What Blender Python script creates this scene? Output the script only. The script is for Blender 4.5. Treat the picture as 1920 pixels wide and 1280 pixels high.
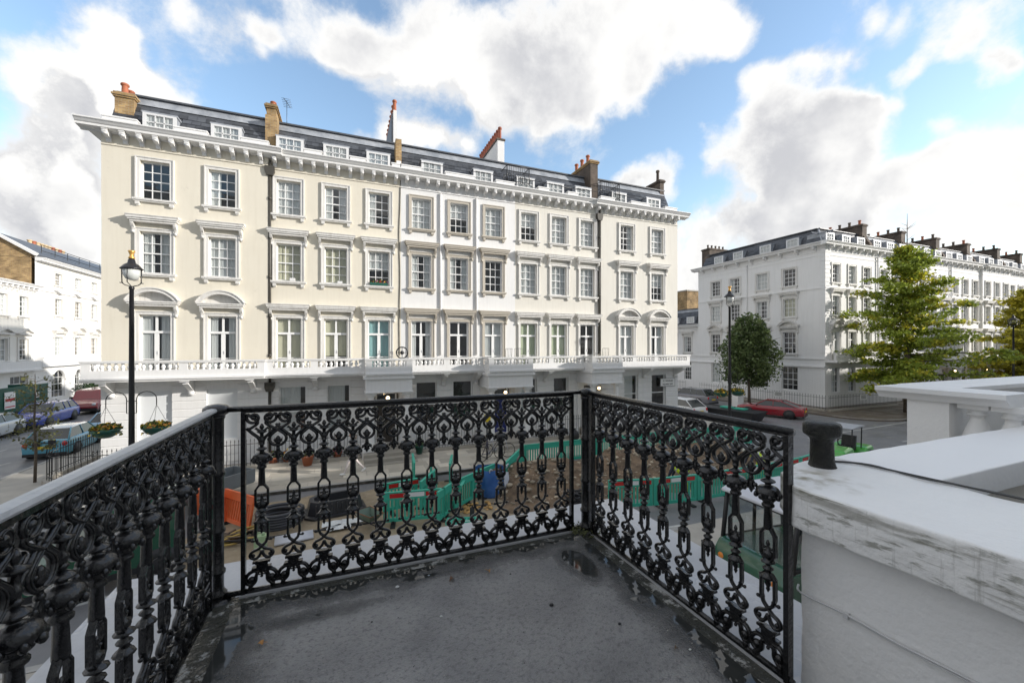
import bpy, bmesh, math, random
from mathutils import Vector, Matrix, noise
random.seed(7)
R=math.radians; PI=math.pi
for o in list(bpy.data.objects): bpy.data.objects.remove(o)
SC=bpy.context.scene
COL=SC.collection
# ---------------------------------------------------------------- camera
cam_d=bpy.data.cameras.new('camera'); cam=bpy.data.objects.new('camera',cam_d); COL.objects.link(cam)
cam.location=(0,0,5.4); cam.rotation_euler=(R(90),0,R(-22.09))
cam_d.sensor_width=36; cam_d.lens=36*764/1920; cam_d.shift_y=8/1920
cam_d.clip_start=0.05; cam_d.clip_end=3000
SC.camera=cam
SC.render.resolution_x=1024; SC.render.resolution_y=682
# ---------------------------------------------------------------- light
SUN_EL=16.5; SUN_H=Vector((.876,-.483,0)).normalized()
sun_dir=Vector((SUN_H.x*math.cos(R(SUN_EL)),SUN_H.y*math.cos(R(SUN_EL)),math.sin(R(SUN_EL))))
sd=bpy.data.lights.new('sun','SUN'); sd.energy=2.0; sd.angle=R(.5); sd.color=(1,.95,.88)
so=bpy.data.objects.new('sun',sd); COL.objects.link(so)
so.rotation_euler=sun_dir.to_track_quat('Z','Y').to_euler()
SC.view_settings.view_transform='Standard'; SC.view_settings.look='None'
SC.view_settings.exposure=1.42; SC.view_settings.gamma=1
try: SC.view_settings.use_curve_mapping=False
except Exception: pass
# ---------------------------------------------------------------- world: sky with cumulus
W=bpy.data.worlds.new('World'); SC.world=W; W.use_nodes=True
nt=W.node_tree; nt.nodes.clear()
def N(t,tree=None,**k):
    n=(tree or nt).nodes.new(t)
    for a,b in k.items(): setattr(n,a,b)
    return n
_s,_c=math.sin(R(22.09)),math.cos(R(22.09))
def sky_dir(px,py):
    r=(px-960)/764
    return Vector((_s+_c*r,_c-_s*r,(648-py)/764)).normalized()
BL=[(60,150,130,1),(190,120,100,1),(250,115,60,.9),(110,260,150,1),(255,235,60,.9),(345,190,50,.7),(300,190,60,.8),(40,340,110,1),(120,350,70,.8),(60,430,70,.8),
 (500,35,45,.6),(350,20,50,.35),(570,10,60,.4),(505,92,24,.4),
 (660,80,85,.9),(740,110,110,1),(860,60,150,1),(1000,100,160,1),(1150,60,150,1),(1300,40,110,1),(1080,200,80,.9),(1190,150,90,.9),(900,190,70,.7),(1370,50,60,.9),(1010,250,45,.6),
 (730,252,60,.9),(800,265,60,.95),(870,290,50,.8),(660,250,30,.5),(930,215,60,.6),
 (1230,330,60,.9),(1180,330,30,.7),(1410,150,60,.8),(1500,115,60,.9),(1580,110,50,.8),(1440,210,80,.9),(1560,210,80,.9),(1630,205,50,.9),(1710,180,30,.7),(1660,190,30,.7),(1360,290,80,.9),(1480,300,110,1),(1590,260,90,1),(1640,310,60,.9),(1320,250,40,.5),
 (1880,270,80,1),(1790,300,60,1),(1740,340,70,1),(1890,360,110,1),(1690,360,60,.8),(1800,230,40,.6),
 (1710,40,60,.7),(1800,50,80,.9),(1880,60,70,.9),(1730,115,45,.8),(1920,95,40,.7),(1640,20,40,.5),
 (1320,420,70,.8),(1440,400,90,1),(1560,390,80,.9),(1640,400,50,.6),(1850,420,80,.8),(1290,520,60,.8),(1350,480,60,.6),(1760,430,60,.6),(1590,420,40,.7),
 (130,470,60,.7),(20,520,60,.5)]
g=bpy.data.node_groups.new('cloud_density','ShaderNodeTree')
g.interface.new_socket('Vector',in_out='INPUT',socket_type='NodeSocketVector')
g.interface.new_socket('Density',in_out='OUTPUT',socket_type='NodeSocketFloat')
gi=N('NodeGroupInput',g); go=N('NodeGroupOutput',g)
nz=N('ShaderNodeTexNoise',g); nz.inputs['Scale'].default_value=4.2; nz.inputs['Detail'].default_value=12; nz.inputs['Roughness'].default_value=.64; nz.inputs['Distortion'].default_value=.15
g.links.new(gi.outputs[0],nz.inputs['Vector'])
wz=N('ShaderNodeTexNoise',g); wz.inputs['Scale'].default_value=6; wz.inputs['Detail'].default_value=7
g.links.new(gi.outputs[0],wz.inputs['Vector'])
ws=N('ShaderNodeVectorMath',g,operation='SUBTRACT'); g.links.new(wz.outputs['Color'],ws.inputs[0]); ws.inputs[1].default_value=(.5,.5,.5)
wm=N('ShaderNodeVectorMath',g,operation='SCALE'); g.links.new(ws.outputs[0],wm.inputs[0]); wm.inputs['Scale'].default_value=.16
wa=N('ShaderNodeVectorMath',g,operation='ADD'); g.links.new(gi.outputs[0],wa.inputs[0]); g.links.new(wm.outputs[0],wa.inputs[1])
acc=None
for px,py,rr,wt in BL:
    d0=sky_dir(px,py); d1=sky_dir(px+rr,py); d2=sky_dir(px,py-rr); rad=((d0-d1).length+(d0-d2).length)/2*1.25
    dn=N('ShaderNodeVectorMath',g,operation='DISTANCE'); g.links.new(wa.outputs[0],dn.inputs[0]); dn.inputs[1].default_value=d0
    mr=N('ShaderNodeMapRange',g); mr.interpolation_type='SMOOTHSTEP'; mr.inputs['From Min'].default_value=rad; mr.inputs['From Max'].default_value=0; mr.inputs['To Min'].default_value=0; mr.inputs['To Max'].default_value=wt
    g.links.new(dn.outputs['Value'],mr.inputs['Value'])
    if acc is None: acc=mr.outputs[0]
    else:
        ad=N('ShaderNodeMath',g,operation='ADD'); g.links.new(acc,ad.inputs[0]); g.links.new(mr.outputs[0],ad.inputs[1]); acc=ad.outputs[0]
mn=N('ShaderNodeMath',g,operation='MINIMUM'); g.links.new(acc,mn.inputs[0]); mn.inputs[1].default_value=1.15
# beyond the part of the sky listed above broken cumulus goes on, thickened to add fill light
lo=N('ShaderNodeTexNoise',g); lo.inputs['Scale'].default_value=2.1; lo.inputs['Detail'].default_value=2; g.links.new(gi.outputs[0],lo.inputs['Vector'])
lm=N('ShaderNodeMapRange',g); lm.inputs['From Min'].default_value=.34; lm.inputs['From Max'].default_value=.52; lm.inputs['To Max'].default_value=.95; g.links.new(lo.outputs[0],lm.inputs['Value'])
dt=N('ShaderNodeVectorMath',g,operation='DOT_PRODUCT'); g.links.new(gi.outputs[0],dt.inputs[0]); dt.inputs[1].default_value=(_s,_c,0)
dm=N('ShaderNodeMapRange',g); dm.inputs['From Min'].default_value=.58; dm.inputs['From Max'].default_value=.45; g.links.new(dt.outputs['Value'],dm.inputs['Value'])
ml=N('ShaderNodeMath',g,operation='MULTIPLY'); g.links.new(lm.outputs[0],ml.inputs[0]); g.links.new(dm.outputs[0],ml.inputs[1])
mx=N('ShaderNodeMath',g,operation='MAXIMUM'); g.links.new(mn.outputs[0],mx.inputs[0]); g.links.new(ml.outputs[0],mx.inputs[1])
nm=N('ShaderNodeMath',g,operation='MULTIPLY_ADD'); g.links.new(nz.outputs[0],nm.inputs[0]); nm.inputs[1].default_value=2.8; nm.inputs[2].default_value=-1.68
sx_=N('ShaderNodeSeparateXYZ',g); g.links.new(gi.outputs[0],sx_.inputs[0])
lowm=N('ShaderNodeMapRange',g); lowm.inputs['From Min'].default_value=.30; lowm.inputs['From Max'].default_value=.02; lowm.inputs['To Max'].default_value=.65; g.links.new(sx_.outputs[2],lowm.inputs['Value'])
l2=N('ShaderNodeMath',g,operation='ADD'); g.links.new(mx.outputs[0],l2.inputs[0]); g.links.new(lowm.outputs[0],l2.inputs[1])
l3=N('ShaderNodeMath',g,operation='MINIMUM'); g.links.new(l2.outputs[0],l3.inputs[0]); l3.inputs[1].default_value=1.2
sm=N('ShaderNodeMath',g,operation='ADD'); g.links.new(nm.outputs[0],sm.inputs[0]); g.links.new(l3.outputs[0],sm.inputs[1])
g.links.new(sm.outputs[0],go.inputs[0])
tc=N('ShaderNodeTexCoord')
A=N('ShaderNodeGroup'); A.node_tree=g; nt.links.new(tc.outputs['Generated'],A.inputs[0])
of=N('ShaderNodeVectorMath',operation='ADD'); nt.links.new(tc.outputs['Generated'],of.inputs[0]); of.inputs[1].default_value=Vector((.055,-.015,.09))
B=N('ShaderNodeGroup'); B.node_tree=g; nt.links.new(of.outputs[0],B.inputs[0])
al=N('ShaderNodeMapRange'); al.interpolation_type='SMOOTHSTEP'; al.inputs['From Min'].default_value=-.22; al.inputs['From Max'].default_value=.50; nt.links.new(A.outputs[0],al.inputs['Value'])
df=N('ShaderNodeMath',operation='SUBTRACT'); nt.links.new(A.outputs[0],df.inputs[0]); nt.links.new(B.outputs[0],df.inputs[1])
sh=N('ShaderNodeMapRange'); sh.interpolation_type='SMOOTHSTEP'; sh.inputs['From Min'].default_value=-.42; sh.inputs['From Max'].default_value=.30; nt.links.new(df.outputs[0],sh.inputs['Value'])
thk=N('ShaderNodeMapRange'); thk.inputs['From Min'].default_value=.3; thk.inputs['From Max'].default_value=1.1; thk.inputs['To Min'].default_value=1; thk.inputs['To Max'].default_value=.0; nt.links.new(A.outputs[0],thk.inputs['Value'])
mu=N('ShaderNodeMath',operation='MAXIMUM'); nt.links.new(sh.outputs[0],mu.inputs[0]); 
mu2=N('ShaderNodeMath',operation='MULTIPLY'); nt.links.new(thk.outputs[0],mu2.inputs[0]); mu2.inputs[1].default_value=.75; nt.links.new(mu2.outputs[0],mu.inputs[1])
gn=N('ShaderNodeTexNoise'); gn.inputs['Scale'].default_value=3.1; gn.inputs['Detail'].default_value=6; gn.inputs['Roughness'].default_value=.55; gm=N('ShaderNodeMapping'); gm.inputs['Location'].default_value=(3.3,1.2,.4); nt.links.new(tc.outputs['Generated'],gm.inputs[0]); nt.links.new(gm.outputs[0],gn.inputs['Vector'])
gr_=N('ShaderNodeMapRange'); gr_.interpolation_type='SMOOTHSTEP'; gr_.inputs['From Min'].default_value=.38; gr_.inputs['From Max'].default_value=.60; gr_.inputs['To Min'].default_value=.18; gr_.inputs['To Max'].default_value=1.0; nt.links.new(gn.outputs[0],gr_.inputs['Value'])
tk=N('ShaderNodeMapRange'); tk.interpolation_type='SMOOTHSTEP'; tk.inputs['From Min'].default_value=.25; tk.inputs['From Max'].default_value=.95; nt.links.new(A.outputs[0],tk.inputs['Value'])
gx=N('ShaderNodeMix'); gx.inputs['A'].default_value=1.0; nt.links.new(tk.outputs[0],gx.inputs['Factor']); nt.links.new(gr_.outputs[0],gx.inputs['B'])
mz_=N('ShaderNodeMath',operation='MULTIPLY'); nt.links.new(mu.outputs[0],mz_.inputs[0]); nt.links.new(gx.outputs[0],mz_.inputs[1])
cc=N('ShaderNodeMix',data_type='RGBA'); cc.inputs['A'].default_value=(.205,.209,.226,1); cc.inputs['B'].default_value=(.395,.392,.385,1); nt.links.new(mz_.outputs[0],cc.inputs['Factor'])
sky=N('ShaderNodeTexSky',sky_type='NISHITA'); sky.sun_disc=False; sky.sun_elevation=R(SUN_EL); sky.sun_rotation=math.atan2(SUN_H.x,SUN_H.y); sky.air_density=1.1; sky.dust_density=.5; sky.ozone_density=1.3
hs=N('ShaderNodeHueSaturation'); hs.inputs['Saturation'].default_value=1.0; hs.inputs['Value'].default_value=.76; nt.links.new(sky.outputs[0],hs.inputs['Color'])
b1=N('ShaderNodeBackground'); b1.inputs['Strength'].default_value=.15; nt.links.new(hs.outputs[0],b1.inputs['Color'])
b2=N('ShaderNodeBackground'); nt.links.new(cc.outputs['Result'],b2.inputs['Color']); b2.inputs['Strength'].default_value=1
# thin high veil whitens the lower sky
mixs=N('ShaderNodeMixShader'); nt.links.new(al.outputs[0],mixs.inputs[0]); nt.links.new(b1.outputs[0],mixs.inputs[1]); nt.links.new(b2.outputs[0],mixs.inputs[2])
wo=N('ShaderNodeOutputWorld'); nt.links.new(mixs.outputs[0],wo.inputs[0])
# ---------------------------------------------------------------- materials
MAT={}
def M(name,col,rough=.6,var=None,bump=None,metal=0,spec=.5,isl=0,dirt=None,coat=0,sc3=None,streak=None):
    """var=(scale,amount[,colour2]); bump=(scale,strength); isl=per-island variation; dirt=(colour,scale,lo,hi)"""
    if name in MAT: return MAT[name]
    m=bpy.data.materials.new(name); m.use_nodes=True; t=m.node_tree; b=t.nodes['Principled BSDF']
    b.inputs['Roughness'].default_value=rough; b.inputs['Metallic'].default_value=metal
    b.inputs['Specular IOR Level'].default_value=spec; b.inputs['Coat Weight'].default_value=coat
    tc=t.nodes.new('ShaderNodeTexCoord'); src=tc.outputs['Object']
    geo=t.nodes.new('ShaderNodeNewGeometry'); src=geo.outputs['Position']
    if sc3:
        mp=t.nodes.new('ShaderNodeMapping'); mp.inputs['Scale'].default_value=sc3; t.links.new(src,mp.inputs[0]); src=mp.outputs[0]
    rgb=t.nodes.new('ShaderNodeRGB'); rgb.outputs[0].default_value=(*col,1); cur=rgb.outputs[0]
    if var:
        nz=t.nodes.new('ShaderNodeTexNoise'); nz.inputs['Scale'].default_value=var[0]; nz.inputs['Detail'].default_value=6; nz.inputs['Roughness'].default_value=.62
        t.links.new(src,nz.inputs['Vector'])
        mr=t.nodes.new('ShaderNodeMapRange'); mr.inputs['From Min'].default_value=.35; mr.inputs['From Max'].default_value=.65; mr.inputs['To Max'].default_value=var[1]
        t.links.new(nz.outputs[0],mr.inputs['Value'])
        mx=t.nodes.new('ShaderNodeMix'); mx.data_type='RGBA'; t.links.new(mr.outputs[0],mx.inputs['Factor']); t.links.new(cur,mx.inputs['A'])
        mx.inputs['B'].default_value=(*(var[2] if len(var)>2 else tuple(c*.45 for c in col)),1); cur=mx.outputs['Result']
    if dirt:
        nz=t.nodes.new('ShaderNodeTexNoise'); nz.inputs['Scale'].default_value=dirt[1]; nz.inputs['Detail'].default_value=8; nz.inputs['Roughness'].default_value=.7
        t.links.new(src,nz.inputs['Vector'])
        mr=t.nodes.new('ShaderNodeMapRange'); mr.inputs['From Min'].default_value=dirt[2]; mr.inputs['From Max'].default_value=dirt[3]
        t.links.new(nz.outputs[0],mr.inputs['Value'])
        mx=t.nodes.new('ShaderNodeMix'); mx.data_type='RGBA'; t.links.new(mr.outputs[0],mx.inputs['Factor']); t.links.new(cur,mx.inputs['A'])
        mx.inputs['B'].default_value=(*dirt[0],1); cur=mx.outputs['Result']
    if streak:
        mp=t.nodes.new('ShaderNodeMapping'); mp.inputs['Scale'].default_value=(5,5,.35); t.links.new(geo.outputs['Position'],mp.inputs[0])
        nz=t.nodes.new('ShaderNodeTexNoise'); nz.inputs['Scale'].default_value=1.5; nz.inputs['Detail'].default_value=7; nz.inputs['Roughness'].default_value=.65; t.links.new(mp.outputs[0],nz.inputs['Vector'])
        mr=t.nodes.new('ShaderNodeMapRange'); mr.inputs['From Min'].default_value=.48; mr.inputs['From Max'].default_value=.78; mr.inputs['To Max'].default_value=streak[1]; t.links.new(nz.outputs[0],mr.inputs['Value'])
        mx=t.nodes.new('ShaderNodeMix'); mx.data_type='RGBA'; t.links.new(mr.outputs[0],mx.inputs['Factor']); t.links.new(cur,mx.inputs['A']); mx.inputs['B'].default_value=(*streak[0],1); cur=mx.outputs['Result']
    if isl:
        mr=t.nodes.new('ShaderNodeMapRange'); mr.inputs['To Min'].default_value=1-isl; mr.inputs['To Max'].default_value=1+isl
        t.links.new(geo.outputs['Random Per Island'],mr.inputs['Value'])
        hv=t.nodes.new('ShaderNodeHueSaturation'); t.links.new(mr.outputs[0],hv.inputs['Value']); t.links.new(cur,hv.inputs['Color']); cur=hv.outputs[0]
    t.links.new(cur,b.inputs['Base Color'])
    if bump:
        nb=t.nodes.new('ShaderNodeTexNoise'); nb.inputs['Scale'].default_value=bump[0]; nb.inputs['Detail'].default_value=8
        t.links.new(src,nb.inputs['Vector'])
        bp=t.nodes.new('ShaderNodeBump'); bp.inputs['Strength'].default_value=bump[1]; bp.inputs['Distance'].default_value=.02
        t.links.new(nb.outputs[0],bp.inputs['Height']); t.links.new(bp.outputs[0],b.inputs['Normal'])
    MAT[name]=m; return m
def rand_obj(m,amt,sat=0):
    """each object carrying this material gets its own brightness"""
    t=m.node_tree; b=t.nodes['Principled BSDF']; l=b.inputs['Base Color'].links[0]; s=l.from_socket
    oi=t.nodes.new('ShaderNodeObjectInfo'); mr=t.nodes.new('ShaderNodeMapRange'); mr.inputs['To Min'].default_value=1-amt; mr.inputs['To Max'].default_value=1+amt
    t.links.new(oi.outputs['Random'],mr.inputs['Value'])
    hv=t.nodes.new('ShaderNodeHueSaturation'); t.links.new(mr.outputs[0],hv.inputs['Value']); t.links.new(s,hv.inputs['Color']); t.links.new(hv.outputs[0],b.inputs['Base Color']); return m
def wetness(m,scale,dry,wet,lo=.45,hi=.6,sc=(1,1,1)):
    t=m.node_tree; b=t.nodes['Principled BSDF']; geo=[n for n in t.nodes if n.type=='NEW_GEOMETRY'][0]
    mp=t.nodes.new('ShaderNodeMapping'); mp.inputs['Scale'].default_value=sc; t.links.new(geo.outputs['Position'],mp.inputs[0])
    nz=t.nodes.new('ShaderNodeTexNoise'); nz.inputs['Scale'].default_value=scale; nz.inputs['Detail'].default_value=5; t.links.new(mp.outputs[0],nz.inputs['Vector'])
    mr=t.nodes.new('ShaderNodeMapRange'); mr.inputs['From Min'].default_value=lo; mr.inputs['From Max'].default_value=hi; mr.inputs['To Min'].default_value=dry; mr.inputs['To Max'].default_value=wet
    t.links.new(nz.outputs[0],mr.inputs['Value']); t.links.new(mr.outputs[0],b.inputs['Roughness']); return m
cream=M('cream_stucco',(.71,.665,.56),.75,(.9,.22,(.63,.57,.47)),(60,.12),streak=((.55,.50,.40),.28),dirt=((.5,.46,.38),2.5,.62,.9))
creamp=M('pale_cream_stucco',(.70,.675,.61),.75,(.9,.2,(.63,.59,.51)),(60,.12),streak=((.52,.48,.42),.35))
white=M('white_stucco',(.76,.755,.745),.7,(1.1,.2,(.67,.66,.64)),(60,.1),streak=((.50,.49,.46),.24),dirt=((.55,.54,.52),3,.62,.9))
whitet=M('white_trim',(.72,.705,.675),.6,(3,.25,(.58,.56,.52)),streak=((.36,.34,.3),.55))
tan=M('stone_coloured_trim',(.50,.455,.385),.6,(3,.2,(.42,.39,.33)))
sashw=M('sash_white_paint',(.8,.8,.79),.4)
lead=M('roof_lead',(.23,.25,.28),.5,(2,.6,(.5,.52,.55)))
slate=M('roof_slate',(.055,.06,.072),.45,(3,.4,(.1,.11,.12)),isl=.45)
leaddk=M('dark_lead',(.06,.065,.075),.5,(3,.4,(.14,.15,.17)))
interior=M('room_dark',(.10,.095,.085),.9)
cur_w=M('net_curtain',(.62,.62,.6),.9)
cur_y=M('blind_yellow',(.55,.52,.38),.9)
cur_g=M('blind_green',(.46,.5,.34),.9)
cur_t=M('blind_turquoise',(.25,.42,.42),.9)
ironb=M('black_iron',(.012,.012,.014),.32,bump=(90,.15))
pipeb=M('dark_pipe',(.06,.055,.045),.5)
def brickmat(name,c1,c2,mortar,scale=1.0):
    m=M(name,c1,.85); t=m.node_tree; b=t.nodes['Principled BSDF']
    geo=t.nodes.new('ShaderNodeNewGeometry'); sp=t.nodes.new('ShaderNodeSeparateXYZ'); t.links.new(geo.outputs['Position'],sp.inputs[0])
    ad=t.nodes.new('ShaderNodeMath'); t.links.new(sp.outputs[0],ad.inputs[0]); t.links.new(sp.outputs[1],ad.inputs[1])
    cb=t.nodes.new('ShaderNodeCombineXYZ'); t.links.new(ad.outputs[0],cb.inputs[0]); t.links.new(sp.outputs[2],cb.inputs[1])
    br=t.nodes.new('ShaderNodeTexBrick'); br.inputs['Scale'].default_value=1/.225/scale*1.0; br.inputs['Brick Width'].default_value=1; br.inputs['Row Height'].default_value=.34
    br.inputs['Mortar Size'].default_value=.03; br.inputs['Color1'].default_value=(*c1,1); br.inputs['Color2'].default_value=(*c2,1); br.inputs['Mortar'].default_value=(*mortar,1)
    t.links.new(cb.outputs[0],br.inputs['Vector'])
    nz=t.nodes.new('ShaderNodeTexNoise'); nz.inputs['Scale'].default_value=1.7; nz.inputs['Detail'].default_value=7; t.links.new(geo.outputs['Position'],nz.inputs['Vector'])
    mx=t.nodes.new('ShaderNodeMix'); mx.data_type='RGBA'; mx.blend_type='MULTIPLY'; mx.inputs['Factor'].default_value=.7; t.links.new(br.outputs['Color'],mx.inputs['A'])
    cr=t.nodes.new('ShaderNodeMapRange'); cr.inputs['From Min'].default_value=.3; cr.inputs['From Max'].default_value=.7; cr.inputs['To Min'].default_value=.35; cr.inputs['To Max'].default_value=1.5; t.links.new(nz.outputs[0],cr.inputs['Value'])
    t.links.new(cr.outputs[0],mx.inputs['B']); t.links.new(mx.outputs['Result'],b.inputs['Base Color']); return m
brick=brickmat('stock_brick',(.42,.28,.12),(.26,.16,.07),(.34,.28,.2))
brickd=brickmat('sooty_brick',(.13,.10,.075),(.08,.06,.05),(.12,.1,.08))
terra=M('terracotta',(.42,.13,.06),.7,(6,.4,(.25,.1,.06)))
terrac=M('buff_pot',(.55,.42,.25),.7)
glass=bpy.data.materials.new('window_glass'); glass.use_nodes=True
t=glass.node_tree; t.nodes.clear()
tr=t.nodes.new('ShaderNodeBsdfTransparent'); tr.inputs[0].default_value=(.9,.93,.94,1)
gl=t.nodes.new('ShaderNodeBsdfGlossy'); gl.inputs['Roughness'].default_value=.02
oi=t.nodes.new('ShaderNodeObjectInfo')
fr=t.nodes.new('ShaderNodeLayerWeight'); fr.inputs['Blend'].default_value=.5
pw_=t.nodes.new('ShaderNodeMath'); pw_.operation='POWER'; t.links.new(fr.outputs['Facing'],pw_.inputs[0]); pw_.inputs[1].default_value=3
ma=t.nodes.new('ShaderNodeMath'); ma.operation='MULTIPLY_ADD'; t.links.new(pw_.outputs[0],ma.inputs[0]); ma.inputs[1].default_value=.8; ma.inputs[2].default_value=.10
gg=t.nodes.new('ShaderNodeNewGeometry'); nn=t.nodes.new('ShaderNodeTexNoise'); nn.inputs['Scale'].default_value=1.4; t.links.new(gg.outputs['Position'],nn.inputs['Vector'])
bb=t.nodes.new('ShaderNodeBump'); bb.inputs['Strength'].default_value=.25; bb.inputs['Distance'].default_value=.03; t.links.new(nn.outputs[0],bb.inputs['Height']); t.links.new(bb.outputs[0],gl.inputs['Normal'])
ms=t.nodes.new('ShaderNodeMixShader'); t.links.new(ma.outputs[0],ms.inputs[0]); t.links.new(tr.outputs[0],ms.inputs[1]); t.links.new(gl.outputs[0],ms.inputs[2])
ou=t.nodes.new('ShaderNodeOutputMaterial'); t.links.new(ms.outputs[0],ou.inputs[0])
# ---------------------------------------------------------------- mesh helpers
class MB:
    def __init__(s): s.v=[];s.f=[];s.m=[];s.sm=[];s.mi=0
    def add(s,vs,fs,smooth=False,M4=None):
        b=len(s.v)
        s.v+= [tuple(M4@Vector(v)) for v in vs] if M4 is not None else [tuple(v) for v in vs]
        s.f+=[tuple(b+i for i in f) for f in fs]; s.m+=[s.mi]*len(fs); s.sm+=[smooth]*len(fs); return s
    def box(s,x0,x1,y0,y1,z0,z1,M4=None):
        if x0>x1:x0,x1=x1,x0
        if y0>y1:y0,y1=y1,y0
        if z0>z1:z0,z1=z1,z0
        return s.add([(x0,y0,z0),(x1,y0,z0),(x1,y1,z0),(x0,y1,z0),(x0,y0,z1),(x1,y0,z1),(x1,y1,z1),(x0,y1,z1)],
          [(0,3,2,1),(4,5,6,7),(0,1,5,4),(1,2,6,5),(2,3,7,6),(3,0,4,7)],False,M4)
    def prism(s,poly,y0,y1,axis='y',M4=None,smooth=False):
        """poly in (a,b); axis y: (x,z) extruded in y; axis x: (y,z) extruded in x; axis z: (x,y) extruded in z"""
        n=len(poly); 
        def P(a,b,e): return (a,e,b) if axis=='y' else ((e,a,b) if axis=='x' else (a,b,e))
        vs=[P(a,b,y0) for a,b in poly]+[P(a,b,y1) for a,b in poly]
        fs=[tuple(range(n)),tuple(range(2*n-1,n-1,-1))]+[(i,i+n,(i+1)%n+n,(i+1)%n) for i in range(n)]
        return s.add(vs,fs,smooth,M4)
    def lathe(s,prof,n=12,c=(0,0,0),M4=None,smooth=True,sx=1,sy=1,cap=True):
        vs=[];fs=[]
        for r,z in prof:
            for k in range(n):
                a=2*PI*k/n; vs.append((c[0]+r*sx*math.cos(a),c[1]+r*sy*math.sin(a),c[2]+z))
        for i in range(len(prof)-1):
            for k in range(n): fs.append((i*n+k,i*n+(k+1)%n,(i+1)*n+(k+1)%n,(i+1)*n+k))
        if cap: fs.append(tuple(range(n))[::-1]); fs.append(tuple((len(prof)-1)*n+k for k in range(n)))
        return s.add(vs,fs,smooth,M4)
    def ball(s,c,r,n=8,sx=1,sy=1,sz=1):
        return s.lathe([(r*math.sin(PI*i/5) if 0<i<5 else r*.05,-r*sz*math.cos(PI*i/5)) for i in range(6)],n,c,sx=sx,sy=sy)
    def tube(s,pts,r,n=6,flat=1.0,closed=False,ref=(0,1,0),cap=True):
        P=[Vector(p) for p in pts]; m=len(P); rs=r if isinstance(r,(list,tuple)) else [r]*m; vs=[];fs=[]
        for i in range(m):
            if closed: t=P[(i+1)%m]-P[i-1]
            else: t=P[min(i+1,m-1)]-P[max(i-1,0)]
            t.normalize(); rf=Vector(ref)
            if abs(t.dot(rf))>.95: rf=Vector((1,0,0)) if abs(t.x)<.9 else Vector((0,0,1))
            a=t.cross(rf).normalized(); b=t.cross(a).normalized()
            for k in range(n):
                an=2*PI*(k+.5)/n; vs.append(P[i]+a*math.cos(an)*rs[i]+b*math.sin(an)*rs[i]*flat)
        for i in range(m if closed else m-1):
            j=(i+1)%m
            for k in range(n): fs.append((i*n+k,i*n+(k+1)%n,j*n+(k+1)%n,j*n+k))
        if cap and not closed: fs.append(tuple(range(n))); fs.append(tuple((m-1)*n+k for k in range(n)))
        return s.add(vs,fs,True)
    def mesh(s,name,mats):
        me=bpy.data.meshes.new(name); me.from_pydata(s.v,[],s.f)
        for m in (mats if isinstance(mats,(list,tuple)) else [mats]): me.materials.append(m)
        me.polygons.foreach_set('material_index',s.m); me.polygons.foreach_set('use_smooth',s.sm)
        bm=bmesh.new(); bm.from_mesh(me); bmesh.ops.recalc_face_normals(bm,faces=bm.faces); bm.to_mesh(me); bm.free()
        me.update(); return me
def catmull(pts,k=5,closed=False):
    out=[];n=len(pts);P=[Vector(p) for p in pts]
    for i in range(n if closed else n-1):
        a=P[i-1] if (i>0 or closed) else P[0]; b=P[i]; c=P[(i+1)%n]; d=P[(i+2)%n] if (closed or i+2<n) else P[-1]
        for j in range(k):
            t=j/k; out.append(.5*((2*b)+(c-a)*t+(2*a-5*b+4*c-d)*t*t+(3*b-a-3*c+d)*t**3))
    if not closed: out.append(P[-1])
    return out
def ob(name,me,parent=None,loc=(0,0,0),rz=0,mats=None,kind=None):
    if isinstance(me,MB): me=me.mesh(name,mats)
    o=bpy.data.objects.new(name,me); COL.objects.link(o); o.location=loc
    if rz: o.rotation_euler=(0,0,rz)
    if parent is not None: o.parent=parent
    if kind: o['kind']=kind
    return o
def thing(name,label,cat,loc=(0,0,0),rz=0,group=None,me=None):
    o=bpy.data.objects.new(name,me); COL.objects.link(o); o.location=loc; o.rotation_euler=(0,0,rz)
    o['label']=label; o['category']=cat
    if group: o['group']=group
    return o
def tagt(o,label,cat,group=None):
    o['label']=label; o['category']=cat
    if group: o['group']=group
    return o
def copy_tree(o,parent=None):
    c=o.copy(); COL.objects.link(c)
    if parent is not None: c.parent=parent
    for ch in list(o.children): copy_tree(ch,c)
    return c
CACHE={}
def cached(key,fn):
    if key not in CACHE: CACHE[key]=fn()
    return CACHE[key]
def text_mb(txt,size,depth=.004):
    cu=bpy.data.curves.new('lettering','FONT'); cu.body=txt; cu.size=size; cu.extrude=depth; cu.align_x='CENTER'; cu.resolution_u=2
    o=bpy.data.objects.new('lettering',cu); COL.objects.link(o)
    dg=bpy.context.evaluated_depsgraph_get(); me=bpy.data.meshes.new_from_object(o.evaluated_get(dg))
    bpy.data.objects.remove(o); bpy.data.curves.remove(cu); return me
# ================================================================ windows
BAR=.032
def sash_mesh(w,h,nx,ny,open_top=0,meet=.5):
    """timber box frame, two sashes with glazing bars; origin at opening's bottom centre, y=0 is the wall face"""
    m=MB(); y=.13; f=.055; hw=w/2
    m.box(-hw,-hw+f,y,y+.08,0,h); m.box(hw-f,hw,y,y+.08,0,h); m.box(-hw+f,hw-f,y,y+.08,h-f,h); m.box(-hw+f,hw-f,y-.02,y+.08,0,f*1.3)
    zm=h*meet
    m.box(-hw+f,hw-f,y+.012,y+.072,zm-.025,zm+.025)
    iw=w-2*f
    for i in range(1,nx):
        x=-hw+f+iw*i/nx; m.box(x-BAR/2,x+BAR/2,y+.02,y+.05,f,h-f)
    for half,(a,b) in enumerate(((f*1.3,zm-.025),(zm+.025,h-f))):
        for j in range(1,ny):
            z=a+(b-a)*j/ny; m.box(-hw+f,hw-f,y+.022,y+.048,z-BAR/2,z+BAR/2)
    return m.mesh('sash_frame',sashw)
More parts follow.
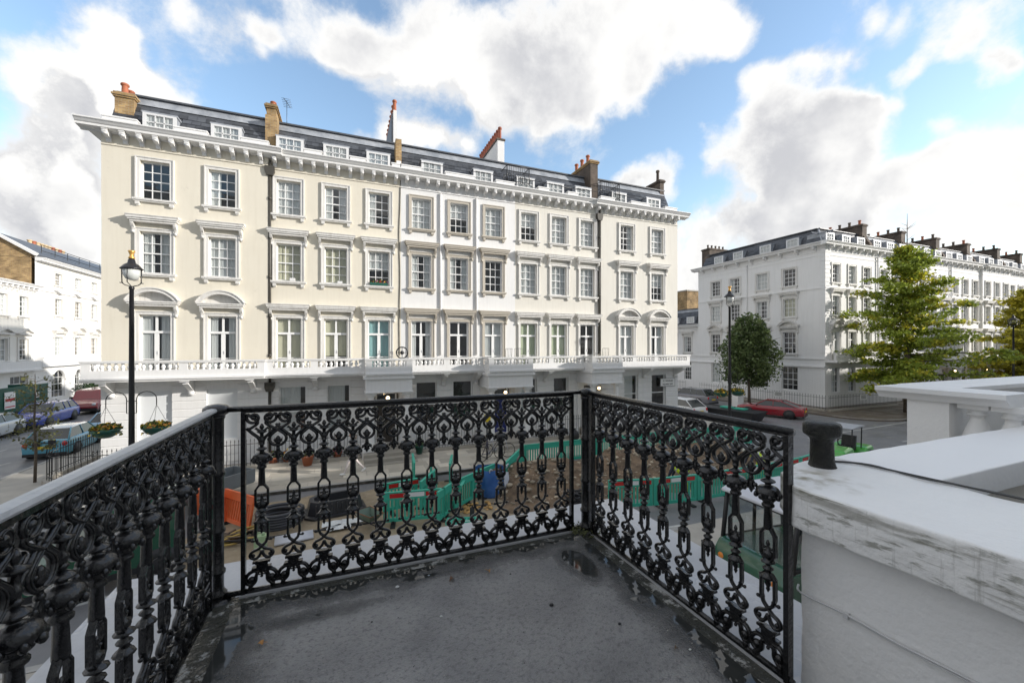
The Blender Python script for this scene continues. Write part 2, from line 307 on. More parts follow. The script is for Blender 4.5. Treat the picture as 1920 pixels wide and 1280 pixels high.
def french_mesh(w,h,zt):
    m=MB(); y=.13; f=.06; hw=w/2
    m.box(-hw,-hw+f,y,y+.08,0,h); m.box(hw-f,hw,y,y+.08,0,h); m.box(-hw+f,hw-f,y,y+.08,h-f,h)
    m.box(-hw+f,hw-f,y-.01,y+.07,zt-.05,zt+.05)
    m.box(-.075,.075,y+.005,y+.065,0,zt-.05); m.box(-.04,.04,y+.005,y+.065,zt+.05,h-f)
    m.box(-hw+f,-.075,y+.01,y+.06,0,.12); m.box(.075,hw-f,y+.01,y+.06,0,.12)
    z=.78; m.box(-hw+f,-.075,y+.015,y+.055,z-.02,z+.02); m.box(.075,hw-f,y+.015,y+.055,z-.02,z+.02)
    m.box(.05,.075,y-.03,y+.005,1.0,1.12)
    return m.mesh('french_frame',sashw)
def pane_mesh(w,h): 
    m=MB(); m.add([(-w/2,0,-h/2),(w/2,0,-h/2),(w/2,0,h/2),(-w/2,0,h/2)],[(0,1,2,3)]); return m.mesh('pane',glass)
def curtain_mesh(w,h,mat,part=1.0,side=0,folds=9,top=0,ph=0):
    """hanging cloth with folds; part<1 leaves a gap: side -1 left only, 1 right only, 0 both"""
    m=MB()
    def piece(x0,x1,z0,z1):
        n=max(6,int(24*(x1-x0)/w)); vs=[];
        for i in range(n+1):
            x=x0+(x1-x0)*i/n; y=.235+.022*math.sin(2*PI*folds*(x/w)+.9*math.sin(5*x+ph)+ph)
            vs+=[(x,y,z0),(x,y+.0,z1)]
        m.add(vs,[(2*i,2*i+2,2*i+3,2*i+1) for i in range(n)],True)
    z0=0;z1=h
    if top: z0=h*(1-top)
    if side==0 and part<1: piece(-w/2,-w/2+w*part/2,z0,z1); piece(w/2-w*part/2,w/2,z0,z1)
    elif side<0: piece(-w/2,-w/2+w*part,z0,z1)
    elif side>0: piece(w/2-w*part,w/2,z0,z1)
    else: piece(-w/2,w/2,z0,z1)
    return m.mesh('curtain',mat)
def console_mesh(mat,h=.42):
    m=MB(); pr=[(0,0),(-.05,-.0),(-.06,.1),(-.10,.2),(-.17,h*.62),(-.22,h*.82),(-.22,h),(0,h)]
    m.prism(pr,-.055,.055,'x'); m.prism([(0,.03),(-.075,.03),(-.085,.12),(-.125,.22),(-.195,h*.7),(-.235,h*.86),(-.235,h*.93),(0,h*.93)],-.03,.03,'x')
    m.lathe([(.07,-.055),(.07,.055)],10,M4=Matrix.Translation((0,-.05,.04))@Matrix.Rotation(R(90),4,'Y')); return m.mesh('console',mat)
def hood_mesh(w,mat,seg=False):
    m=MB(); a=w/2
    m.box(-a,a,-.30,0,.08,.15); m.box(-a-.03,a+.03,-.34,0,.15,.21); m.box(-a+.06,a-.06,-.25,0,0,.08)
    if not seg:
        m.prism([(0,.21),(-.32,.21),(-.36,.26),(-.36,.28),(0,.33)],-a-.06,a+.06,'x')
    else:
        H=.52; n=14; rad=((a+.05)**2+H*H)/(2*H); zc=H-rad
        def arc(rr,lo):
            out=[]
            th=math.asin(min(1,(a+.05)/rad))
            for i in range(n+1):
                t=-th+2*th*i/n; out.append((rr*math.sin(t),max(lo,zc+rr*math.cos(t)+.21)))
            return out
        o=arc(rad,.21); i_=arc(rad-.13,.21)
        for k in range(n):
            (x0,z0),(x1,z1)=o[k],o[k+1]; (u0,w0),(u1,w1)=i_[k],i_[k+1]
            vs=[(x0,-.34,z0),(x1,-.34,z1),(u1,-.34,w1),(u0,-.34,w0),(x0,0,z0),(x1,0,z1),(u1,0,w1),(u0,0,w0)]
            m.add(vs,[(0,1,2,3),(4,7,6,5),(0,4,5,1),(3,2,6,7)])
            vs=[(x0,-.38,z0+.045),(x1,-.38,z1+.045),(x1,-.38,z1),(x0,-.38,z0),(x0,0,z0+.045),(x1,0,z1+.045),(x1,0,z1-.002),(x0,0,z0-.002)]
            m.add(vs,[(0,1,2,3),(4,7,6,5),(0,4,5,1),(3,2,6,7)])
            m.add([(x0,-.02,.2),(x1,-.02,.2),(x1,-.02,z1-.02),(x0,-.02,z0-.02)],[(0,1,2,3)])
    return m.mesh('hood',mat)
def tri_hood_mesh(w,mat):
    m=MB(); a=w/2+.05; m.box(-a,a,-.30,0,.0,.12); h=.42
    m.prism([(-a-.05,.12),(a+.05,.12),(0,.12+h),],-.12,0,'y')
    for s in (-1,1): m.prism([(s*(a+.1),.12),(s*(a-.12),.12),(0,.02+h),(0,.14+h)],-.34,-.0,'y')
    return m.mesh('pediment',mat)
def surround_mesh(w,h,mat,bw=.14,dp=.05,ears=True):
    m=MB(); a=w/2
    for s in (-1,1):
        m.box(s*a,s*(a+bw),-dp,0,0,h+bw); m.box(s*(a+bw-.03),s*(a+bw+.012),-dp-.03,0,0,h+bw+.012)
    m.box(-a,a,-dp,0,h,h+bw); m.box(-a-bw+.03,a+bw-.03,-dp-.03,0,h+bw-.03,h+bw+.012)
    return m.mesh('surround',mat)
def sill_mesh(w,mat):
    m=MB(); a=w/2+.22; m.box(-a,a,-.16,.12,-.08,0); m.box(-a+.04,a-.04,-.12,0,-.13,-.08)
    for s in (-1,1): m.box(s*(a-.22),s*(a-.08),-.11,0,-.25,-.13); m.box(s*(a-.20),s*(a-.10),-.07,0,-.29,-.25)
    return m.mesh('sill',mat)
CUR={}
def make_window(parent,x,z,w,h,kind,trim,curtain=None,near=True,hood=None,nx=3,ny=2,sill=True,fid='',meet=.5,y=0):
    if kind=='sash': fm=cached(('sash',w,h,nx,ny,meet),lambda:sash_mesh(w,h,nx,ny,meet=meet))
    elif kind=='french': fm=cached(('fr',w,h),lambda:french_mesh(w,h,h-.72))
    win=ob('window',fm,parent,(x,y,z))
    f=.055
    if near:
        if kind=='sash':
            iw=(w-2*f)/nx; zm=h*meet
            for a,b in ((f*1.3,zm-.025),(zm+.025,h-f)):
                ph=(b-a)/ny; pm=cached(('p',iw,ph),lambda:pane_mesh(iw,ph))
                for j in range(ny):
                    for i in range(nx): ob('pane',pm,win,(-w/2+f+iw*(i+.5),.165,a+ph*(j+.5)))
        else:
            zt=h-.72; fw=w/2-.06
            for s in (-1,1):
                pm=cached(('p',fw-.04,h-.06-zt-.05),lambda:pane_mesh(fw-.04,h-.06-zt-.05)); ob('pane',pm,win,(s*(.04+(fw-.04)/2),.165,(zt+.05+h-.06)/2))
                for a,b in ((.12,.76),(.80,zt-.05)):
                    pm=cached(('p',fw-.075,b-a),lambda:pane_mesh(fw-.075,b-a)); ob('pane',pm,win,(s*(.075+(fw-.075)/2),.165,(a+b)/2))
    else:
        pm=cached(('p',w-2*f,h-2*f),lambda:pane_mesh(w-2*f,h-2*f)); ob('pane',pm,win,(0,.165,h/2))
    if trim is not None:
        ob('surround',cached(('su',w,h,trim.name),lambda:surround_mesh(w,h,trim)),win)
        if sill: ob('sill',cached(('si',w,trim.name),lambda:sill_mesh(w,trim)),win)
        if hood:
            hz=h+.34
            hm=cached(('ho',w,hood,trim.name),lambda:hood_mesh(w+.62,trim,hood=='seg') if hood!='tri' else tri_hood_mesh(w+.5,trim)); ob('hood',hm,win,(0,0,hz))
            if hood!='tri' or near:
                cm=cached(('con',trim.name),lambda:console_mesh(trim))
                for s in (-1,1): ob('console',cm,win,(s*(w/2+.2),0,hz-.42))
    if curtain:
        key=('cur',w,h)+tuple(curtain[:1][0].name if i==0 else c for i,c in enumerate(curtain))
        ob('curtain',cached(key,lambda:curtain_mesh(w-.1,h,*curtain)),win)
    return win
# ================================================================ walls with real openings
def wall_mesh(w,z0,z1,ops,mat,depth=.14,room=.9,side_d=9.0,sides=(1,1),back=True):
    """front at y=0, openings (xc,z,w,h); slot 0 wall, slot 1 room"""
    m=MB()
    xs=sorted({0,w}|{round(o[0]-o[2]/2,4) for o in ops}|{round(o[0]+o[2]/2,4) for o in ops})
    zs=sorted({z0,z1}|{round(o[1],4) for o in ops}|{round(o[1]+o[3],4) for o in ops})
    for i in range(len(xs)-1):
        for j in range(len(zs)-1):
            xc=(xs[i]+xs[i+1])/2; zc=(zs[j]+zs[j+1])/2
            if any(abs(xc-o[0])<o[2]/2 and o[1]<zc<o[1]+o[3] for o in ops): continue
            m.add([(xs[i],0,zs[j]),(xs[i+1],0,zs[j]),(xs[i+1],0,zs[j+1]),(xs[i],0,zs[j+1])],[(0,1,2,3)])
    for xc,z,ww,h in ops:
        a,b=xc-ww/2,xc+ww/2; d=depth+.1
        m.add([(a,0,z),(b,0,z),(b,0,z+h),(a,0,z+h),(a,d,z),(b,d,z),(b,d,z+h),(a,d,z+h)],[(0,4,5,1),(1,5,6,2),(2,6,7,3),(3,7,4,0)])
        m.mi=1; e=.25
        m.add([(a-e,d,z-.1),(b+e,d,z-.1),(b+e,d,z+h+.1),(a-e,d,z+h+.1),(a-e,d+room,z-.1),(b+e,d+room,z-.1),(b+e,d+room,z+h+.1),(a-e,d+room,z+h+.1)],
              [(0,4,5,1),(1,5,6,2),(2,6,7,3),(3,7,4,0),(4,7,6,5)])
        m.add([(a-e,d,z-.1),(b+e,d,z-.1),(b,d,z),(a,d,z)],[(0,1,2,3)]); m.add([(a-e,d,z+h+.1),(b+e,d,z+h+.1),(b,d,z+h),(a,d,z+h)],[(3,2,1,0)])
        m.mi=0
    if sides[0]: m.add([(0,0,z0),(0,side_d,z0),(0,side_d,z1),(0,0,z1)],[(0,1,2,3)])
    if sides[1]: m.add([(w,0,z0),(w,side_d,z0),(w,side_d,z1),(w,0,z1)],[(3,2,1,0)])
    if back: m.add([(0,side_d,z0),(w,side_d,z0),(w,side_d,z1),(0,side_d,z1)],[(3,2,1,0)]); m.add([(0,.05,z1),(w,.05,z1),(w,side_d,z1),(0,side_d,z1)],[(0,1,2,3)])
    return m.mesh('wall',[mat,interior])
def bracket_mesh(mat):
    m=MB(); pr=[(0,0),(-.06,0),(-.10,.05),(-.10,.11),(-.17,.15),(-.26,.16),(-.36,.20),(-.42,.27),(-.42,.36),(0,.36)]
    m.prism(pr,-.075,.075,'x'); m.prism([(0,.03),(-.08,.04),(-.12,.09),(-.12,.14),(-.18,.18),(-.27,.19),(-.37,.23),(-.43,.29),(-.43,.34),(0,.34)],-.04,.04,'x')
    m.lathe([(.055,-.08),(.055,.08)],8,M4=Matrix.Translation((0,-.36,.24))@Matrix.Rotation(R(90),4,'Y')); m.box(-.09,.09,-.44,0,.36,.39); return m.mesh('bracket',mat)
def cornice_mesh(w,mat,l=0,r=0,proj=.6,ret=1.2):
    """l/r: how far the moulding returns past either end"""
    m=MB(); pr=[(0,0),(-.12,0),(-.12,.03),(-.46,.06),(-.46,.15),(-.50,.17),(-.56,.24),(-.62,.28),(-.62,.33),(0,.36)]
    m.prism(pr,-l,w+r,'x')
    if l: m.prism([(x*l/.6,z) for x,z in pr],0.0,ret,'y') if False else m.box(-l*.75,0,0,ret,.06,.15)
    if l: m.box(-l,0,0,ret,.24,.34)
    if r: m.box(w,w+r*.75,0,ret,.06,.15); m.box(w,w+r,0,ret,.24,.34)
    return m.mesh('cornice',mat)
def slates_mesh(w,y0,z0,y1,z1,holes=()):
    m=MB(); L=math.hypot(y1-y0,z1-z0); rows=int(L/.24); dy,dz=(y1-y0)/L,(z1-z0)/L; rng=random.Random(int(w*100))
    for r in range(rows):
        x=-(r%2)*.17
        while x<w:
            a=max(0,x)+.006; b=min(w,x+.34)-.006; x+=.34
            if b-a<.03: continue
            if any(h0<(a+b)/2<h1 for h0,h1 in holes) and r<rows-1: continue
            t=r*.24; o=.03+rng.random()*.008; 
            p0=(y0+dy*t-dz*o,z0+dz*t+dy*o); p1=(y0+dy*(t+.27)-dz*.012,z0+dz*(t+.27)+dy*.012); q0=(p0[0]+dz*.02,p0[1]-dy*.02)
            m.add([(a,p0[0],p0[1]),(b,p0[0],p0[1]),(b,p1[0],p1[1]),(a,p1[0],p1[1]),(a,q0[0],q0[1]),(b,q0[0],q0[1])],[(0,1,2,3),(4,5,1,0)])
    return m.mesh('slates',slate)
def roof_mesh(w,y0,z0,y1,z1,deep=8.5,hip=(0,0)):
    m=MB(); m.prism([(y0,z0-.5),(y0,z0),(y1,z1),(deep,z1+.15),(deep,z0-.5)],.0,w,'x')
    if hip!=(0,0):   # slope the mansard back at a street corner as well
        q=[]
        for (x,y,z) in m.v:
            t=max(0,min(1,(z-z0)/(z1-z0))) ; e=(y0+(y1-y0)*t)
            if x==0 and hip[0]: x=e
            if x==w and hip[1]: x=w-e
            q.append((x,y,z))
        m.v=q; a=y1 if hip[0] else 0; b=w-(y1 if hip[1] else 0)
        m.mi=2; m.prism([(y1-.16,z1+.02),(y1-.16,z1+.09),(y1+.4,z1+.14),(y1+.4,z1+.05)],a,b,'x')
        m.mi=1
        for h,x0,s in ((hip[0],0,1),(hip[1],w,-1)):
            if h: m.tube([(x0+s*y0,y0,z0),(x0+s*y1,y1,z1)],.07,6)
        return m.mesh('roof',[leaddk,lead,leaddk])
    m.mi=1; L=math.hypot(y1-y0,z1-z0); dy,dz=(y1-y0)/L,(z1-z0)/L
    ya,za=y1-dy*.38,z1-dz*.38
    m.prism([(ya-.05,za),(y1-.05,z1+.02),(y1+.3,z1+.05),(y1+.3,z1-.1)],.01,w-.01,'x')
    m.mi=2; m.prism([(y1-.16,z1+.02),(y1-.16,z1+.09),(y1+.4,z1+.14),(y1+.4,z1+.05)],-.0,w,'x')
    return m.mesh('roof',[leaddk,lead,leaddk])
def dormer(parent,x,w,h,y0,z0,near=True,back=1.6,shut=False):
    m=MB(); a=w/2
    m.box(-a-.16,a+.16,0.02,back,h,h+.07); m.box(-a-.12,-a,0.06,back,0,h); m.box(a,a+.12,.06,back,0,h)
    m.mi=1; m.box(-a-.12,-a,0,.06,0,h); m.box(a,a+.12,0,.06,0,h); m.box(-a,a,0,.06,h-.08,h); m.box(-a,a,0,.06,0,.07)
    nx=3
    for i in range(1,nx): xx=-a+w*i/nx; m.box(xx-.02,xx+.02,.012,.045,.07,h-.08)
    m.box(-a,a,.012,.045,h*.5-.018,h*.5+.018)
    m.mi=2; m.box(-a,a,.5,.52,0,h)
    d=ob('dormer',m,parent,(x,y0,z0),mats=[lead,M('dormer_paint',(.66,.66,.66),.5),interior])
    pm=cached(('dp',w,h,near),lambda:pane_mesh((w/nx if near else w),h-.15))
    if near:
        for i in range(nx): ob('pane',pm,d,(-a+w*(i+.5)/nx,.03,h/2))
    else: ob('pane',pm,d,(0,.03,h/2))
    ob('curtain',cached(('dc',w,h),lambda:curtain_mesh(w,h,cur_w,1.0,0,6)),d,(0,-.14,0))
    return d
def pot_mesh(h=.6,r=.13,mat=None):
    m=MB(); m.lathe([(r*1.05,0),(r*1.05,.06),(r*.85,.09),(r*.78,h*.75),(r*.8,h*.8),(r*1.08,h*.84),(r*1.08,h*.93),(r*.92,h),(r*.7,h),(r*.6,h*.8)],12); return m.mesh('chimney_pot',mat or terra)
def chimney(parent,x0,x1,y0,y1,z0,z1,mat,pots,cap=True,capmat=None):
    m=MB(); m.box(x0,x1,y0,y1,z0,z1)
    if cap:
        m.mi=1; m.box(x0-.05,x1+.05,y0-.05,y1+.05,z1,z1+.07); m.box(x0-.09,x1+.09,y0-.09,y1+.09,z1+.07,z1+.14); m.box(x0-.04,x1+.04,y0-.04,y1+.04,z1+.14,z1+.22)
    c=ob('chimney',m,parent,mats=[mat,capmat or mat])
    top=z1+(.22 if cap else 0)
    for (px,py,h,r,mt) in pots: ob('chimney_pot',cached(('pot',h,r,mt.name),lambda:pot_mesh(h,r,mt)),c,(px,py,top))
    return c
def fbaluster_mesh(mat,h=.28,r=.075):
    m=MB(); m.lathe([(r*.7,0),(r*.7,h*.08),(r*.5,h*.12),(r*.95,h*.3),(r*1.1,h*.42),(r*.95,h*.56),(r*.5,h*.78),(r*.45,h*.86),(r*.75,h*.9),(r*.75,h)],10); return m.mesh('baluster',mat)
# ================================================================ a stucco terrace house
def house(name,label,x0,yf,w,cols,mat,trim,gmat,first='flat',ends=(0,0),curt=None,ground=(),porch=None,bal=True,rz=0,origin=None,near=True,bracket_step=.55,
          dorm=None,group=None,cat='house',ztop=14.0,brackets=True,floors=None,parapets=True,course=True,consol=(),chim=True,mz=(14.45,16.3),balz=True,depth=9.0,sides=(1,1),hip=(0,0)):
    H=thing(name,label,cat,origin or (x0,yf,0),rz,group)
    rows=floors or [(11.51,1.0,1.6,'sash',None),(8.41,1.02,1.75,'sash','flat'),(4.05,1.06,2.65,'french',first)]
    ops=[]
    for z,ww,h,k,hd in rows:
        for c in cols: ops.append((c,z,ww,h))
    gops=[(c,1.3,ww,2.2) for c,ww in ground]
    if porch: gops.append((porch[0],.45,1.3,2.55))
    ob('wall',wall_mesh(w,3.95,ztop+.3,ops,mat,side_d=depth,sides=sides),H)
    if ground or porch or course:
        ob('ground_wall',wall_mesh(w,-.3,3.95,gops,gmat,back=False,side_d=depth,sides=sides),H)
    # windows
    i=0
    for z,ww,h,k,hd in rows:
        for c in cols:
            cu=curt[i%len(curt)] if curt else (cur_w,.9,0); i+=1
            if cu:
                cu=list(cu)+[9,0][len(cu)-3:] if len(cu)<5 else list(cu); rv=random.Random(int(abs(x0*7+(origin[0] if origin else 0)*13)+c*31+z*17))
                if cu[1]<1: cu[1]=round(min(.95,cu[1]*rv.choice((.6,.85,1.0,1.15))),2)
                cu=tuple(cu)+(rv.choice((0,1.3,2.9)),)
            make_window(H,c,z,ww,h,k,trim,cu,near,hd,3,2,k=='sash' )
    for c,ww in ground: make_window(H,c,1.3,ww,2.2,'sash',None,(cur_w,.8,-1,7) if (c*7)%2<1 else None,near,None,(1 if near else 3),1 if near else 2,False,meet=.45)
    # string under the cornice
    s=MB(); s.box(-.0,w,-.04,0,ztop-.45,ztop-.40); ob('string_moulding',s,H,mats=mat)
    co=ob('cornice',cornice_mesh(w,gmat,ends[0]*.6,ends[1]*.6),H,(0,0,ztop))
    if brackets:
        bmsh=cached(('br',gmat.name),lambda:bracket_mesh(gmat)); n=int(round(w/bracket_step))
        for k in range(n): ob('bracket',bmsh,co,(w*(k+.5)/n,-.01,-.36))
    # roof
    y0r,y1r=.55,1.35
    ob('roof',roof_mesh(w,y0r,mz[0],y1r,mz[1],depth-.5,hip),H)
    dl=dorm if dorm is not None else cols
    sl=ob('slates',slates_mesh(w,y0r,mz[0],y1r-.17,mz[1]-.38,[(d-.62,d+.62) for d in dl]+([(0,1.3)] if hip[0] else [])+([(w-1.3,w)] if hip[1] else [])),H); sl['kind']='stuff'
    for d in dl: dormer(H,d,.92,.74,.42,mz[0]+.14,near)
    if parapets:
        edges=[0]+[v for d in dl for v in (d-.62,d+.62)]+[w]
        for a,b in zip(edges[::2],edges[1::2]):
            if b-a>.3:
                p=MB(); p.box(a+.02,b-.02,.02,.26,ztop+.33,ztop+.72); p.box(a-.02,b+.02,-.02,.3,ztop+.72,ztop+.77); ob('parapet',p,H,mats=white)
    # rusticated courses
    if course and near:
        z=.25; ed=sorted(gops)
        while z<3.7:
            z1=z+.345; x=0; segs=[]
            for (c,zz,ww,h) in ed:
                if zz<z1-.02 and zz+h>z+.02: segs.append((x,c-ww/2)); x=c+ww/2
            segs.append((x,w))
            for a,b in segs:
                if b-a>.1: 
                    q=MB(); L=b-a; q.prism([(0,z+.012),(-.03,z+.03),(-.03,z1-.03),(0,z1-.012)],a,b,'x'); ob('stone_course',q,H,mats=gmat)
            z=z1
    return H
def facade_balcony(H,w,segs,gmat,z=3.95,proj=.85,l=0,r=0,console_x=(),near=True,step=.2,pier_x=()):
    """continuous first-floor balcony; segs = list of (x0,x1,projection)"""
    m=MB()
    for a,b,p in segs:
        aa=a-(l if a<=0 else 0); bb=b+(r if b>=w else 0)
        m.box(aa,bb,-p-.08,0,z+.02,z+.10); m.box(aa-.0,bb+.0,-p-.14,0,z+.10,z+.17); m.box(aa,bb,-p,0,z+.17,z+.22)
        m.box(aa+.0,bb,-p,-p+.16,z+.22,z+.47)
    B=ob('balcony',m,H,mats=gmat)
    bm_=cached(('fb',gmat.name),lambda:fbaluster_mesh(gmat)); q=MB()
    for a,b,p in segs:
        aa=a-(l if a<=0 else 0); bb=b+(r if b>=w else 0)
        q.box(aa-.03,bb+.03,-p-.03,-p+.19,z+.75,z+.80); q.box(aa-.05,bb+.05,-p-.05,-p+.21,z+.80,z+.85)
        piers=[(aa,aa+.28),(bb-.28,bb)]+[(x-.15,x+.15) for x in pier_x if a<x<b]
        piers.sort()
        for u,v in piers: q.box(u,v,-p+.0,-p+.16,z+.47,z+.75)
        for (u0,u1),(v0,v1) in zip(piers,piers[1:]):
            L=v0-u1; n=int(L/step)
            for k in range(n): ob('baluster',bm_,B,(u1+L*(k+.5)/n,-p+.08,z+.47))
    for i in range(len(segs)-1):   # returns where the projection changes
        pa,pb=segs[i][2],segs[i+1][2]; x=segs[i][1]; lo,hi=min(pa,pb),max(pa,pb)
        x0=x-.0 if pb>pa else x-.16
        m2=MB(); m2.box(x0,x0+.16,-hi+.16,-lo+.02,z+.22,z+.47); ob('balcony_return',m2,H,mats=gmat)
        q.box(x0-.03,x0+.19,-hi+.19,-lo,z+.75,z+.85)
        n=int((hi-lo)/step)
        for k in range(n): ob('baluster',bm_,B,(x0+.08,-hi+.2+(hi-lo-.2)*(k+.5)/n,z+.47))
    ob('coping',q,B,mats=gmat)
    def big():
        c=MB(); c.prism([(0,0),(-.10,0),(-.14,.06),(-.12,.14),(-.2,.22),(-.35,.3),(-.6,.42),(-.78,.52),(-.78,.62),(0,.62)],-.1,.1,'x'); c.prism([(-.5,.62),(-.9,.62),(-.9,.68),(-.5,.68)],-.16,.16,'x')
        c.lathe([(.1,-.11),(.1,.11)],10,M4=Matrix.Translation((0,-.1,.08))@Matrix.Rotation(R(90),4,'Y')); return c.mesh('balcony_bracket',gmat)
    for x in console_x: ob('balcony_bracket',cached(('bb',gmat.name),big),H,(x,0,z-.66))
    return B
globem=bpy.data.materials.new('lit_lamp_globe'); globem.use_nodes=True; globem.node_tree.nodes['Principled BSDF'].inputs['Emission Color'].default_value=(1,.72,.38,1); globem.node_tree.nodes['Principled BSDF'].inputs['Emission Strength'].default_value=2.5
def porch(H,xc,w,y,gmat,z=3.95,door=(.03,.03,.035),lit=None):
    """columned portico; y = projection"""
    m=MB(); a=w/2
    m.box(xc-a,xc+a,-y,0,z-.72,z+.0)
    m.box(xc-a-.1,xc+a+.1,-y-.1,-.001,z-.10,z+.015); m.box(xc-a-.05,xc+a+.05,-y-.05,-.001,z-.75,z-.70)
    P=ob('portico',m,H,mats=gmat)
    def col():
        c=MB(); c.box(-.22,.22,-.22,.22,0,.12); c.lathe([(.2,.12),(.2,.2),(.17,.24),(.165,.3),(.165,1.2),(.145,2.45),(.15,2.5),(.2,2.56),(.21,2.62)],16); c.box(-.23,.23,-.23,.23,2.62,2.72); return c.mesh('column',gmat)
    for sx in (-1,1):
        ob('column',cached(('col',gmat.name),col),P,(xc+sx*(a-.24),-y+.26,z-.75-2.72))
        m3=MB(); m3.box(xc+sx*(a-.02),xc+sx*(a-.42),-.12,0,.4,z-.75); ob('pilaster',m3,P,mats=gmat)
    for k in range(3):
        s=MB(); s.box(xc-a-.1,xc+a+.1,-y-.35*(3-k),-y-.35*(2-k) if k<2 else 0,0,.15*(k+1)); ob('step',s,P,mats=stone)
    d=MB(); d.box(xc-.45,xc+.45,.16,.22,.45,2.5); d.mi=1; 
    for zz in (.6,1.1,1.75):
        for s in (-1,1): d.box(xc+s*.08,xc+s*.38,.14,.17,zz,zz+.42)
    D=ob('door',d,H,mats=[M('door_%g'%door[0],door,.35),M('door_%g'%door[0],door,.35)])
    k=MB(); k.ball((xc+.36,.12,1.45),.035); ob('knob',k,D,mats=M('brass',(.6,.42,.15),.3,metal=1))
    f=MB()
    for s in (-1,1): f.box(xc+s*.45,xc+s*.52,.12,.24,.45,3.0); f.box(xc+s*.62,xc+s*.65,.12,.24,.45,3.0)
    f.box(xc-.62,xc+.62,.12,.24,2.5,2.58); f.box(xc-.62,xc+.62,.12,.24,2.95,3.0); ob('door_frame',f,D,mats=sashw)
    g=MB(); g.box(xc-.6,xc+.6,.18,.19,2.58,2.95); ob('fanlight',g,D,mats=glass)
    l=MB(); l.ball((xc,-y*.5,z-1.1),.09); l.mi=1; l.box(xc-.01,xc+.01,-y*.5-.01,-y*.5+.01,z-1.0,z-.72); ob('porch_lamp',l,P,mats=[globem,ironb])
    return P
stone=M('york_stone',(.36,.33,.28),.55,(2.2,.35,(.22,.21,.19)),(30,.2))
# ================================================================ ground
asph=wetness(M('asphalt',(.20,.20,.205),.6,(1.1,.45,(.13,.13,.135)),(70,.5),dirt=((.26,.25,.235),6,.6,.85)),.5,.55,.32,.42,.6)
def sheet(name,x0,x1,y0,y1,z,m,kind='structure'):
    b=MB(); b.add([(x0,y0,z),(x1,y0,z),(x1,y1,z),(x0,y1,z)],[(0,1,2,3)]); return ob(name,b,mats=m,kind=kind)
sheet('ground',-900,900,-900,900,-.06,M('far_ground',(.10,.10,.09),.9))
sheet('road',-160,160,-60,160,0,asph)
flagm=M('pavement_base',(.42,.39,.34),.7,(2,.3))
kerbm=M('granite_kerb',(.36,.35,.33),.6,(8,.3),(40,.2))
def poly_pave(name,pts,z=.11,kerb=True,mat=flagm):
    m=MB(); m.prism(pts,-.1,z,'z'); o=ob(name,m,mats=mat,kind='structure')
    return o
def rc(cx,cy,r,a0,a1,n=8): return [(cx+r*math.cos(R(a0+(a1-a0)*i/n)),cy+r*math.sin(R(a0+(a1-a0)*i/n))) for i in range(n+1)]
yk=16.9
farp=poly_pave('pavement',[(-12.8,70)]+rc(-10.8,yk+2,2,180,270)+rc(21.6,yk+2,2,270,360)+[(23.6,70)])
nearp=poly_pave('pavement',[(-60,-6),(60,-6),(60,9.2),(-60,9.2)])
rightp=poly_pave('pavement',[(34,80)]+rc(37,19.5,3,180,270)+[(150,16.5),(150,23),(60,80)],mat=wetness(M('leafy_pavement',(.12,.10,.085),.6,(2,.6,(.17,.13,.08)),(30,.2)),1,.5,.3))
leftp=poly_pave('pavement',[(-20.6,70),(-20.6,-20),(-26,-20),(-26,70)])
def kerb_path(parent,pts,z=.125,w=.16,step=.95):
    """granite kerb stones laid end to end"""
    P=[Vector((a,b,0)) for a,b in pts]
    for a,b in zip(P,P[1:]):
        L=(b-a).length; n=max(1,int(round(L/step))); d=(b-a)/n; rz=math.atan2(d.y,d.x); l=d.length
        km=cached(('kerb',round(l,2)),lambda:MB().box(.006,round(l,2)-.006,-.0,w,-.05,z).mesh('kerbstone',kerbm))
        for i in range(n): ob('kerbstone',km,parent,a+d*i,rz)
kerb_path(farp,[(-12.8,30),(-12.8,yk+2)][::-1] if False else [(-12.8,34),(-12.8,yk+2)],step=1.2)
kerb_path(farp,rc(-10.8,yk+2,2,180,270,4),step=1.0); kerb_path(farp,[(-10.8,yk),(21.6,yk)])
kerb_path(nearp,[(9,9.2),(-12,9.2)])
kerb_path(rightp,rc(37,19.5,3,180,270,4)); kerb_path(rightp,[(37,16.5),(60,16.5)],step=1.6)
flag=rand_obj(wetness(M('flagstone',(.56,.51,.42),.6,(2.5,.4,(.40,.38,.34)),(35,.15)),.8,.6,.35),.28)
rng=random.Random(3)
for k in range(6):
    x=-9.6+rng.random()*.5; y0=yk+.17+k*.58
    while x<17:
        L=rng.choice((.6,.75,.9,.9,1.05)); zz=.112+rng.random()*.012
        b=MB(); b.box(x+.008,x+L-.008,y0+.008,y0+.572,.09,zz); ob('flagstone',b,farp,mats=flag); x+=L
markm=M('road_paint',(.55,.55,.52),.6,(8,.5,(.3,.3,.3)))
def mark(x0,y0,x1,y1,w=.1):
    d=Vector((x1-x0,y1-y0,0)); n=Vector((-d.y,d.x,0)).normalized()*w/2; b=MB()
    b.add([Vector((x0,y0,.005))-n,Vector((x1,y1,.005))-n,Vector((x1,y1,.005))+n,Vector((x0,y0,.005))+n],[(0,1,2,3)]); ob('road_marking',b,mats=markm,kind='structure')
for a in [(-16.6,27.2,-16.4,29.6),(-16.4,33,-16.3,35.2),(-14.9,24.2,-14.4,26.2),(-14.7,20.5,-14.7,22.5),(-5.4,11.2,-4.4,11.5),(-.2,15.9,1.6,15.75),(6.5,8.9,8.2,9.7),(25,15.6,38,16.25),(-16.4,41,-16.3,44),(7.6,9.6,9.3,9.45),(24,22,24.2,25),(29,13,33,13)]: mark(*a)
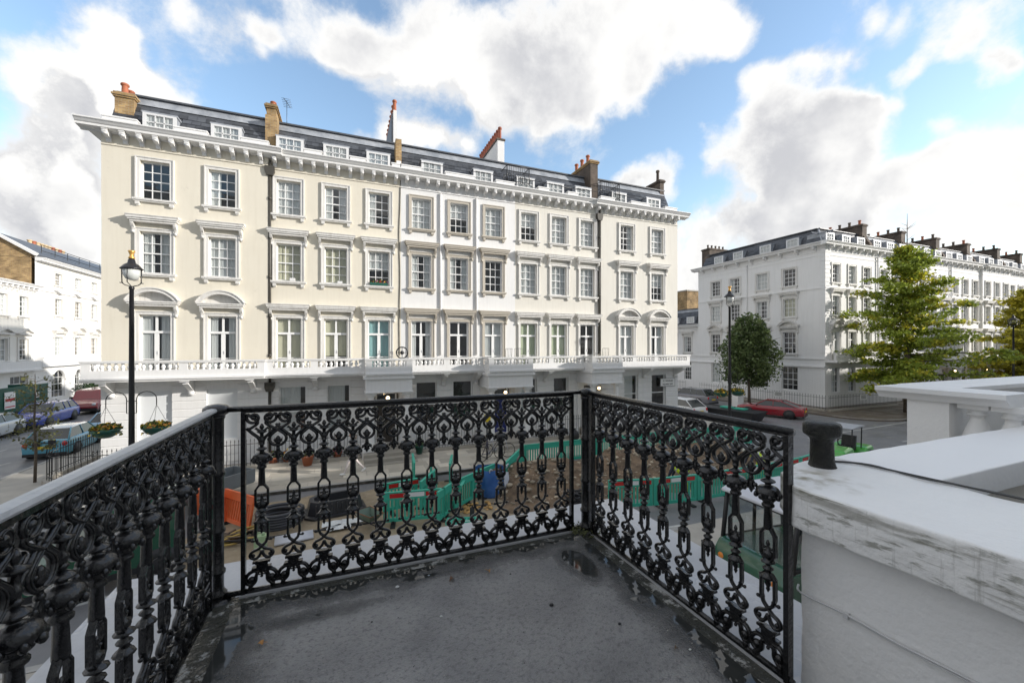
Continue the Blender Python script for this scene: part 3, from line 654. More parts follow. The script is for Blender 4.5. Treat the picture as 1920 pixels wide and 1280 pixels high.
# ================================================================ facing terrace
CW=(cur_w,1.0,0,8); CG=(cur_w,.7,0,9); CY=(cur_y,1.0,0,2); CGr=(cur_g,1.0,0,2); CT=(cur_t,1.0,0,3); TL=(cur_w,1.0,0,7,.45); TLW=(cur_w,.5,0,7); NO=None
h1=house('house','cream end terrace house with two arched first floor pediments beside left side street',-9.19,21.5,5.86,[1.74,4.10],cream,whitet,white,first='seg',ends=(1,1),
   curt=[NO,(cur_w,.35,-1,4),CG,CW,CG,CG],ground=[(1.74,1.15),(4.10,1.15)],group='stucco terrace houses across the street',dorm=[1.74,4.15],depth=7)
h2=house('house','cream terrace house with pot plants in one window between drainpipe and white house',-3.33,21.62,5.92,[.82,2.85,4.85],cream,whitet,white,
   curt=[CW,CG,(cur_w,.3,-1,4),CY,CY,(cur_w,1.0,0,7,.55),CY,(cur_y,1.0,0,2,.68),CT],ground=[(.98,1.15),(2.97,1.05)],porch=(5.2,2.1),group='stucco terrace houses across the street',depth=7)
h3=house('house','pure white terrace house with stone coloured window surrounds in middle of terrace',2.59,21.62,6.37,[1.05,3.08,5.07],white,tan,white,
   curt=[CW,TL,CW,TLW,TLW,NO,TLW,NO,CG],ground=[(1.32,1.1),(3.29,1.1)],porch=(5.45,2.5),group='stucco terrace houses across the street',dorm=[1.7,4.6],depth=7)
h4=house('house','pale cream terrace house with green blinds on first floor',8.96,21.62,5.77,[.87,2.86,4.85],creamp,whitet,white,
   curt=[TL,CW,CW,CW,CW,CW,CGr,CGr,NO],ground=[(.9,1.0),(3.0,1.0)],porch=(5.1,2.1),group='stucco terrace houses across the street',depth=7)
h5=house('house','pale cream end house with two arched pediments and street name plate',14.73,21.5,6.17,[1.95,4.42],creamp,whitet,white,first='seg',ends=(1,1),
   curt=[CG,CW,CW,TL,CW,CG],ground=[(2.3,1.1),(4.55,1.2)],group='stucco terrace houses across the street',dorm=[1.7,4.5],depth=7)
facade_balcony(h1,5.86,[(0,5.86,.85)],white,l=.25,console_x=(.35,3.0,5.3),pier_x=(2.95,))
facade_balcony(h2,5.92,[(0,4.15,.85),(4.15,6.25,1.75)],white,console_x=(1.95,),pier_x=(1.95,))
facade_balcony(h3,6.37,[(.33,4.2,.85),(4.2,6.7,1.75)],white,console_x=(2.2,4.0),pier_x=(2.2,))
facade_balcony(h4,5.77,[(.33,4.07,.85),(4.07,6.17,1.75)],white,console_x=(1.9,),pier_x=(1.9,))
facade_balcony(h5,6.17,[(.42,6.17,.85)],white,r=.25,console_x=(3.3,5.9),pier_x=(1.9,3.6))
porch(h2,5.2,2.1,1.72,white,door=(.05,.04,.035)); porch(h3,5.45,2.5,1.72,white,door=(.02,.03,.16)); porch(h4,5.12,2.1,1.72,white,door=(.10,.05,.03))
# plain white panels fill the two blind ground floor windows
for x in (1.74,4.10):
    b=MB(); b.box(x-.575,x+.575,.10,.12,1.3,3.5); ob('blind_panel',b,h1,mats=M('blind_panel',(.7,.72,.73),.6))
# party walls, chimneys
chimney(h1,.05,.70,.9,2.0,14.4,16.0,brick,[(.3,1.15,.5,.14,terra),(.32,1.6,.45,.14,terra),(.32,2.0,.45,.14,terra)])
chimney(h1,5.62,6.12,.75,1.5,14.3,16.35,brick,[],cap=False); chimney(h1,5.62,6.02,1.1,2.6,15,16.85,brick,[(5.85,1.5,.3,.13,terra),(5.85,2.2,.3,.13,terra)])
chimney(h2,5.7,6.0,.35,1.0,14.3,16.2,brick,[],cap=False)
s=MB(); s.prism([(2.2,15.5),(2.2,18.7),(6.8,18.7),(6.8,15.5)],5.78,5.96,'x'); s.mi=1; s.box(5.72,5.78,2.6,6.8,15.6,18.72); ch=ob('chimney',s,h2,mats=[white,leaddk])
for k in range(8): ob('chimney_pot',cached('cp1',lambda:pot_mesh(.65,.12,terra)),ch,(5.86,2.4+k*.56,18.7))
s=MB(); s.prism([(2.3,15),(2.3,18.25),(6.6,18.25),(6.6,15)],6.15,6.6,'x'); s.mi=1; s.box(6.1,6.65,2.25,6.65,18.25,18.36); ch=ob('chimney',s,h3,mats=[white,brickd])
for k in range(11): ob('chimney_pot',cached('cp2',lambda:pot_mesh(.8,.12,M('dark_terracotta',(.30,.09,.05),.7))),ch,(6.37,2.5+k*.39,18.36))
chimney(h4,5.4,5.95,.5,3.2,14.4,17.0,brickd,[(5.65,1.2,.6,.13,terra),(5.65,1.9,.6,.13,terra),(5.65,2.6,.6,.13,terra)],capmat=brick)
chimney(h5,5.75,6.1,1.2,2.6,14.4,16.9,brickd,[(5.9,1.6,.8,.12,brickd)])
for hh,w in ((h3,6.37),):
    s=MB(); s.prism([(.3,14.3),(.3,15.0),(1.5,16.5),(7,16.6),(7,14.3)],-.18,.05,'x'); ob('party_wall',s,hh,mats=white)
# shallow raised panels between the bays of the white house
for x in (2.05,4.05):
    s=MB(); s.tube([(x,-.05,4.9),(x,-.05,13.5)],.055,8); ob('downpipe',s,h3,mats=white)
s=MB(); s.tube([(4.05,-.06,13.5)]+[(4.05,-.06,6.0)],.03,6); ob('cable',s,h3,mats=white)
# drainpipes
def downpipe(H,x,y,z0=4.9,z1=13.2,m=pipeb):
    s=MB(); s.tube([(x,y,z0),(x,y,z1)],.06,8)
    for z in [z0+1.8*i for i in range(int((z1-z0)/1.8)+1)]: s.lathe([(.085,0),(.085,.12)],8,(x,y,z))
    s.prism([(-.14,0),(.14,0),(.2,.2),(.2,.42),(-.2,.42),(-.2,.2)],y-.12,y+.1,'y',M4=Matrix.Translation((x,0,z1)))
    s.tube([(x,y,z1+.4),(x+.02,y-.03,z1+.7)],.05,6); ob('drainpipe',s,H,mats=m)
downpipe(h2,.06,-.1); downpipe(h4,5.66,-.1); downpipe(h2,.06,-.1,.3,3.3)
s=MB(); s.tube(catmull([(5.85,-.02,4.9),(5.83,-.02,7),(5.87,-.02,9),(5.82,-.02,11),(5.87,-.02,12.6),(5.9,-.02,13.9)],4),.022,5); ob('cable',s,h2,mats=pipeb)
# roof terraces: black railings
def small_rail(H,x0,x1,y,z,h=.95,name='roof_railing'):
    s=MB(); s.tube([(x0,y,z+h),(x1,y,z+h)],.025,5); s.tube([(x0,y,z+.1),(x1,y,z+.1)],.018,5)
    n=int((x1-x0)/.13)
    for k in range(n+1): xx=x0+(x1-x0)*k/n; s.tube([(xx,y,z),(xx,y,z+h)],.012 if 0<k<n else .03,4)
    for xx in (x0,x1): s.tube([(xx,y,z+h),(xx,y+1.2,z+h)],.02,4); [s.tube([(xx,y+.15*j,z),(xx,y+.15*j,z+h)],.012,4) for j in range(1,8)]
    ob(name,s,H,mats=ironb)
small_rail(h3,6.0,7.4,.3,14.85,1.0); small_rail(h5,.2,1.6,.3,14.8,1.0)
s=MB(); s.tube([(.3,.05,15.1),(4.8,.05,14.95)],.02,5); ob('guard_rail',s,h4,mats=ironb)
for H,x in ((h3,1.7),(h3,4.6),(h4,4.85),(h5,1.9)):
    s=MB(); s.tube([(x-.75,.1,15.05),(x+.75,.1,15.05)],.018,5); ob('guard_rail',s,H,mats=ironb)
# TV aerial
s=MB(); s.tube([(0,0,0),(0,0,1.6)],.015,4); s.tube([(-.1,-.4,1.5),(.1,.5,1.55)],.012,4)
for k in range(6): s.tube([(-.2,-.35+k*.16,1.51),(.2,-.35+k*.16,1.51)],.008,4)
ob('aerial',s,h2,(.5,2.0,16.3),mats=ironb)
# window box plants on the second floor, house number bits, street name plate
def blooms(m,cx,cy,cz,rx,ry,rz_,n,cols,leafsz=.05,seed=1):
    """clump of leaves (slot 0) and flowers (slots 1..)"""
    rg=random.Random(seed)
    for i in range(n):
        a=rg.random()*6.28; rr=rg.random()**.5; p=Vector((cx+rx*rr*math.cos(a),cy+ry*rr*math.sin(a),cz+rz_*rg.random()*(1-.5*rr)))
        m.mi=0 if rg.random()<.6 else 1+rg.randrange(cols); s=leafsz*(.6+rg.random()*.8)
        u=Vector((rg.gauss(0,1),rg.gauss(0,1),rg.gauss(0,1))).normalized(); v=u.orthogonal().normalized()*s; w_=u.cross(v).normalized()*s*.7
        m.add([p-v,p+w_,p+v,p-w_],[(0,1,2,3)])
    m.mi=0
leafg=M('plant_leaf',(.07,.12,.03),.6,isl=.4); flr=M('red_flower',(.45,.03,.04),.6,isl=.3); fly=M('yellow_flower',(.75,.5,.04),.6,isl=.25); flp=M('mauve_flower',(.3,.08,.2),.6,isl=.3); flw=M('white_flower',(.75,.75,.7),.6,isl=.1)
def planted(name,label,cat,loc,w,d,h,col,flowers,group=None,n=90,sz=.05,up=.25,seed=1,long=False):
    t=thing(name,label,cat,loc,0,group)
    m=MB()
    if long: m.box(-w/2,w/2,-d/2,d/2,0,h)
    else: m.lathe([(w*.33,0),(w*.5,h*.85),(w*.54,h*.86),(w*.54,h),(w*.44,h),(w*.4,h*.9)],14)
    ob('pot',m,t,mats=col)
    f=MB(); blooms(f,0,0,h*.9,w*.52,d*.52 if long else w*.52,up,n,len(flowers),sz,seed); p=ob('plants',f,t,mats=[leafg]+flowers); p['kind']='stuff'; return t
greenplastic=M('dark_green_plastic',(.02,.10,.075),.4)
planted('window_box','window box of red and yellow flowers on second floor sill of cream house','window box',(1.5,21.53,8.42),.85,.16,.14,greenplastic,[flr,fly,flp],n=130,sz=.045,up=.22,long=True)
planted('window_box','small white planter on second floor sill nearest the drainpipe','window box',(-2.35,21.55,8.42),.22,.14,.14,white,[leafg],n=10,sz=.03,up=.06,long=True,seed=4)
planted('window_box','small white planter on middle second floor sill of cream house','window box',(-.3,21.55,8.42),.22,.14,.12,white,[leafg],n=10,sz=.03,up=.06,long=True,seed=5)
pl=MB(); pl.box(-.62,.62,-.03,0,-.27,.27); pl.mi=1; pl.box(-.62,.62,-.034,-.031,-.27,-.25); pl.box(-.62,.62,-.034,-.031,.25,.27); pl.box(-.62,-.6,-.034,-.031,-.25,.25); pl.box(.6,.62,-.034,-.031,-.25,.25)
sg=ob('street_sign',pl,mats=[M('sign_white',(.8,.8,.78),.4),M('sign_black',(.02,.02,.02),.5)]); sg.location=(20.0,21.465,2.95); tagt(sg,'white street name plate on ground floor of the right end house','sign')
for t_,z in (('ST. GEORGES',.05),('SQUARE SW1',-.17)):
    o=ob('lettering',text_mb(t_,.15),sg,(0,-.036,z)); o.rotation_euler=(R(90),0,0); o.data.materials.append(M('sign_black',(.02,.02,.02)))
# ================================================================ white terrace on the right
import math as _m
def px_on_line(px,p,d):
    r=(px-960)/764; rx,ry=_s+_c*r,_c-_s*r   # viewing direction of that column of the photograph
    return (p[1]*rx-p[0]*ry)/(d[0]*ry-d[1]*rx)
pC=Vector((38.05,22.3)); pF=Vector((38.051,35.9)); dA=(pC-pF).normalized(); rzA=math.atan2(dA.y,dA.x); LA=(pC-pF).length
colsA=[round(px_on_line(p,pF,dA),2) for p in (1342,1378,1429,1480)]
rowsR=[(10.9,1.15,1.6,'sash',None),(8.06,1.15,1.7,'sash','flat'),(4.66,1.2,2.0,'sash','seg')]
hA=house('house','tall white corner house with shaded side wall and slate mansard behind the round green tree',0,0,LA,colsA,white,whitet,white,origin=(pF.x,pF.y,0),rz=rzA,near=False,ends=(1,0),sides=(1,0),hip=(0,1),
   curt=[NO,CG,CW,NO,CW,NO,TLW,CY],ground=[(colsA[0],1.15),(colsA[1],1.0),(colsA[2],1.2),(colsA[3],1.5)],floors=rowsR,bracket_step=1.5,parapets=False,group='white stucco houses beyond the side street',depth=8,mz=(14.45,15.9))
def band(H,w,zs,m=white,l=0,x0=0):
    for z,h,p in zs:
        s=MB(); s.box(x0-l,w+l,-p,0,z,z+h); ob('string_course',s,H,mats=m)
band(hA,LA,[(10.35,.1,.06),(4.2,.12,.08),(3.5,.14,.12),(13.2,.08,.03)],l=0)
chimney(hA,-.6,.5,1.2,4.2,13,16.6,brickd,[(.0,1.5+k*.6,.45,.12,brickd) for k in range(5)],capmat=brickd)
s=MB(); s.tube([(colsA[1]+1.4,-.06,4.5),(colsA[1]+1.4,-.06,13.6)],.06,6); ob('drainpipe',s,hA,mats=white)
xb=38.05; pB=(xb,22.3); dB=(1,0)
bpx=[[1568,1600,1632],[1665,1694,1722]]
allc=[px_on_line(p,pB,dB) for p in (1569,1600,1631)]
names=['first','second']
pos=0; wB=6.5
lab=['white terrace house on the sunlit corner with quoins, left of the ginkgo','white terrace house directly behind the leader of the big ginkgo','white terrace house behind the right half of the big ginkgo','white terrace house between the big ginkgo and the yellow tree','white terrace house behind the yellow tree','farthest white terrace house at right edge of the photo']
for k in range(6):
    w=wB if k else 7.4
    cs=[1.45,3.75,5.95] if k==0 else [1.1,3.25,5.4]
    hb=house('house',lab[k],0,0,w,cs,white,whitet,white,origin=(xb+pos,22.3 if k!=4 else 22.1,0),near=False,ends=(1 if k==0 else 0,0),sides=((0,1) if k==0 else (1,1)),hip=((1,0) if k==0 else (0,0)),first='seg',curt=[NO,CG,NO,TL,CG],ground=[(c,1.1) for c in cs[:2]],
       porch=(cs[2],2.0) if k else None,floors=[(10.9,1.0,1.6,'sash',None),(8.06,1.0,1.7,'sash','flat'),(4.05,1.05,2.6,'french','seg' if k==0 else 'flat')],bracket_step=1.1,parapets=False,course=True,group='white stucco houses beyond the side street',depth=8,mz=(14.45,15.9))
    band(hb,w,[(10.35,.1,.06),(13.2,.08,.03)])
    facade_balcony(hb,w,[(.0,w,.85)],white,near=False,step=.22,pier_x=(w/2,))
    if k: porch(hb,cs[2],2.0,1.7,white,door=(.02,.02,.025))
    if k in (1,3): s=MB(); s.tube([(.1,-.1,4.9),(.1,-.1,13.6)],.07,6); ob('drainpipe',s,hb,mats=white)
    chimney(hb,w-.35,w+.35,.9,4.8,14.2,16.7,brickd,[(w,1.3+j*.85,.45,.13,terra if (j+k)%3==0 else brickd) for j in range(5)],capmat=brickd)
    s=MB(); s.prism([(.3,14.3),(.4,15.0),(1.2,16.3),(2.0,16.3),(2.0,14.3)],w-.2,w+.2,'x'); ob('party_wall',s,hb,mats=brickd)
    if k==0:
        for z in range(26):
            s=MB(); s.box(-.03,.55 if z%2 else .75,-.035,.4,4.8+z*.36,4.8+z*.36+.33); ob('quoin',s,hb,mats=white)
    pos+=w
# lower wing further down the side street, brick house behind it
hm=house('house','lower white house with small slate attic at end of terrace gap',0,0,11,[1.6,4.2,6.6,9.1],white,whitet,white,origin=(pF.x-dA.x*11+.3,pF.y-dA.y*11,0),rz=rzA,near=False,
   floors=[(4.6,1.1,1.9,'sash','flat')],ground=[(9.1,1.1),(6.6,1.1),(4.2,1.1)],curt=[NO,CG],ztop=7.6,brackets=False,parapets=False,mz=(8.0,9.9),depth=7)
band(hm,11,[(4.2,.12,.08),(3.5,.14,.12)])
s=MB(); s.box(41.5,52,41,54,0,12.6); s.mi=1; s.box(41.4,52.1,40.9,54.1,12.6,12.75); hb=ob('brick_house',s,mats=[brick,stone]); tagt(hb,'yellow brick side wall rising behind the lower white house','house')
# ================================================================ left side street
wall_l=M('cream_white_stucco',(.76,.74,.69),.7,(1.5,.12,(.65,.62,.55)))
def arch_fill(H,x,w,z,mat):
    m=MB(); r=w/2; n=10
    for k in range(n):
        a0=PI*k/n;a1=PI*(k+1)/n; p0=(x+r*math.cos(a0),z+r*math.sin(a0)); p1=(x+r*math.cos(a1),z+r*math.sin(a1))
        m.add([(p0[0],-.004,p0[1]),(p1[0],-.004,p1[1]),(p1[0],-.004,z+r+.02),(p0[0],-.004,z+r+.02),(p0[0],.12,p0[1]),(p1[0],.12,p1[1])],[(0,1,2,3),(0,4,5,1)])
    ob('arch',m,H,mats=mat)
    m=MB(); m.tube([(x+(r+.08)*math.cos(PI*k/14),-.03,z+(r+.08)*math.sin(PI*k/14)) for k in range(15)],.08,6); ob('arch_moulding',m,H,mats=white)
hl=house('house','three storey cream wing with triangular pediments behind the green hoarding',0,0,18.4,[10.2,12.5,14.75,17.05],wall_l,whitet,white,origin=(-25,29.8,0),rz=R(90),near=False,
   floors=[(7.85,1.05,1.65,'sash',None),(4.2,1.15,1.76,'sash','tri')],curt=[CG,NO,CG],ztop=10.25,bracket_step=.6,parapets=False,dorm=[],mz=(10.4,10.7),course=False,depth=6)
s=MB(); s.box(0,18.4,-.45,0,3.45,4.1); s.box(0,18.4,-.55,0,3.3,3.45); ob('parapet',s,hl,mats=white)
ob('ground_wall',wall_mesh(18.4,-.3,3.3,[(12.4,.6,3.4,2.3),(16.6,.6,2.0,2.3)],white,back=False,side_d=6),hl)
for x,w in ((12.4,3.4),(16.6,2.0)): make_window(hl,x,.6,w,2.3,'sash',None,None,False,None,3,1,False,meet=.72)
ht=house('house','tall cream house with roof pots and arched ground floor windows in left side street',0,0,18,[3.1,6.1,8.9,11.9,14.9],wall_l,whitet,white,origin=(-25,48.2,0),rz=R(90),near=False,sides=(0,1),hip=(1,0),
   floors=[(11.0,1.0,1.1,'sash',None),(8.2,1.05,1.55,'sash',None),(4.45,1.1,1.75,'sash','seg')],curt=[NO,CG,CG],ztop=12.75,brackets=False,parapets=False,dorm=[],mz=(12.9,13.3),course=False,depth=3.0)
band(ht,18,[(10.25,.2,.1)])
for x in (3.1,6.1,8.9,11.9):
    s=MB(); s.box(x-.85,x+.85,-.35,0,10.45,10.65); s.prism([(x-.8,10.45),(x+.8,10.45),(x,10.2)],-.3,0,'y'); ob('balconette',s,ht,mats=white)
s=MB(); s.box(0,18,-.5,0,3.55,4.3); s.box(0,18,-.6,0,4.3,4.42); ob('parapet',s,ht,mats=white)
for z in range(24): s=MB(); s.box(.0,.9 if z%2 else 1.3,-.03,0,4.5+z*.34,4.5+z*.34+.3); ob('quoin',s,ht,mats=white)
ob('ground_wall',wall_mesh(18,-.3,3.5,[(3.1,.6,1.9,2.5),(6.1,.1,1.1,2.9),(8.9,.6,1.5,2.5),(11.9,.6,1.5,2.5)],white,back=False,side_d=3),ht)
for x,w,z,h in ((3.1,1.9,.6,2.5),(6.1,1.1,.1,2.9),(8.9,1.5,.6,2.5),(11.9,1.5,.6,2.5)):
    make_window(ht,x,z,w,h,'sash',None,None,False,None,3,2,False,meet=.5); arch_fill(ht,x,w,z+h-w/2,white)
g=MB(); g.prism([(-28,9),(-28,13.0),(-24.9,13.0)][::-1]+[] if False else [(-25.3,4),(-38,4),(-38,14.7),(-27.5,14.85),(-25.3,13.35)],48.25,66,'y'); 
g.mi=1; g.prism([(-25.0,13.2),(-27.5,14.9),(-38,14.75),(-38,14.9),(-27.5,15.05),(-24.9,13.35)],48.15,66.1,'y'); gb=ob('gable',g,mats=[brick,slate]); gb.parent=ht; gb.matrix_parent_inverse=(Matrix.Translation((-25,48.2,0))@Matrix.Rotation(R(90),4,'Z')).inverted()
g=MB(); g.prism([(-24.95,13.2),(-27.5,14.85),(-38,14.75),(-38,15.0),(-27.55,15.12),(-24.8,13.4)],48.0,48.35,'y'); gc=ob('verge',g,mats=white); gc.parent=ht; gc.matrix_parent_inverse=gb.matrix_parent_inverse.copy()
chimney(ht,8.4,14.3,4.6,5.3,14,15.35,brick,[(8.8+k*.58,4.95,.62,.2,(terra if k in (1,6,8) else terrac)) for k in range(10)])
g=MB(); 
for z in (14.0,14.5): g.tube([(2,.6,z),(17,.6,z)],.03,5)
for k in range(9): g.tube([(2+k*1.87,.6,13.2),(2+k*1.87,.6,14.5)],.025,4)
ob('roof_railing',g,ht,mats=ironb)
# hoarding
hg=M('hoarding_green',(.012,.085,.06),.5,(1.5,.3,(.02,.11,.08)))
H_=thing('hoarding','dark green plywood site hoarding round the wing in left side street','hoarding',(-22.3,31,0),R(90))
for k in range(11):
    s=MB(); s.box(k*1.22+.01,k*1.22+1.21,0,.03,.1,2.35+.0*k); ob('board',s,H_,mats=hg)
s=MB(); s.box(0,13.45,-.04,.0,2.25,2.42); ob('capping',s,H_,mats=hg)
s=MB(); s.box(13.43,13.46,0,2.3,.1,2.35); ob('board',s,H_,mats=hg)
def notice(x,z,w,h,stripes):
    s=MB(); s.box(x-w/2,x+w/2,-.055,-.04,z,z+h); s.mi=1
    for a,b in stripes: s.box(x-w/2+.05,x+w/2-.05,-.06,-.056,z+h*a,z+h*b)
    ob('notice',s,H_,mats=[M('sign_white',(.8,.8,.78)),flr])
notice(9.4,.9,1.0,1.2,[(.45,.62),(.1,.16)]); notice(7.2,1.25,.5,.4,[]); notice(12.2,1.4,.35,.4,[(.2,.4)])
# ================================================================ our own row, unseen; massing invented to cast shadow and admit sky fill
s=MB(); s.box(-40,24,-14,-.72,0,6.4); s.box(-40,41,-14,-6.7,6.42,15.9); s.box(41,47,-14,-6.7,0,15.7); s.box(47,150,-14,-6.7,0,15.9); s.box(-40,41,-7.2,-6.75,15.9,20.9); s.box(47,150,-7.2,-6.75,15.9,20.9)
own=ob('own_terrace_blocker',s,mats=white); tagt(own,'unseen white terrace behind the balcony, its stepped shape invented for shadow and sky fill','house')
# ================================================================ our balcony
FZ=4.0
floorm=M('wet_asphalt_roofing',(.37,.365,.36),.35,(1.9,.8,(.20,.20,.205)),(95,1.0),dirt=((.10,.10,.105),42,.50,.72))
def standing_water(m,spots):
    """water lies in the low edges of the roof and in a few hollows"""
    t=m.node_tree; b=t.nodes['Principled BSDF']; geo=[n for n in t.nodes if n.type=='NEW_GEOMETRY'][0]; sp=t.nodes.new('ShaderNodeSeparateXYZ'); t.links.new(geo.outputs['Position'],sp.inputs[0])
    def mr(src,a0,a1,b0=0,b1=1,sm=True):
        n=t.nodes.new('ShaderNodeMapRange'); n.inputs['From Min'].default_value=a0; n.inputs['From Max'].default_value=a1; n.inputs['To Min'].default_value=b0; n.inputs['To Max'].default_value=b1
        if sm: n.interpolation_type='SMOOTHSTEP'
        t.links.new(src,n.inputs['Value']); return n.outputs[0]
    def mth(op,x,y):
        n=t.nodes.new('ShaderNodeMath'); n.operation=op; t.links.new(x,n.inputs[0])
        if isinstance(y,(int,float)): n.inputs[1].default_value=y
        else: t.links.new(y,n.inputs[1])
        return n.outputs[0]
    e=mth('MAXIMUM',mth('MAXIMUM',mr(sp.outputs[0],1.28,1.62),mr(sp.outputs[1],2.30,2.62)),mr(sp.outputs[0],-.22,-.56))
    for cx,cy,rx,ry,w in spots:
        mp=t.nodes.new('ShaderNodeMapping'); mp.inputs['Location'].default_value=(-cx/rx,-cy/ry,0); mp.inputs['Scale'].default_value=(1/rx,1/ry,0); t.links.new(geo.outputs['Position'],mp.inputs[0])
        l=t.nodes.new('ShaderNodeVectorMath'); l.operation='LENGTH'; t.links.new(mp.outputs[0],l.inputs[0]); e=mth('MAXIMUM',e,mr(l.outputs['Value'],1.25,.0,0,w))
    nz=t.nodes.new('ShaderNodeTexNoise'); nz.inputs['Scale'].default_value=4.5; nz.inputs['Detail'].default_value=9; nz.inputs['Roughness'].default_value=.62; t.links.new(geo.outputs['Position'],nz.inputs['Vector'])
    s=mth('ADD',mth('MULTIPLY',e,.62),mth('MULTIPLY',nz.outputs[0],.9))
    damp=mr(s,.46,.92); pool=mr(s,.88,1.04)
    cur=b.inputs['Base Color'].links[0].from_socket
    for f,c,k in ((damp,(.075,.077,.08),.85),(pool,(.028,.03,.028),.9)):
        mx=t.nodes.new('ShaderNodeMix'); mx.data_type='RGBA'; t.links.new(mth('MULTIPLY',f,k),mx.inputs['Factor']); t.links.new(cur,mx.inputs['A']); mx.inputs['B'].default_value=(*c,1); cur=mx.outputs['Result']
    t.links.new(cur,b.inputs['Base Color'])
    r1=mr(damp,0,1,.36,.15,False); n=t.nodes.new('ShaderNodeMix'); t.links.new(pool,n.inputs['Factor']); t.links.new(r1,n.inputs['A']); n.inputs['B'].default_value=.025; t.links.new(n.outputs['Result'],b.inputs['Roughness'])
    bp=[x for x in t.nodes if x.type=='BUMP'][0]; t.links.new(mr(pool,0,.8,1.0,.0,False),bp.inputs['Strength'])
standing_water(floorm,[(1.40,2.30,.17,.34,1.25),(-.15,2.35,.5,.10,.9),(1.52,1.2,.10,.5,1.1),(.55,2.5,.5,.08,1.0),(-.45,1.6,.14,.9,1.0),(.3,1.2,.5,.35,.35)])
ledgem=M('wet_painted_ledge',(.52,.525,.54),.4,(1.6,.5,(.33,.335,.35)),(25,.25),dirt=((.28,.27,.22),7,.62,.8)); wetness(ledgem,2,.5,.2)
gutterm=M('wet_edge_strip',(.05,.05,.042),.12,(9,.6,(.03,.035,.02)),(60,.9),dirt=((.42,.42,.40),11,.54,.6)); wetness(gutterm,5,.35,.04,.4,.55)
b=MB(); b.box(-.56,1.6,-.7,2.6,3.6,FZ); ob('balcony_floor',b,mats=floorm,kind='structure')
b=MB()   # ledge ring round the floor, slightly lower, carries the railings
b.box(-1.24,-.70,-.7,3.2,3.62,FZ-.035); b.box(-.70,1.74,2.72,3.2,3.62,FZ-.035); b.box(1.74,2.35,1.14,3.2,3.62,FZ-.035)
b.box(-1.3,2.41,3.2,3.28,3.70,FZ-.07); b.box(-1.3,-1.24,-.7,3.2,3.70,FZ-.07)
lg=ob('balcony_ledge',b,mats=ledgem,kind='structure')
b=MB(); b.box(-.70,-.56,-.7,2.72,3.62,FZ-.02); b.box(-.56,1.6,2.6,2.72,3.62,FZ-.02); b.box(1.6,1.74,-.7,2.72,3.62,FZ-.02)
ob('gutter_strip',b,mats=gutterm,kind='structure')
b=MB(); b.box(-.56,1.72,2.695,2.735,FZ-.03,FZ-.008); b.box(1.70,1.74,1.14,2.69,FZ-.03,FZ-.008); ob('kerb_line',b,mats=ledgem,kind='structure')
b=MB(); b.box(-1.0,2.1,-.7,2.95,2.9,3.62); b.box(-.95,-.55,2.4,2.8,.1,2.9); b.box(1.65,2.05,2.4,2.8,.1,2.9)
tagt(ob('portico',b,mats=white),'white portico beneath the balcony we stand on','portico')
def floor_px(px,py,z=FZ):
    f=(5.4-z)*764/(py-648); r=(px-960)/764; return (f*(_s+_c*r),f*(_c-_s*r))
# small things lying on the floor
def leaf(px,py,col,s,label,rz):
    x,y=floor_px(px,py); m=MB(); n=7
    vs=[(0,0,.012)]+[(s*math.cos(2*PI*k/n)*(1 if k%2 else .55),s*.7*math.sin(2*PI*k/n)*(1 if k%2 else .6),.003+.016*abs(math.sin(k*2.1))) for k in range(n)]
    m.add(vs,[(0,k+1,(k+1)%n+1) for k in range(n)]); m.tube([(s*.8,0,.01),(s*1.5,.2*s,.004)],.0012,4)
    o=ob('fallen_leaf',m,mats=M('leaf_%g'%col[0],col,.6)); o.location=(x,y,FZ+.002); o.rotation_euler=(0,0,rz); tagt(o,label,'leaf','leaves fallen on the balcony floor')
leaf(848,1087,(.12,.06,.03),.030,'dark curled brown leaf on balcony floor in front of the back railing',1); leaf(916,1072,(.38,.20,.07),.022,'small tan leaf lying right of the curled brown leaf',2)
leaf(489,1209,(.50,.24,.07),.018,'tiny orange leaf on the wet floor near left railing',0); leaf(1268,1218,(.17,.11,.06),.014,'tiny brown leaf on the floor near the right railing',.5)
def pebble(px,py,col,s,label):
    x,y=floor_px(px,py); m=MB(); m.ball((0,0,s*.5),s,7,1.2,.9,.6); o=ob('pebble',m,mats=M('peb_%g'%col[0],col,.6)); o.location=(x,y,FZ); tagt(o,label,'pebble','grit on the balcony floor')
pebble(1034,1135,(.012,.012,.015),.011,'black pebble in the middle of the balcony floor'); pebble(1162,1170,(.015,.015,.02),.008,'black pebble toward the right railing')
pebble(745,1101,(.7,.7,.7),.010,'white chip of paint near the back railing'); pebble(827,1156,(.6,.62,.6),.007,'pale chip in the middle of the floor'); pebble(1294,1218,(.6,.6,.6),.006,'pale chip beside the tiny brown leaf')
pebble(804,1079,(.35,.4,.45),.006,'small grey chip left of the curled leaf'); pebble(957,1076,(.02,.02,.02),.005,'black speck beside the tan leaf'); pebble(697,1166,(.02,.02,.02),.005,'black speck in the left part of the floor')
rg=random.Random(5); m=MB()
for i in range(420):
    x,y=rg.uniform(-.55,1.6),rg.uniform(.3,2.68); s=.0012+.0028*rg.random()**3; m.mi=rg.choice((0,0,1)); m.add([(x-s,y,FZ),(x+s,y,FZ),(x,y+s,FZ+s),(x,y-s*.8,FZ+s*.8)],[(0,1,2),(0,1,3),(0,2,3),(1,2,3)])
gr=ob('grit',m,mats=[M('grit_dark',(.015,.015,.015),.7),M('grit_light',(.45,.44,.40),.7)],kind='stuff'); tagt(gr,'scattered grit on the wet balcony floor','grit')
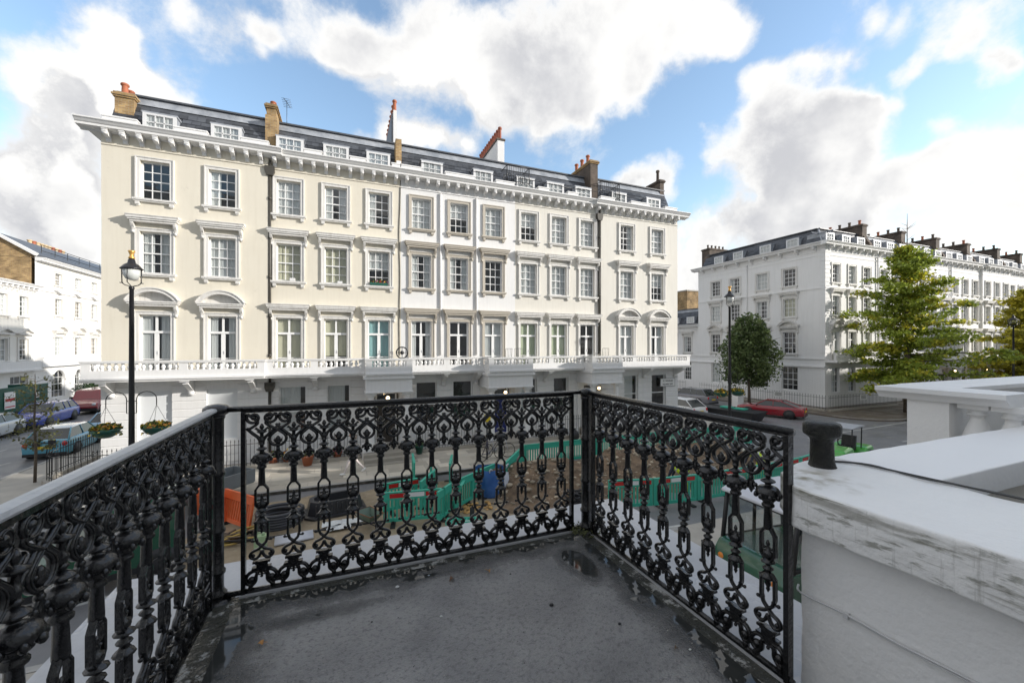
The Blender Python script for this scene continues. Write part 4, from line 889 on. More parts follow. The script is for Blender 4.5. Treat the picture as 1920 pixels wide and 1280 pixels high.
# ---------------------------------------------------------------- cast iron railings
irong=M('gloss_black_iron',(.006,.006,.007),.17,bump=(55,.35),coat=.35)
def flatbar(m,pts,hw,hd=.010):
    P=[Vector((x,0,z)) for x,z in pts]; n=len(P); vs=[]
    for i in range(n):
        t=(P[min(i+1,n-1)]-P[max(i-1,0)]).normalized(); q=Vector((t.z,0,-t.x))*hw; d=Vector((0,hd,0))
        vs+=[P[i]-q-d*.7,P[i]+q-d*.7,P[i]+q*.55-d,P[i]-q*.55-d,P[i]-q+d,P[i]+q+d]
    fs=[]
    for i in range(n-1):
        for u,v in ((3,2),(2,1),(1,5),(5,4),(4,0),(0,3)): fs.append((i*6+u,i*6+v,i*6+6+v,i*6+6+u))
    m.add(vs,fs,False)
def baluster_unit(end=0):
    m=MB()
    L=lambda p,c=(0,0,0),n=10,sy=1: m.lathe(p,n,c,sy=sy)
    # head
    L([(.004,.962),(.010,.952),(.013,.940),(.007,.930),(.010,.924),(.028,.918),(.024,.912),(.010,.905),(.010,.88),(.016,.872),(.016,.865),(.011,.858),(.013,.848),(.017,.845),(.011,.838),(.010,.828)])
    for s in (-1,1):
        m.tube([(0,0,.912),(s*.016,0,.925),(s*.030,0,.938),(s*.034,0,.930)],[.008,.008,.007,.004],6)
        if s==end: cut=True
        else: cut=False
        m.tube([(s*.006,0,.845),(s*.008,0,.865),(s*.020,0,.886),(s*.045,0,.908),(s*.075,0,.940)]+([] if cut else [(s*.092,0,.958)]),([.009,.0098,.010,.0098,.009,.008])[:5 if cut else 6],6)
        # top scroll, crossing band and spade loop
        c=(s*.041,.998); pts=[]
        for k in range(22):
            a=PI*(.15+ k/21*2.05); rr=.012+.0235*(k/21)**.75; pts.append((c[0]+s*rr*math.cos(a)*1.0,0,c[1]+rr*math.sin(a)))
        pts+= [(s*.020,0,.972),(s*.044,0,.945),(s*.070,0,.930)]+([] if cut else [(s*.098,0,.910),(s*.120,0,.888),(s*.125,0,.866),(s*.115,0,.846),(s*.098,0,.834),(s*.0815,0,.832)])
        P=catmull(pts[:22],1)+catmull(pts[21:],4); m.tube(P,.0090,6,1.25)
        m.tube([(q[0],q[1]-.010,q[2]) for q in P],.0034,4,1.0)
        m.ball((c[0],0,c[1]),.0155,8,1,1.1)
        m.tube([(s*.033,0,1.028),(s*.045,0,1.042)],.006,5)
    # umbrella collars
    L([(.010,.832),(.028,.820),(.030,.816),(.012,.806),(.013,.80),(.022,.797),(.034,.793),(.044,.784),(.049,.772),(.049,.762),(.042,.754),(.034,.755),(.030,.746),(.034,.740),(.024,.730),(.020,.722),(.025,.716),(.025,.708),(.016,.700),(.0185,.62),(.0185,.608)],n=12)
    for k in range(8):
        a=PI*k/4; m.ball((.046*math.cos(a),.046*math.sin(a),.755),.011,6,sz=1.2)
    # upper lantern
    def frame(zt,zs,zb,w):
        for s in (-1,1): flatbar(m,[(s*.010,zt),(s*.014,zt-.008),(s*w,zs-.002),(s*w,zb+.018),(s*.016,zb-.002)],.0060)
        L([(.012,zb+.0),(.026,zb+.012),(.024,zb+.03),(.010,zb+.036),(.013,zb+.048),(.006,zb+.056),(.010,zb+.066),(.003,zb+.082)],sy=.7)
        for s in (-1,1): m.ball((s*.017,0,zb+.045),.007,6)
    frame(.615,.585,.478,.031)
    L([(.012,.482),(.017,.476),(.029,.468),(.030,.464),(.013,.455),(.010,.447),(.022,.438),(.023,.434),(.012,.424),(.016,.414),(.028,.404),(.032,.396),(.020,.388),(.010,.378),(.013,.366),(.006,.352),(.009,.345),(.002,.330)],n=10)
    for s in (-1,1):
        flatbar(m,[(s*.012,.415),(s*.030,.396),(s*.031,.31),(s*.026,.294)],.0064)
        m.ball((s*.047,0,.292),.0085,7); m.tube([(s*.028,0,.297),(s*.038,0,.288),(s*.047,0,.292)],.005,5)
        m.ball((s*.037,0,.396),.006,6)
        # crossing bands and drop loops
        P=catmull([(s*.026,0,.30),(s*.022,0,.28),(s*.004,0,.262),(-s*.018,0,.243),(-s*.044,0,.232),(-s*.058,0,.214),(-s*.050,0,.196),(-s*.030,0,.190),(-s*.012,0,.204),(s*.0,0,.232)],4)
        m.tube(P,.0083,6,1.4)
        m.ball((-s*.042,0,.208),.011,7)
    m.box(-.044,.044,-.016,.016,.166,.178); m.box(-.032,.032,-.013,.013,.158,.166); m.box(-.026,.026,-.010,.010,.142,.158); m.box(-.048,.048,-.016,.016,.130,.142)
    m.box(-.018,.018,-.008,.008,.108,.13)
    for s in (-1,1):
        P=catmull([(s*.020,0,.118),(s*.045,0,.120),(s*.068,0,.104),(s*.078,0,.078),(s*.070,0,.055),(s*.054,0,.046)],4); m.tube(P,.0105,6,1.2)
        P=catmull([(s*.020,0,.112),(s*.028,0,.090),(s*.030,0,.064),(s*.044,0,.046),(s*.056,0,.034),(s*.054,0,.012)],4); m.tube(P,[.0105]*(len(P)-6)+[.012]*6,6,1.2)
        m.ball((s*.050,0,.072),.020,8,1,.9); m.box(s*.044,s*.066,-.011,.011,.020,.036)
    m.tube([(0,0,.112),(0,0,.09)],[.008,.005],6); m.ball((0,0,.086),.0085,7); m.tube([(-.022,0,.10),(-.01,0,.096),(0,0,.1),(.01,0,.096),(.022,0,.10)],.005,5)
    return m.mesh('baluster',irong)
def pendant_unit():
    m=MB(); m.lathe([(.003,.742),(.010,.756),(.015,.770),(.010,.785),(.008,.80),(.010,.82),(.008,.835),(.012,.842),(.020,.852),(.012,.864),(.014,.874),(.005,.886)],8,sy=.8)
    for s in (-1,1):
        m.ball((s*.020,0,.782),.0105,7); m.tube([(s*.020,0,.782),(s*.008,0,.80),(0,0,.81)],.005,5); m.ball((s*.016,0,.862),.008,6); m.tube([(s*.021,0,.779),(s*.029,0,.77)],.005,5)
        m.ball((s*.011,0,.764),.007,6)
    [m.ball((s*.0,0,z),.012,6) for s,z in ((1,.81),(1,.86))]; return m.mesh('pendant',irong)
def swag_unit():
    m=MB(); P=catmull([(-.045,0,.135),(-.055,0,.112),(-.042,0,.078),(-.018,0,.056),(.018,0,.056),(.042,0,.078),(.055,0,.112),(.045,0,.135)],3); m.tube(P,.010,6,1.2)
    for s in (-1,1): m.ball((s*.036,0,.125),.011,7); m.ball((s*.058,0,.145),.009,6)
    return m.mesh('swag',irong)
def panel_rail(name,label,x0,x1,loc,rz,skip=(),toprail='round',ext=(.1,.1)):
    """runs along local x from x0 to x1"""
    T=thing(name,label,'railing',loc,rz,'cast iron balcony railings')
    um=cached('bu',baluster_unit); pm=cached('pu',pendant_unit); sw=cached('su',swag_unit)
    step=.1607; n=int(round((x1-x0-.03)/step)); st=(x1-x0)/n
    for k in range(n):
        x=x0+st*(k+.5); ob('baluster',um if 0<k<n-1 else (cached('buL',lambda:baluster_unit(-1)) if k==0 else cached('buR',lambda:baluster_unit(1))),T,(x,0,0))
    for k in range(n+1):
        x=x0+st*k
        if 0<k<n: ob('pendant',pm,T,(x,0,0)); 
        if k%3==1 and 0<k<n: ob('swag',sw,T,(x,0,0))
    a,b_=x0-ext[0],x1+ext[1]
    m=MB()
    if toprail=='round': m.tube([(a,0,1.052),(b_,0,1.052)],.0165,10); m.box(x0,x1,-.009,.009,1.028,1.042)
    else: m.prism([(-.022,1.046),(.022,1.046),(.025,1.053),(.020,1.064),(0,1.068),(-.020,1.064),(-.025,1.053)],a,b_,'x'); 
    r_=ob('top_rail',m,T,mats=irong if toprail=='round' else M('sky_sheen_handrail',(.50,.51,.52),.35,(14,.4,(.3,.31,.33)),(60,.2)))  # pale grey colour stands in for sky reflected along the glossy bar
    if toprail!='round':
        m=MB(); m.box(a,b_,-.014,.014,1.026,1.046); ob('under_rail',m,T,mats=irong)
    m=MB(); m.tube([(a,0,.012),(b_,0,.012)],.0155,8,.9); ob('bottom_rail',m,T,mats=irong)
    for x in (x0-.008,x1+.008):
        m=MB(); m.box(x-.011,x+.011,-.016,.016,.0,1.04); ob('frame_bar',m,T,mats=irong)
    return T
panel_rail('iron_railing','ornate black cast iron railing panel along the back of the balcony',-.535,1.588,(0,2.72,FZ-.01),0,ext=(.13,.11))
panel_rail('iron_railing','ornate black cast iron railing along right side, ending at the stone parapet',-2.60,-1.155,(1.715,0,FZ-.01),R(-90),ext=(.09,.03))
panel_rail('iron_railing','ornate black cast iron railing along left side with handrail coloured pale for sky reflection',-.6,2.61,(-.68,0,FZ-.01),R(90),toprail='flat',ext=(.05,.06))
def post(loc,label,cap):
    m=MB(); m.lathe([(.052,0),(.052,.03),(.04,.045),(.036,.06),(.036,.13),(.044,.14),(.044,.155),(.036,.165),(.036,.36),(.043,.37),(.043,.385),(.036,.395),(.036,.68),(.042,.69),(.042,.705),(.036,.715),(.036,1.0),(.042,1.01),(.042,1.02)],16)
    p=thing('railing_post',label,'post',loc,0,'railing corner posts'); ob('shaft',m,p,mats=irong)
    m=MB(); m.lathe([(.04,1.02),(cap*.9,1.035),(cap,1.048),(cap*.97,1.066),(cap*.7,1.080),(cap*.2,1.086)],16); ob('cap',m,p,mats=irong)
    m=MB(); m.lathe([(.09,-.025),(.088,-.01),(.06,.004)],14); ob('base_plate',m,p,mats=irong)
post((-.675,2.735,FZ-.012),'round black iron post with mushroom cap at left back corner of balcony',.066)
post((1.712,2.70,FZ-.012),'round black iron post with small cap at right back corner of balcony',.048)
# moss at the foot of the corner post
m=MB(); rg=random.Random(11)
for i in range(260):
    a=rg.random()*6.28; rr=.05+.09*rg.random(); p=Vector((1.70+rr*math.cos(a)*1.1,2.67+rr*math.sin(a)*.8,FZ-.01+.03*rg.random())); s=.012
    u=Vector((rg.gauss(0,1),rg.gauss(0,1),rg.gauss(0,1))).normalized()*s; v=u.orthogonal().normalized()*s*.6; m.add([p-u,p+v,p+u,p-v],[(0,1,2,3)])
mo=ob('moss',m,mats=M('moss',(.10,.11,.045),.9,isl=.5),kind='stuff'); tagt(mo,'moss and dead leaves heaped round foot of right corner post','moss')
# ---------------------------------------------------------------- white stone parapet on the right
par=M('painted_parapet',(.86,.855,.84),.55,(3,.16,(.62,.62,.62)),(45,.25))
t=par.node_tree; bs=t.nodes['Principled BSDF']; src=bs.inputs['Base Color'].links[0].from_socket
def stained(name,amount=1.0):
    m=M(name,(.86,.855,.84),.5,(3,.14,(.64,.64,.62)),(38,.3)); t=m.node_tree; b=t.nodes['Principled BSDF']; cur=b.inputs['Base Color'].links[0].from_socket
    geo=[n for n in t.nodes if n.type=='NEW_GEOMETRY'][0]
    sn=t.nodes.new('ShaderNodeSeparateXYZ'); t.links.new(geo.outputs['True Normal'],sn.inputs[0])
    ab=t.nodes.new('ShaderNodeMath'); ab.operation='ABSOLUTE'; t.links.new(sn.outputs[2],ab.inputs[0])
    side=t.nodes.new('ShaderNodeMapRange'); side.inputs['From Min'].default_value=.75; side.inputs['From Max'].default_value=.2; t.links.new(ab.outputs[0],side.inputs['Value'])
    for sc,lo,hi,col,w in (((2.0,1.3,14),.50,.60,(.20,.19,.15),.85),((7,5,22),.53,.62,(.10,.10,.055),.9),((26,26,2.0),.55,.68,(.34,.33,.30),.8)):
        mp=t.nodes.new('ShaderNodeMapping'); mp.inputs['Scale'].default_value=sc; t.links.new(geo.outputs['Position'],mp.inputs[0])
        nz=t.nodes.new('ShaderNodeTexNoise'); nz.inputs['Scale'].default_value=1.6; nz.inputs['Detail'].default_value=9; nz.inputs['Roughness'].default_value=.68; nz.inputs['Distortion'].default_value=.12; t.links.new(mp.outputs[0],nz.inputs['Vector'])
        mr=t.nodes.new('ShaderNodeMapRange'); mr.inputs['From Min'].default_value=lo; mr.inputs['From Max'].default_value=hi; mr.inputs['To Max'].default_value=w*amount; t.links.new(nz.outputs[0],mr.inputs['Value'])
        mu=t.nodes.new('ShaderNodeMath'); mu.operation='MULTIPLY'; t.links.new(mr.outputs[0],mu.inputs[0]); t.links.new(side.outputs[0],mu.inputs[1])
        mx=t.nodes.new('ShaderNodeMix'); mx.data_type='RGBA'; t.links.new(mu.outputs[0],mx.inputs['Factor']); t.links.new(cur,mx.inputs['A']); mx.inputs['B'].default_value=(*col,1); cur=mx.outputs['Result']
    # patch of brown algae on the top near the corner, where water stands
    vd=t.nodes.new('ShaderNodeVectorMath'); vd.operation='DISTANCE'; t.links.new(geo.outputs['Position'],vd.inputs[0]); vd.inputs[1].default_value=(1.88,1.18,4.82)
    mr=t.nodes.new('ShaderNodeMapRange'); mr.inputs['From Min'].default_value=.24; mr.inputs['From Max'].default_value=.02; mr.inputs['To Max'].default_value=1; t.links.new(vd.outputs['Value'],mr.inputs['Value'])
    nz=t.nodes.new('ShaderNodeTexNoise'); nz.inputs['Scale'].default_value=13; nz.inputs['Detail'].default_value=9; t.links.new(geo.outputs['Position'],nz.inputs['Vector'])
    m2=t.nodes.new('ShaderNodeMapRange'); m2.inputs['From Min'].default_value=.45; m2.inputs['From Max'].default_value=.65; t.links.new(nz.outputs[0],m2.inputs['Value'])
    mu=t.nodes.new('ShaderNodeMath'); mu.operation='MULTIPLY'; t.links.new(mr.outputs[0],mu.inputs[0]); t.links.new(m2.outputs[0],mu.inputs[1])
    mx=t.nodes.new('ShaderNodeMix'); mx.data_type='RGBA'; t.links.new(mu.outputs[0],mx.inputs['Factor']); t.links.new(cur,mx.inputs['A']); mx.inputs['B'].default_value=(.28,.24,.15,1); cur=mx.outputs['Result']
    t.links.new(cur,b.inputs['Base Color']); return m
stc=stained('weathered_coping',.72)
PW=thing('stone_parapet','white painted parapet wall with thick moss stained coping beside right railing','parapet',(0,0,0))
def soft(bmb,name,parent,mat,cuts=6,amp=.006,bev=.02,fr=5,sm=True):
    me=bmb.mesh(name,mat); bm=bmesh.new(); bm.from_mesh(me); bmesh.ops.remove_doubles(bm,verts=bm.verts,dist=1e-5)
    bmesh.ops.bevel(bm,geom=[e for e in bm.edges if e.is_manifold and e.calc_face_angle(0)>.5],offset=bev,segments=3,profile=.6,affect='EDGES')
    for _ in range(9):
        lg_=[e for e in bm.edges if e.calc_length()>.09]
        if not lg_: break
        bmesh.ops.subdivide_edges(bm,edges=lg_,cuts=1)
    bmesh.ops.triangulate(bm,faces=bm.faces)
    for v in bm.verts: v.co+=v.normal*amp*noise.noise(v.co*fr*2)+v.normal*amp*.5*noise.noise(v.co*31)
    for f in bm.faces: f.smooth=sm
    bm.to_mesh(me); bm.free(); return ob(name,me,parent)
b=MB(); b.box(1.785,2.28,-.7,1.14,3.9,4.66); soft(b,'wall',PW,par,amp=.004,bev=.006)
b=MB(); b.prism([(1.70,-.7),(2.325,-.7),(2.325,1.345),(2.06,1.345),(1.86,1.28),(1.715,1.13),(1.70,1.05)],4.648,4.82,'z'); soft(b,'coping',PW,stc,amp=.007,bev=.012)
FP=thing('stone_parapet','broad white front parapet of the next balcony running off to the right','parapet',(0,0,0))
b=MB(); b.box(2.345,9.0,.93,1.345,4.70,4.822); soft(b,'coping',FP,M('clean_white_paint',(.85,.85,.85),.5,(2,.08,(.7,.7,.7)),(40,.12)),amp=.003,bev=.008)
b=MB(); b.box(2.36,9.0,.97,1.30,3.6,4.70); ob('wall',b,FP,mats=M('bare_render',(.58,.55,.50),.8,(1.5,.15),(60,.2)))
b=MB(); b.box(2.33,9,-.7,.97,3.6,3.9); ob('floor',b,FP,mats=floorm)
# cables
m=MB(); m.tube(catmull([(2.20,1.29,4.826),(2.31,1.20,4.828),(2.32,1.0,4.829),(2.33,.8,4.829),(2.345,.55,4.829),(2.36,.2,4.829),(2.37,-.3,4.829)],5),.0045,6)
m.tube(catmull([(2.24,1.30,4.826),(2.34,1.17,4.828),(2.30,.98,4.828),(2.345,.75,4.83),(2.33,.5,4.828),(2.35,.1,4.828)],5),.003,5)
tagt(ob('cable',m,mats=M('grey_cable',(.05,.05,.05),.5)),'thin dark cables lying along the seam on top of the parapet','cable')
m=MB(); m.tube(catmull([(1.80,1.16,4.375),(1.775,1.145,4.365),(1.772,1.10,4.362),(1.772,.97,4.372),(1.772,.8,4.368),(1.772,.6,4.376),(1.772,.3,4.37),(1.772,-.3,4.375)],6),.0042,6)
m.tube(catmull([(1.775,.97,4.366),(1.773,.8,4.361),(1.773,.6,4.367),(1.773,.3,4.361),(1.773,-.3,4.366)],6),.003,5)
cb=ob('cable',m,mats=M('white_cable',(.62,.62,.62),.4)); tagt(cb,'white cable clipped along the face of the parapet wall','cable')
for y in (.965,.62,.3):
    k=MB(); k.box(1.766,1.782,y-.008,y+.008,4.357,4.378); ob('clip',k,cb,mats=MAT['white_cable'])
m=MB(); m.lathe([(.062,0),(.056,.008),(.050,.03),(.047,.125),(.052,.140),(.066,.150),(.076,.158),(.078,.168),(.078,.202),(.072,.213),(.05,.219),(.01,.221)],20)
tagt(ob('iron_stub_post',m,loc=(2.135,1.265,4.815),mats=M('old_black_paint',(.012,.012,.013),.45,(20,.5,(.04,.042,.03)),(40,.6),spec=.3)),'squat black iron stub post standing on the corner of the parapet','post')
# tall balustrade of the next balcony
NB=thing('stone_balustrade','tall white stone balustrade of next balcony behind the broad parapet','balustrade',(0,0,0))
b=MB(); b.prism([(4.30,5.05),(4.30,5.015),(4.34,4.985),(4.36,4.955),(4.66,4.955),(4.68,4.985),(4.72,5.015),(4.72,5.05)],1.35,2.12,'y'); b.prism([(2.15,5.05),(2.15,5.015),(2.11,4.985),(2.09,4.955),(1.79,4.955),(1.77,4.985),(1.73,5.015),(1.73,5.05)],4.72,9,'x')
b.box(4.72,4.75,1.9,2.12,4.955,5.049); ob('coping',b,NB,mats=M('grimy_white_paint',(.83,.83,.83),.5,(2.5,.35,(.60,.60,.58)),(30,.2),sc3=(1,1,4)))
b=MB(); b.box(4.40,4.62,1.68,1.94,3.8,4.955); b.box(4.40,9,1.84,2.04,3.8,4.953) if False else None; ob('pier',b,NB,mats=par)
b=MB(); b.box(4.40,4.62,1.35,1.68,3.8,4.50); b.box(4.66,9,1.83,2.05,3.8,4.953); ob('base',b,NB,mats=par)
def bigbal():
    m=MB(); h=.455; m.box(-.08,.08,-.08,.08,0,.04); m.lathe([(.07,.04),(.07,.06),(.045,.075),(.075,.12),(.088,.16),(.085,.2),(.065,.27),(.042,.33),(.038,.36),(.06,.368),(.062,.378),(.045,.386),(.05,.40),(.075,.415)],16); m.box(-.085,.085,-.085,.085,.415,.455); return m.mesh('baluster',par)
for y in (1.56,1.38): ob('baluster',cached('bigb',bigbal),NB,(4.51,y,4.50))
for x in (5.0,5.3): pass
# ================================================================ area railings
barm=cached('bar',lambda:MB().lathe([(.011,0),(.011,1.0),(.006,1.02),(.020,1.06),(.018,1.08),(.002,1.16)],5).mesh('bar',ironb))
def area_fence(label,segs,step=.14,h=1.0,grp='black area railings',plinth=.14,z=.12):
    T=thing('area_railing',label,'railing',(segs[0][0],segs[0][1],z),0,grp); o=Vector((segs[0][0],segs[0][1],0))
    for x0,y0,x1,y1 in segs:
        a=Vector((x0,y0,0))-o; b=Vector((x1,y1,0))-o; L=(b-a).length; n=max(1,int(L/step)); d=(b-a)
        m=MB(); m.tube([a+Vector((0,0,.93+plinth)),b+Vector((0,0,.93+plinth))],.016,4); m.tube([a+Vector((0,0,.12+plinth)),b+Vector((0,0,.12+plinth))],.014,4); ob('rail',m,T,mats=ironb)
        nn=Vector((-d.y,d.x,0)).normalized()*.13; m=MB(); m.add([a-nn,b-nn,b+nn,a+nn,a-nn+Vector((0,0,plinth)),b-nn+Vector((0,0,plinth)),b+nn+Vector((0,0,plinth)),a+nn+Vector((0,0,plinth))],[(4,5,6,7),(0,1,5,4),(2,3,7,6),(1,2,6,5),(3,0,4,7)]); ob('plinth',m,T,mats=stone)
        for k in range(n+1): ob('bar',barm,T,a+d*(k/n)+Vector((0,0,plinth)))
    return T
area_fence('black railings in front of the left end terrace house',[(-9.0,20.45,-3.4,20.45)])
area_fence('black railings with pot plants in front of the cream house next to the end house',[(-3.2,20.45,.6,20.45)])
area_fence('black railings before the pure white house, left of its blue door',[(3.2,20.45,6.5,20.45)])
area_fence('black railings between second and third porticoes',[(9.6,20.45,12.6,20.45)])
area_fence('black railings in front of the right end house',[(15.4,20.45,20.6,20.45)],step=.2)
pts=[(-9.0,20.55)]+rc(-9.4,22.0,1.5,265,180,5)+[(-10.9,30)]
area_fence('curved black railings rounding the left corner beside the blue hatchback',[(*a,*b) for a,b in zip(pts,pts[1:])],step=.17)
area_fence('long black railings along shaded side of the tall corner house',[(35.7,20.9,35.7,33.5)],step=.22)
area_fence('black railings before the sunlit front of the corner house',[(35.9,20.75,45.4,20.75)],step=.2)
area_fence('black railings round the area of the lower white house',[(36.2,36.0,36.6,46)],step=.25)
for (x,y,rz,l) in ((35.55,24.6,R(-90),'white notice board fixed to the railings above the red car'),(40.2,20.6,0,'small white notice on the railings below the ginkgo')):
    m=MB(); m.box(-.45,.45,-.02,0,.75,1.2); m.mi=1
    for z in (1.08,.98,.88): m.box(-.35,.3,-.025,-.021,z,z+.035)
    o=ob('notice_board',m,mats=[MAT['sign_white'],MAT['sign_black']]); o.location=(x,y,.12); o.rotation_euler=(0,0,rz); tagt(o,l,'sign')
# white coping wall behind the area railings
for a,b_ in ((-3.2,.7),(3.2,6.6),(9.6,12.7)):
    m=MB(); m.box(a,b_,20.75,20.9,-.2,.62); 
    tagt(ob('area_wall',m,mats=white),'low white area wall behind railings at %s'%{-3.2:'the flower pots',3.2:'the pure white house',9.6:'the green blind house'}[a],'wall')
pw=[(-3.0,[flr,flw],.42,'terracotta pot of white and red flowers first from drainpipe'),(-2.45,[flr,fly],.4,'terracotta pot of red flowers second from drainpipe'),(-1.6,[flw],.5,'big pot of white flowers on the pavement edge'),(-1.0,[flr],.36,'small pot of red geraniums behind the railings'),(-.4,[flr,flp],.4,'pot of mauve and red flowers behind the railings'),(.25,[flw,flr],.36,'small pot with few white flowers nearest the first portico')]
for i,(x,fl,w,l) in enumerate(pw): planted('flower_pot',l,'flower pot',(x,20.62 if i!=2 else 20.1,.12),w,w,w*.9,terra,fl,'flower pots by the area railings',n=110,sz=.07,up=.4,seed=20+i)
planted('shrub_pot','small leafy shrub in a dark pot by second portico','flower pot',(3.3,20.2,.12),.4,.4,.4,greenplastic,[leafg],'flower pots by the area railings',n=90,sz=.07,up=.5,seed=40)
# ================================================================ street lamps with hanging baskets
flo=M('orange_flower',(.62,.26,.05),.6,isl=.3)
brass=M('gilded_cap',(.72,.42,.12),.35,metal=.6)
def lamp(loc,label,H=8.5,arms=True,rz=0,lantern='bell',basket=True):
    T=thing('street_lamp',label,'street lamp',loc,rz,'black street lamps')
    m=MB(); m.lathe([(.13,0),(.13,.9),(.10,.95),(.10,1.3),(.085,1.4),(.075,H*.55),(.06,H-1.0),(.075,H-.98),(.075,H-.9),(.05,H-.88)],12); ob('pole',m,T,mats=ironb)
    if lantern=='bell':
        m=MB(); z=H-.88
        m.lathe([(.29,z+.55),(.31,z+.57),(.28,z+.60),(.20,z+.70),(.11,z+.76),(.09,z+.88),(.05,z+.92)],16)
        for s in (-1,1): m.tube([(s*.05,0,z),(s*.17,0,z+.03),(s*.25,0,z+.10),(s*.26,0,z+.56)],.016,6); m.box(s*.22,s*.31,-.015,.015,z+.09,z+.115)
        m.tube([(0,-.3,z+.56),(0,-.30,z+.10),(0,-.05,z)],.014,5); ob('lantern_frame',m,T,mats=ironb)
        m=MB(); m.lathe([(.05,z+.2),(.15,z+.24),(.22,z+.36),(.24,z+.56)],14); ob('glass_bowl',m,T,mats=M('lamp_bowl',(.6,.62,.6),.15,spec=.8))
        m=MB(); m.lathe([(.06,z+.90),(.10,z+.93),(.06,z+.98),(.05,z+1.02),(.08,z+1.12),(.10,z+1.16),(.08,z+1.18)],12); ob('cap',m,T,mats=brass)
    else:
        m=MB(); z=H-.88
        m.lathe([(.15,z),(.32,z+.06),(.34,z+.09)],4,M4=Matrix.Rotation(R(45),4,'Z')); m.lathe([(.42,z+.48),(.38,z+.52),(.12,z+.72),(.10,z+.8),(.13,z+.83),(.04,z+.92),(.02,z+1.0)],4,M4=Matrix.Rotation(R(45),4,'Z'),smooth=False)
        for a in range(4): c,s=math.cos(PI/4+a*PI/2),math.sin(PI/4+a*PI/2); m.tube([(c*.32,s*.32,z+.08),(c*.40,s*.40,z+.5)],.018,4)
        ob('lantern_frame',m,T,mats=ironb); m=MB(); m.lathe([(.28,z+.09),(.36,z+.48)],4,M4=Matrix.Rotation(R(45),4,'Z')); ob('lantern_glass',m,T,mats=glass)
    if arms:
        for s in (-1,1):
            m=MB(); m.tube([(s*.08,0,3.05),(s*.13,0,3.05),(s*.13,0,3.5)]+[(s*(.395-.265*math.cos(PI*k/10)),0,3.5+.26*math.sin(PI*k/10)) for k in range(11)]+[(s*.66,0,3.3)],.014,6); m.tube([(s*.08,0,3.45),(s*.13,0,3.45)],.014,5); ob('basket_arm',m,T,mats=ironb)
            if basket:
                B=thing('hanging_basket','%s green flower basket hanging from %s'%('right' if s>0 else 'left',basket),'hanging basket',(loc[0]+s*.66*math.cos(rz),loc[1]+s*.66*math.sin(rz),loc[2]+2.32),0,'hanging flower baskets')
                m=MB(); m.lathe([(.16,-.02),(.28,.05),(.36,.18),(.38,.24),(.35,.26)],14); ob('basket',m,B,mats=greenplastic)
                m=MB(); [m.tube([(.34*math.cos(a),.34*math.sin(a),.25),(0,0,.98)],.006,4) for a in (0,2.1,4.2)]; ob('chain',m,B,mats=ironb)
                m=MB(); blooms(m,0,0,.2,.38,.38,.28,380,3,.055,int(loc[0]*10+s)); blooms(m,0,0,.05,.42,.42,.16,70,1,.045,int(loc[0]*10+s+5)); p=ob('plants',m,B,mats=[leafg,fly,fly,flo]); p['kind']='stuff'
    return T
lamp((-6.62,17.3,.11),'tall black street lamp with gilded cap in front of the left end house',8.15,basket='the lamp before the left end house')
lamp((21.0,17.5,.11),'tall black street lamp with baskets at the right corner before the round tree',8.5,basket='the lamp by the round tree')
lamp((55.9,17.1,.11),'square lantern street lamp beside the yellow tree at far right',8.0,arms=False,lantern='sq')
# ================================================================ vehicles
tyre=M('tyre',(.018,.018,.018),.75); alloy=M('alloy_wheel',(.5,.5,.52),.3,metal=.7)
cglass=M('car_glass',(.02,.028,.03),.06,spec=.9); plast=M('black_trim',(.02,.02,.022),.5)
redl=M('tail_light',(.5,.01,.01),.2,spec=.8); headl=M('head_light',(.7,.72,.75),.12,spec=.9); ylp=M('yellow_plate',(.75,.55,.03),.4); whp=M('white_plate',(.75,.75,.75),.4); orl=M('orange_light',(.7,.22,.02),.3)
def wheel_mesh(r=.31,w=.2):
    m=MB(); Mx=Matrix.Rotation(R(90),4,'X'); m.lathe([(r*.62,-w/2),(r*.93,-w/2),(r,-w*.32),(r,w*.32),(r*.93,w/2),(r*.62,w/2)],20,M4=Mx,cap=False)
    m.mi=1; m.lathe([(.03,w*.30),(r*.25,w*.28),(r*.5,w*.36),(r*.62,w*.5)],20,M4=Mx,cap=False); m.lathe([(.03,-w*.30),(r*.25,-w*.28),(r*.5,-w*.36),(r*.62,-w*.5)],20,M4=Mx,cap=False)
    m.mi=0
    for k in range(5):
        a=k*2*PI/5
        for s in (-1,1): m.add([(r*.2*math.cos(a-.35),s*w*.36,r*.2*math.sin(a-.35)),(r*.55*math.cos(a-.2),s*w*.42,r*.55*math.sin(a-.2)),(r*.55*math.cos(a+.2),s*w*.42,r*.55*math.sin(a+.2)),(r*.2*math.cos(a+.35),s*w*.36,r*.2*math.sin(a+.35))],[(0,1,2,3)])
    return m.mesh('wheel',[tyre,alloy])
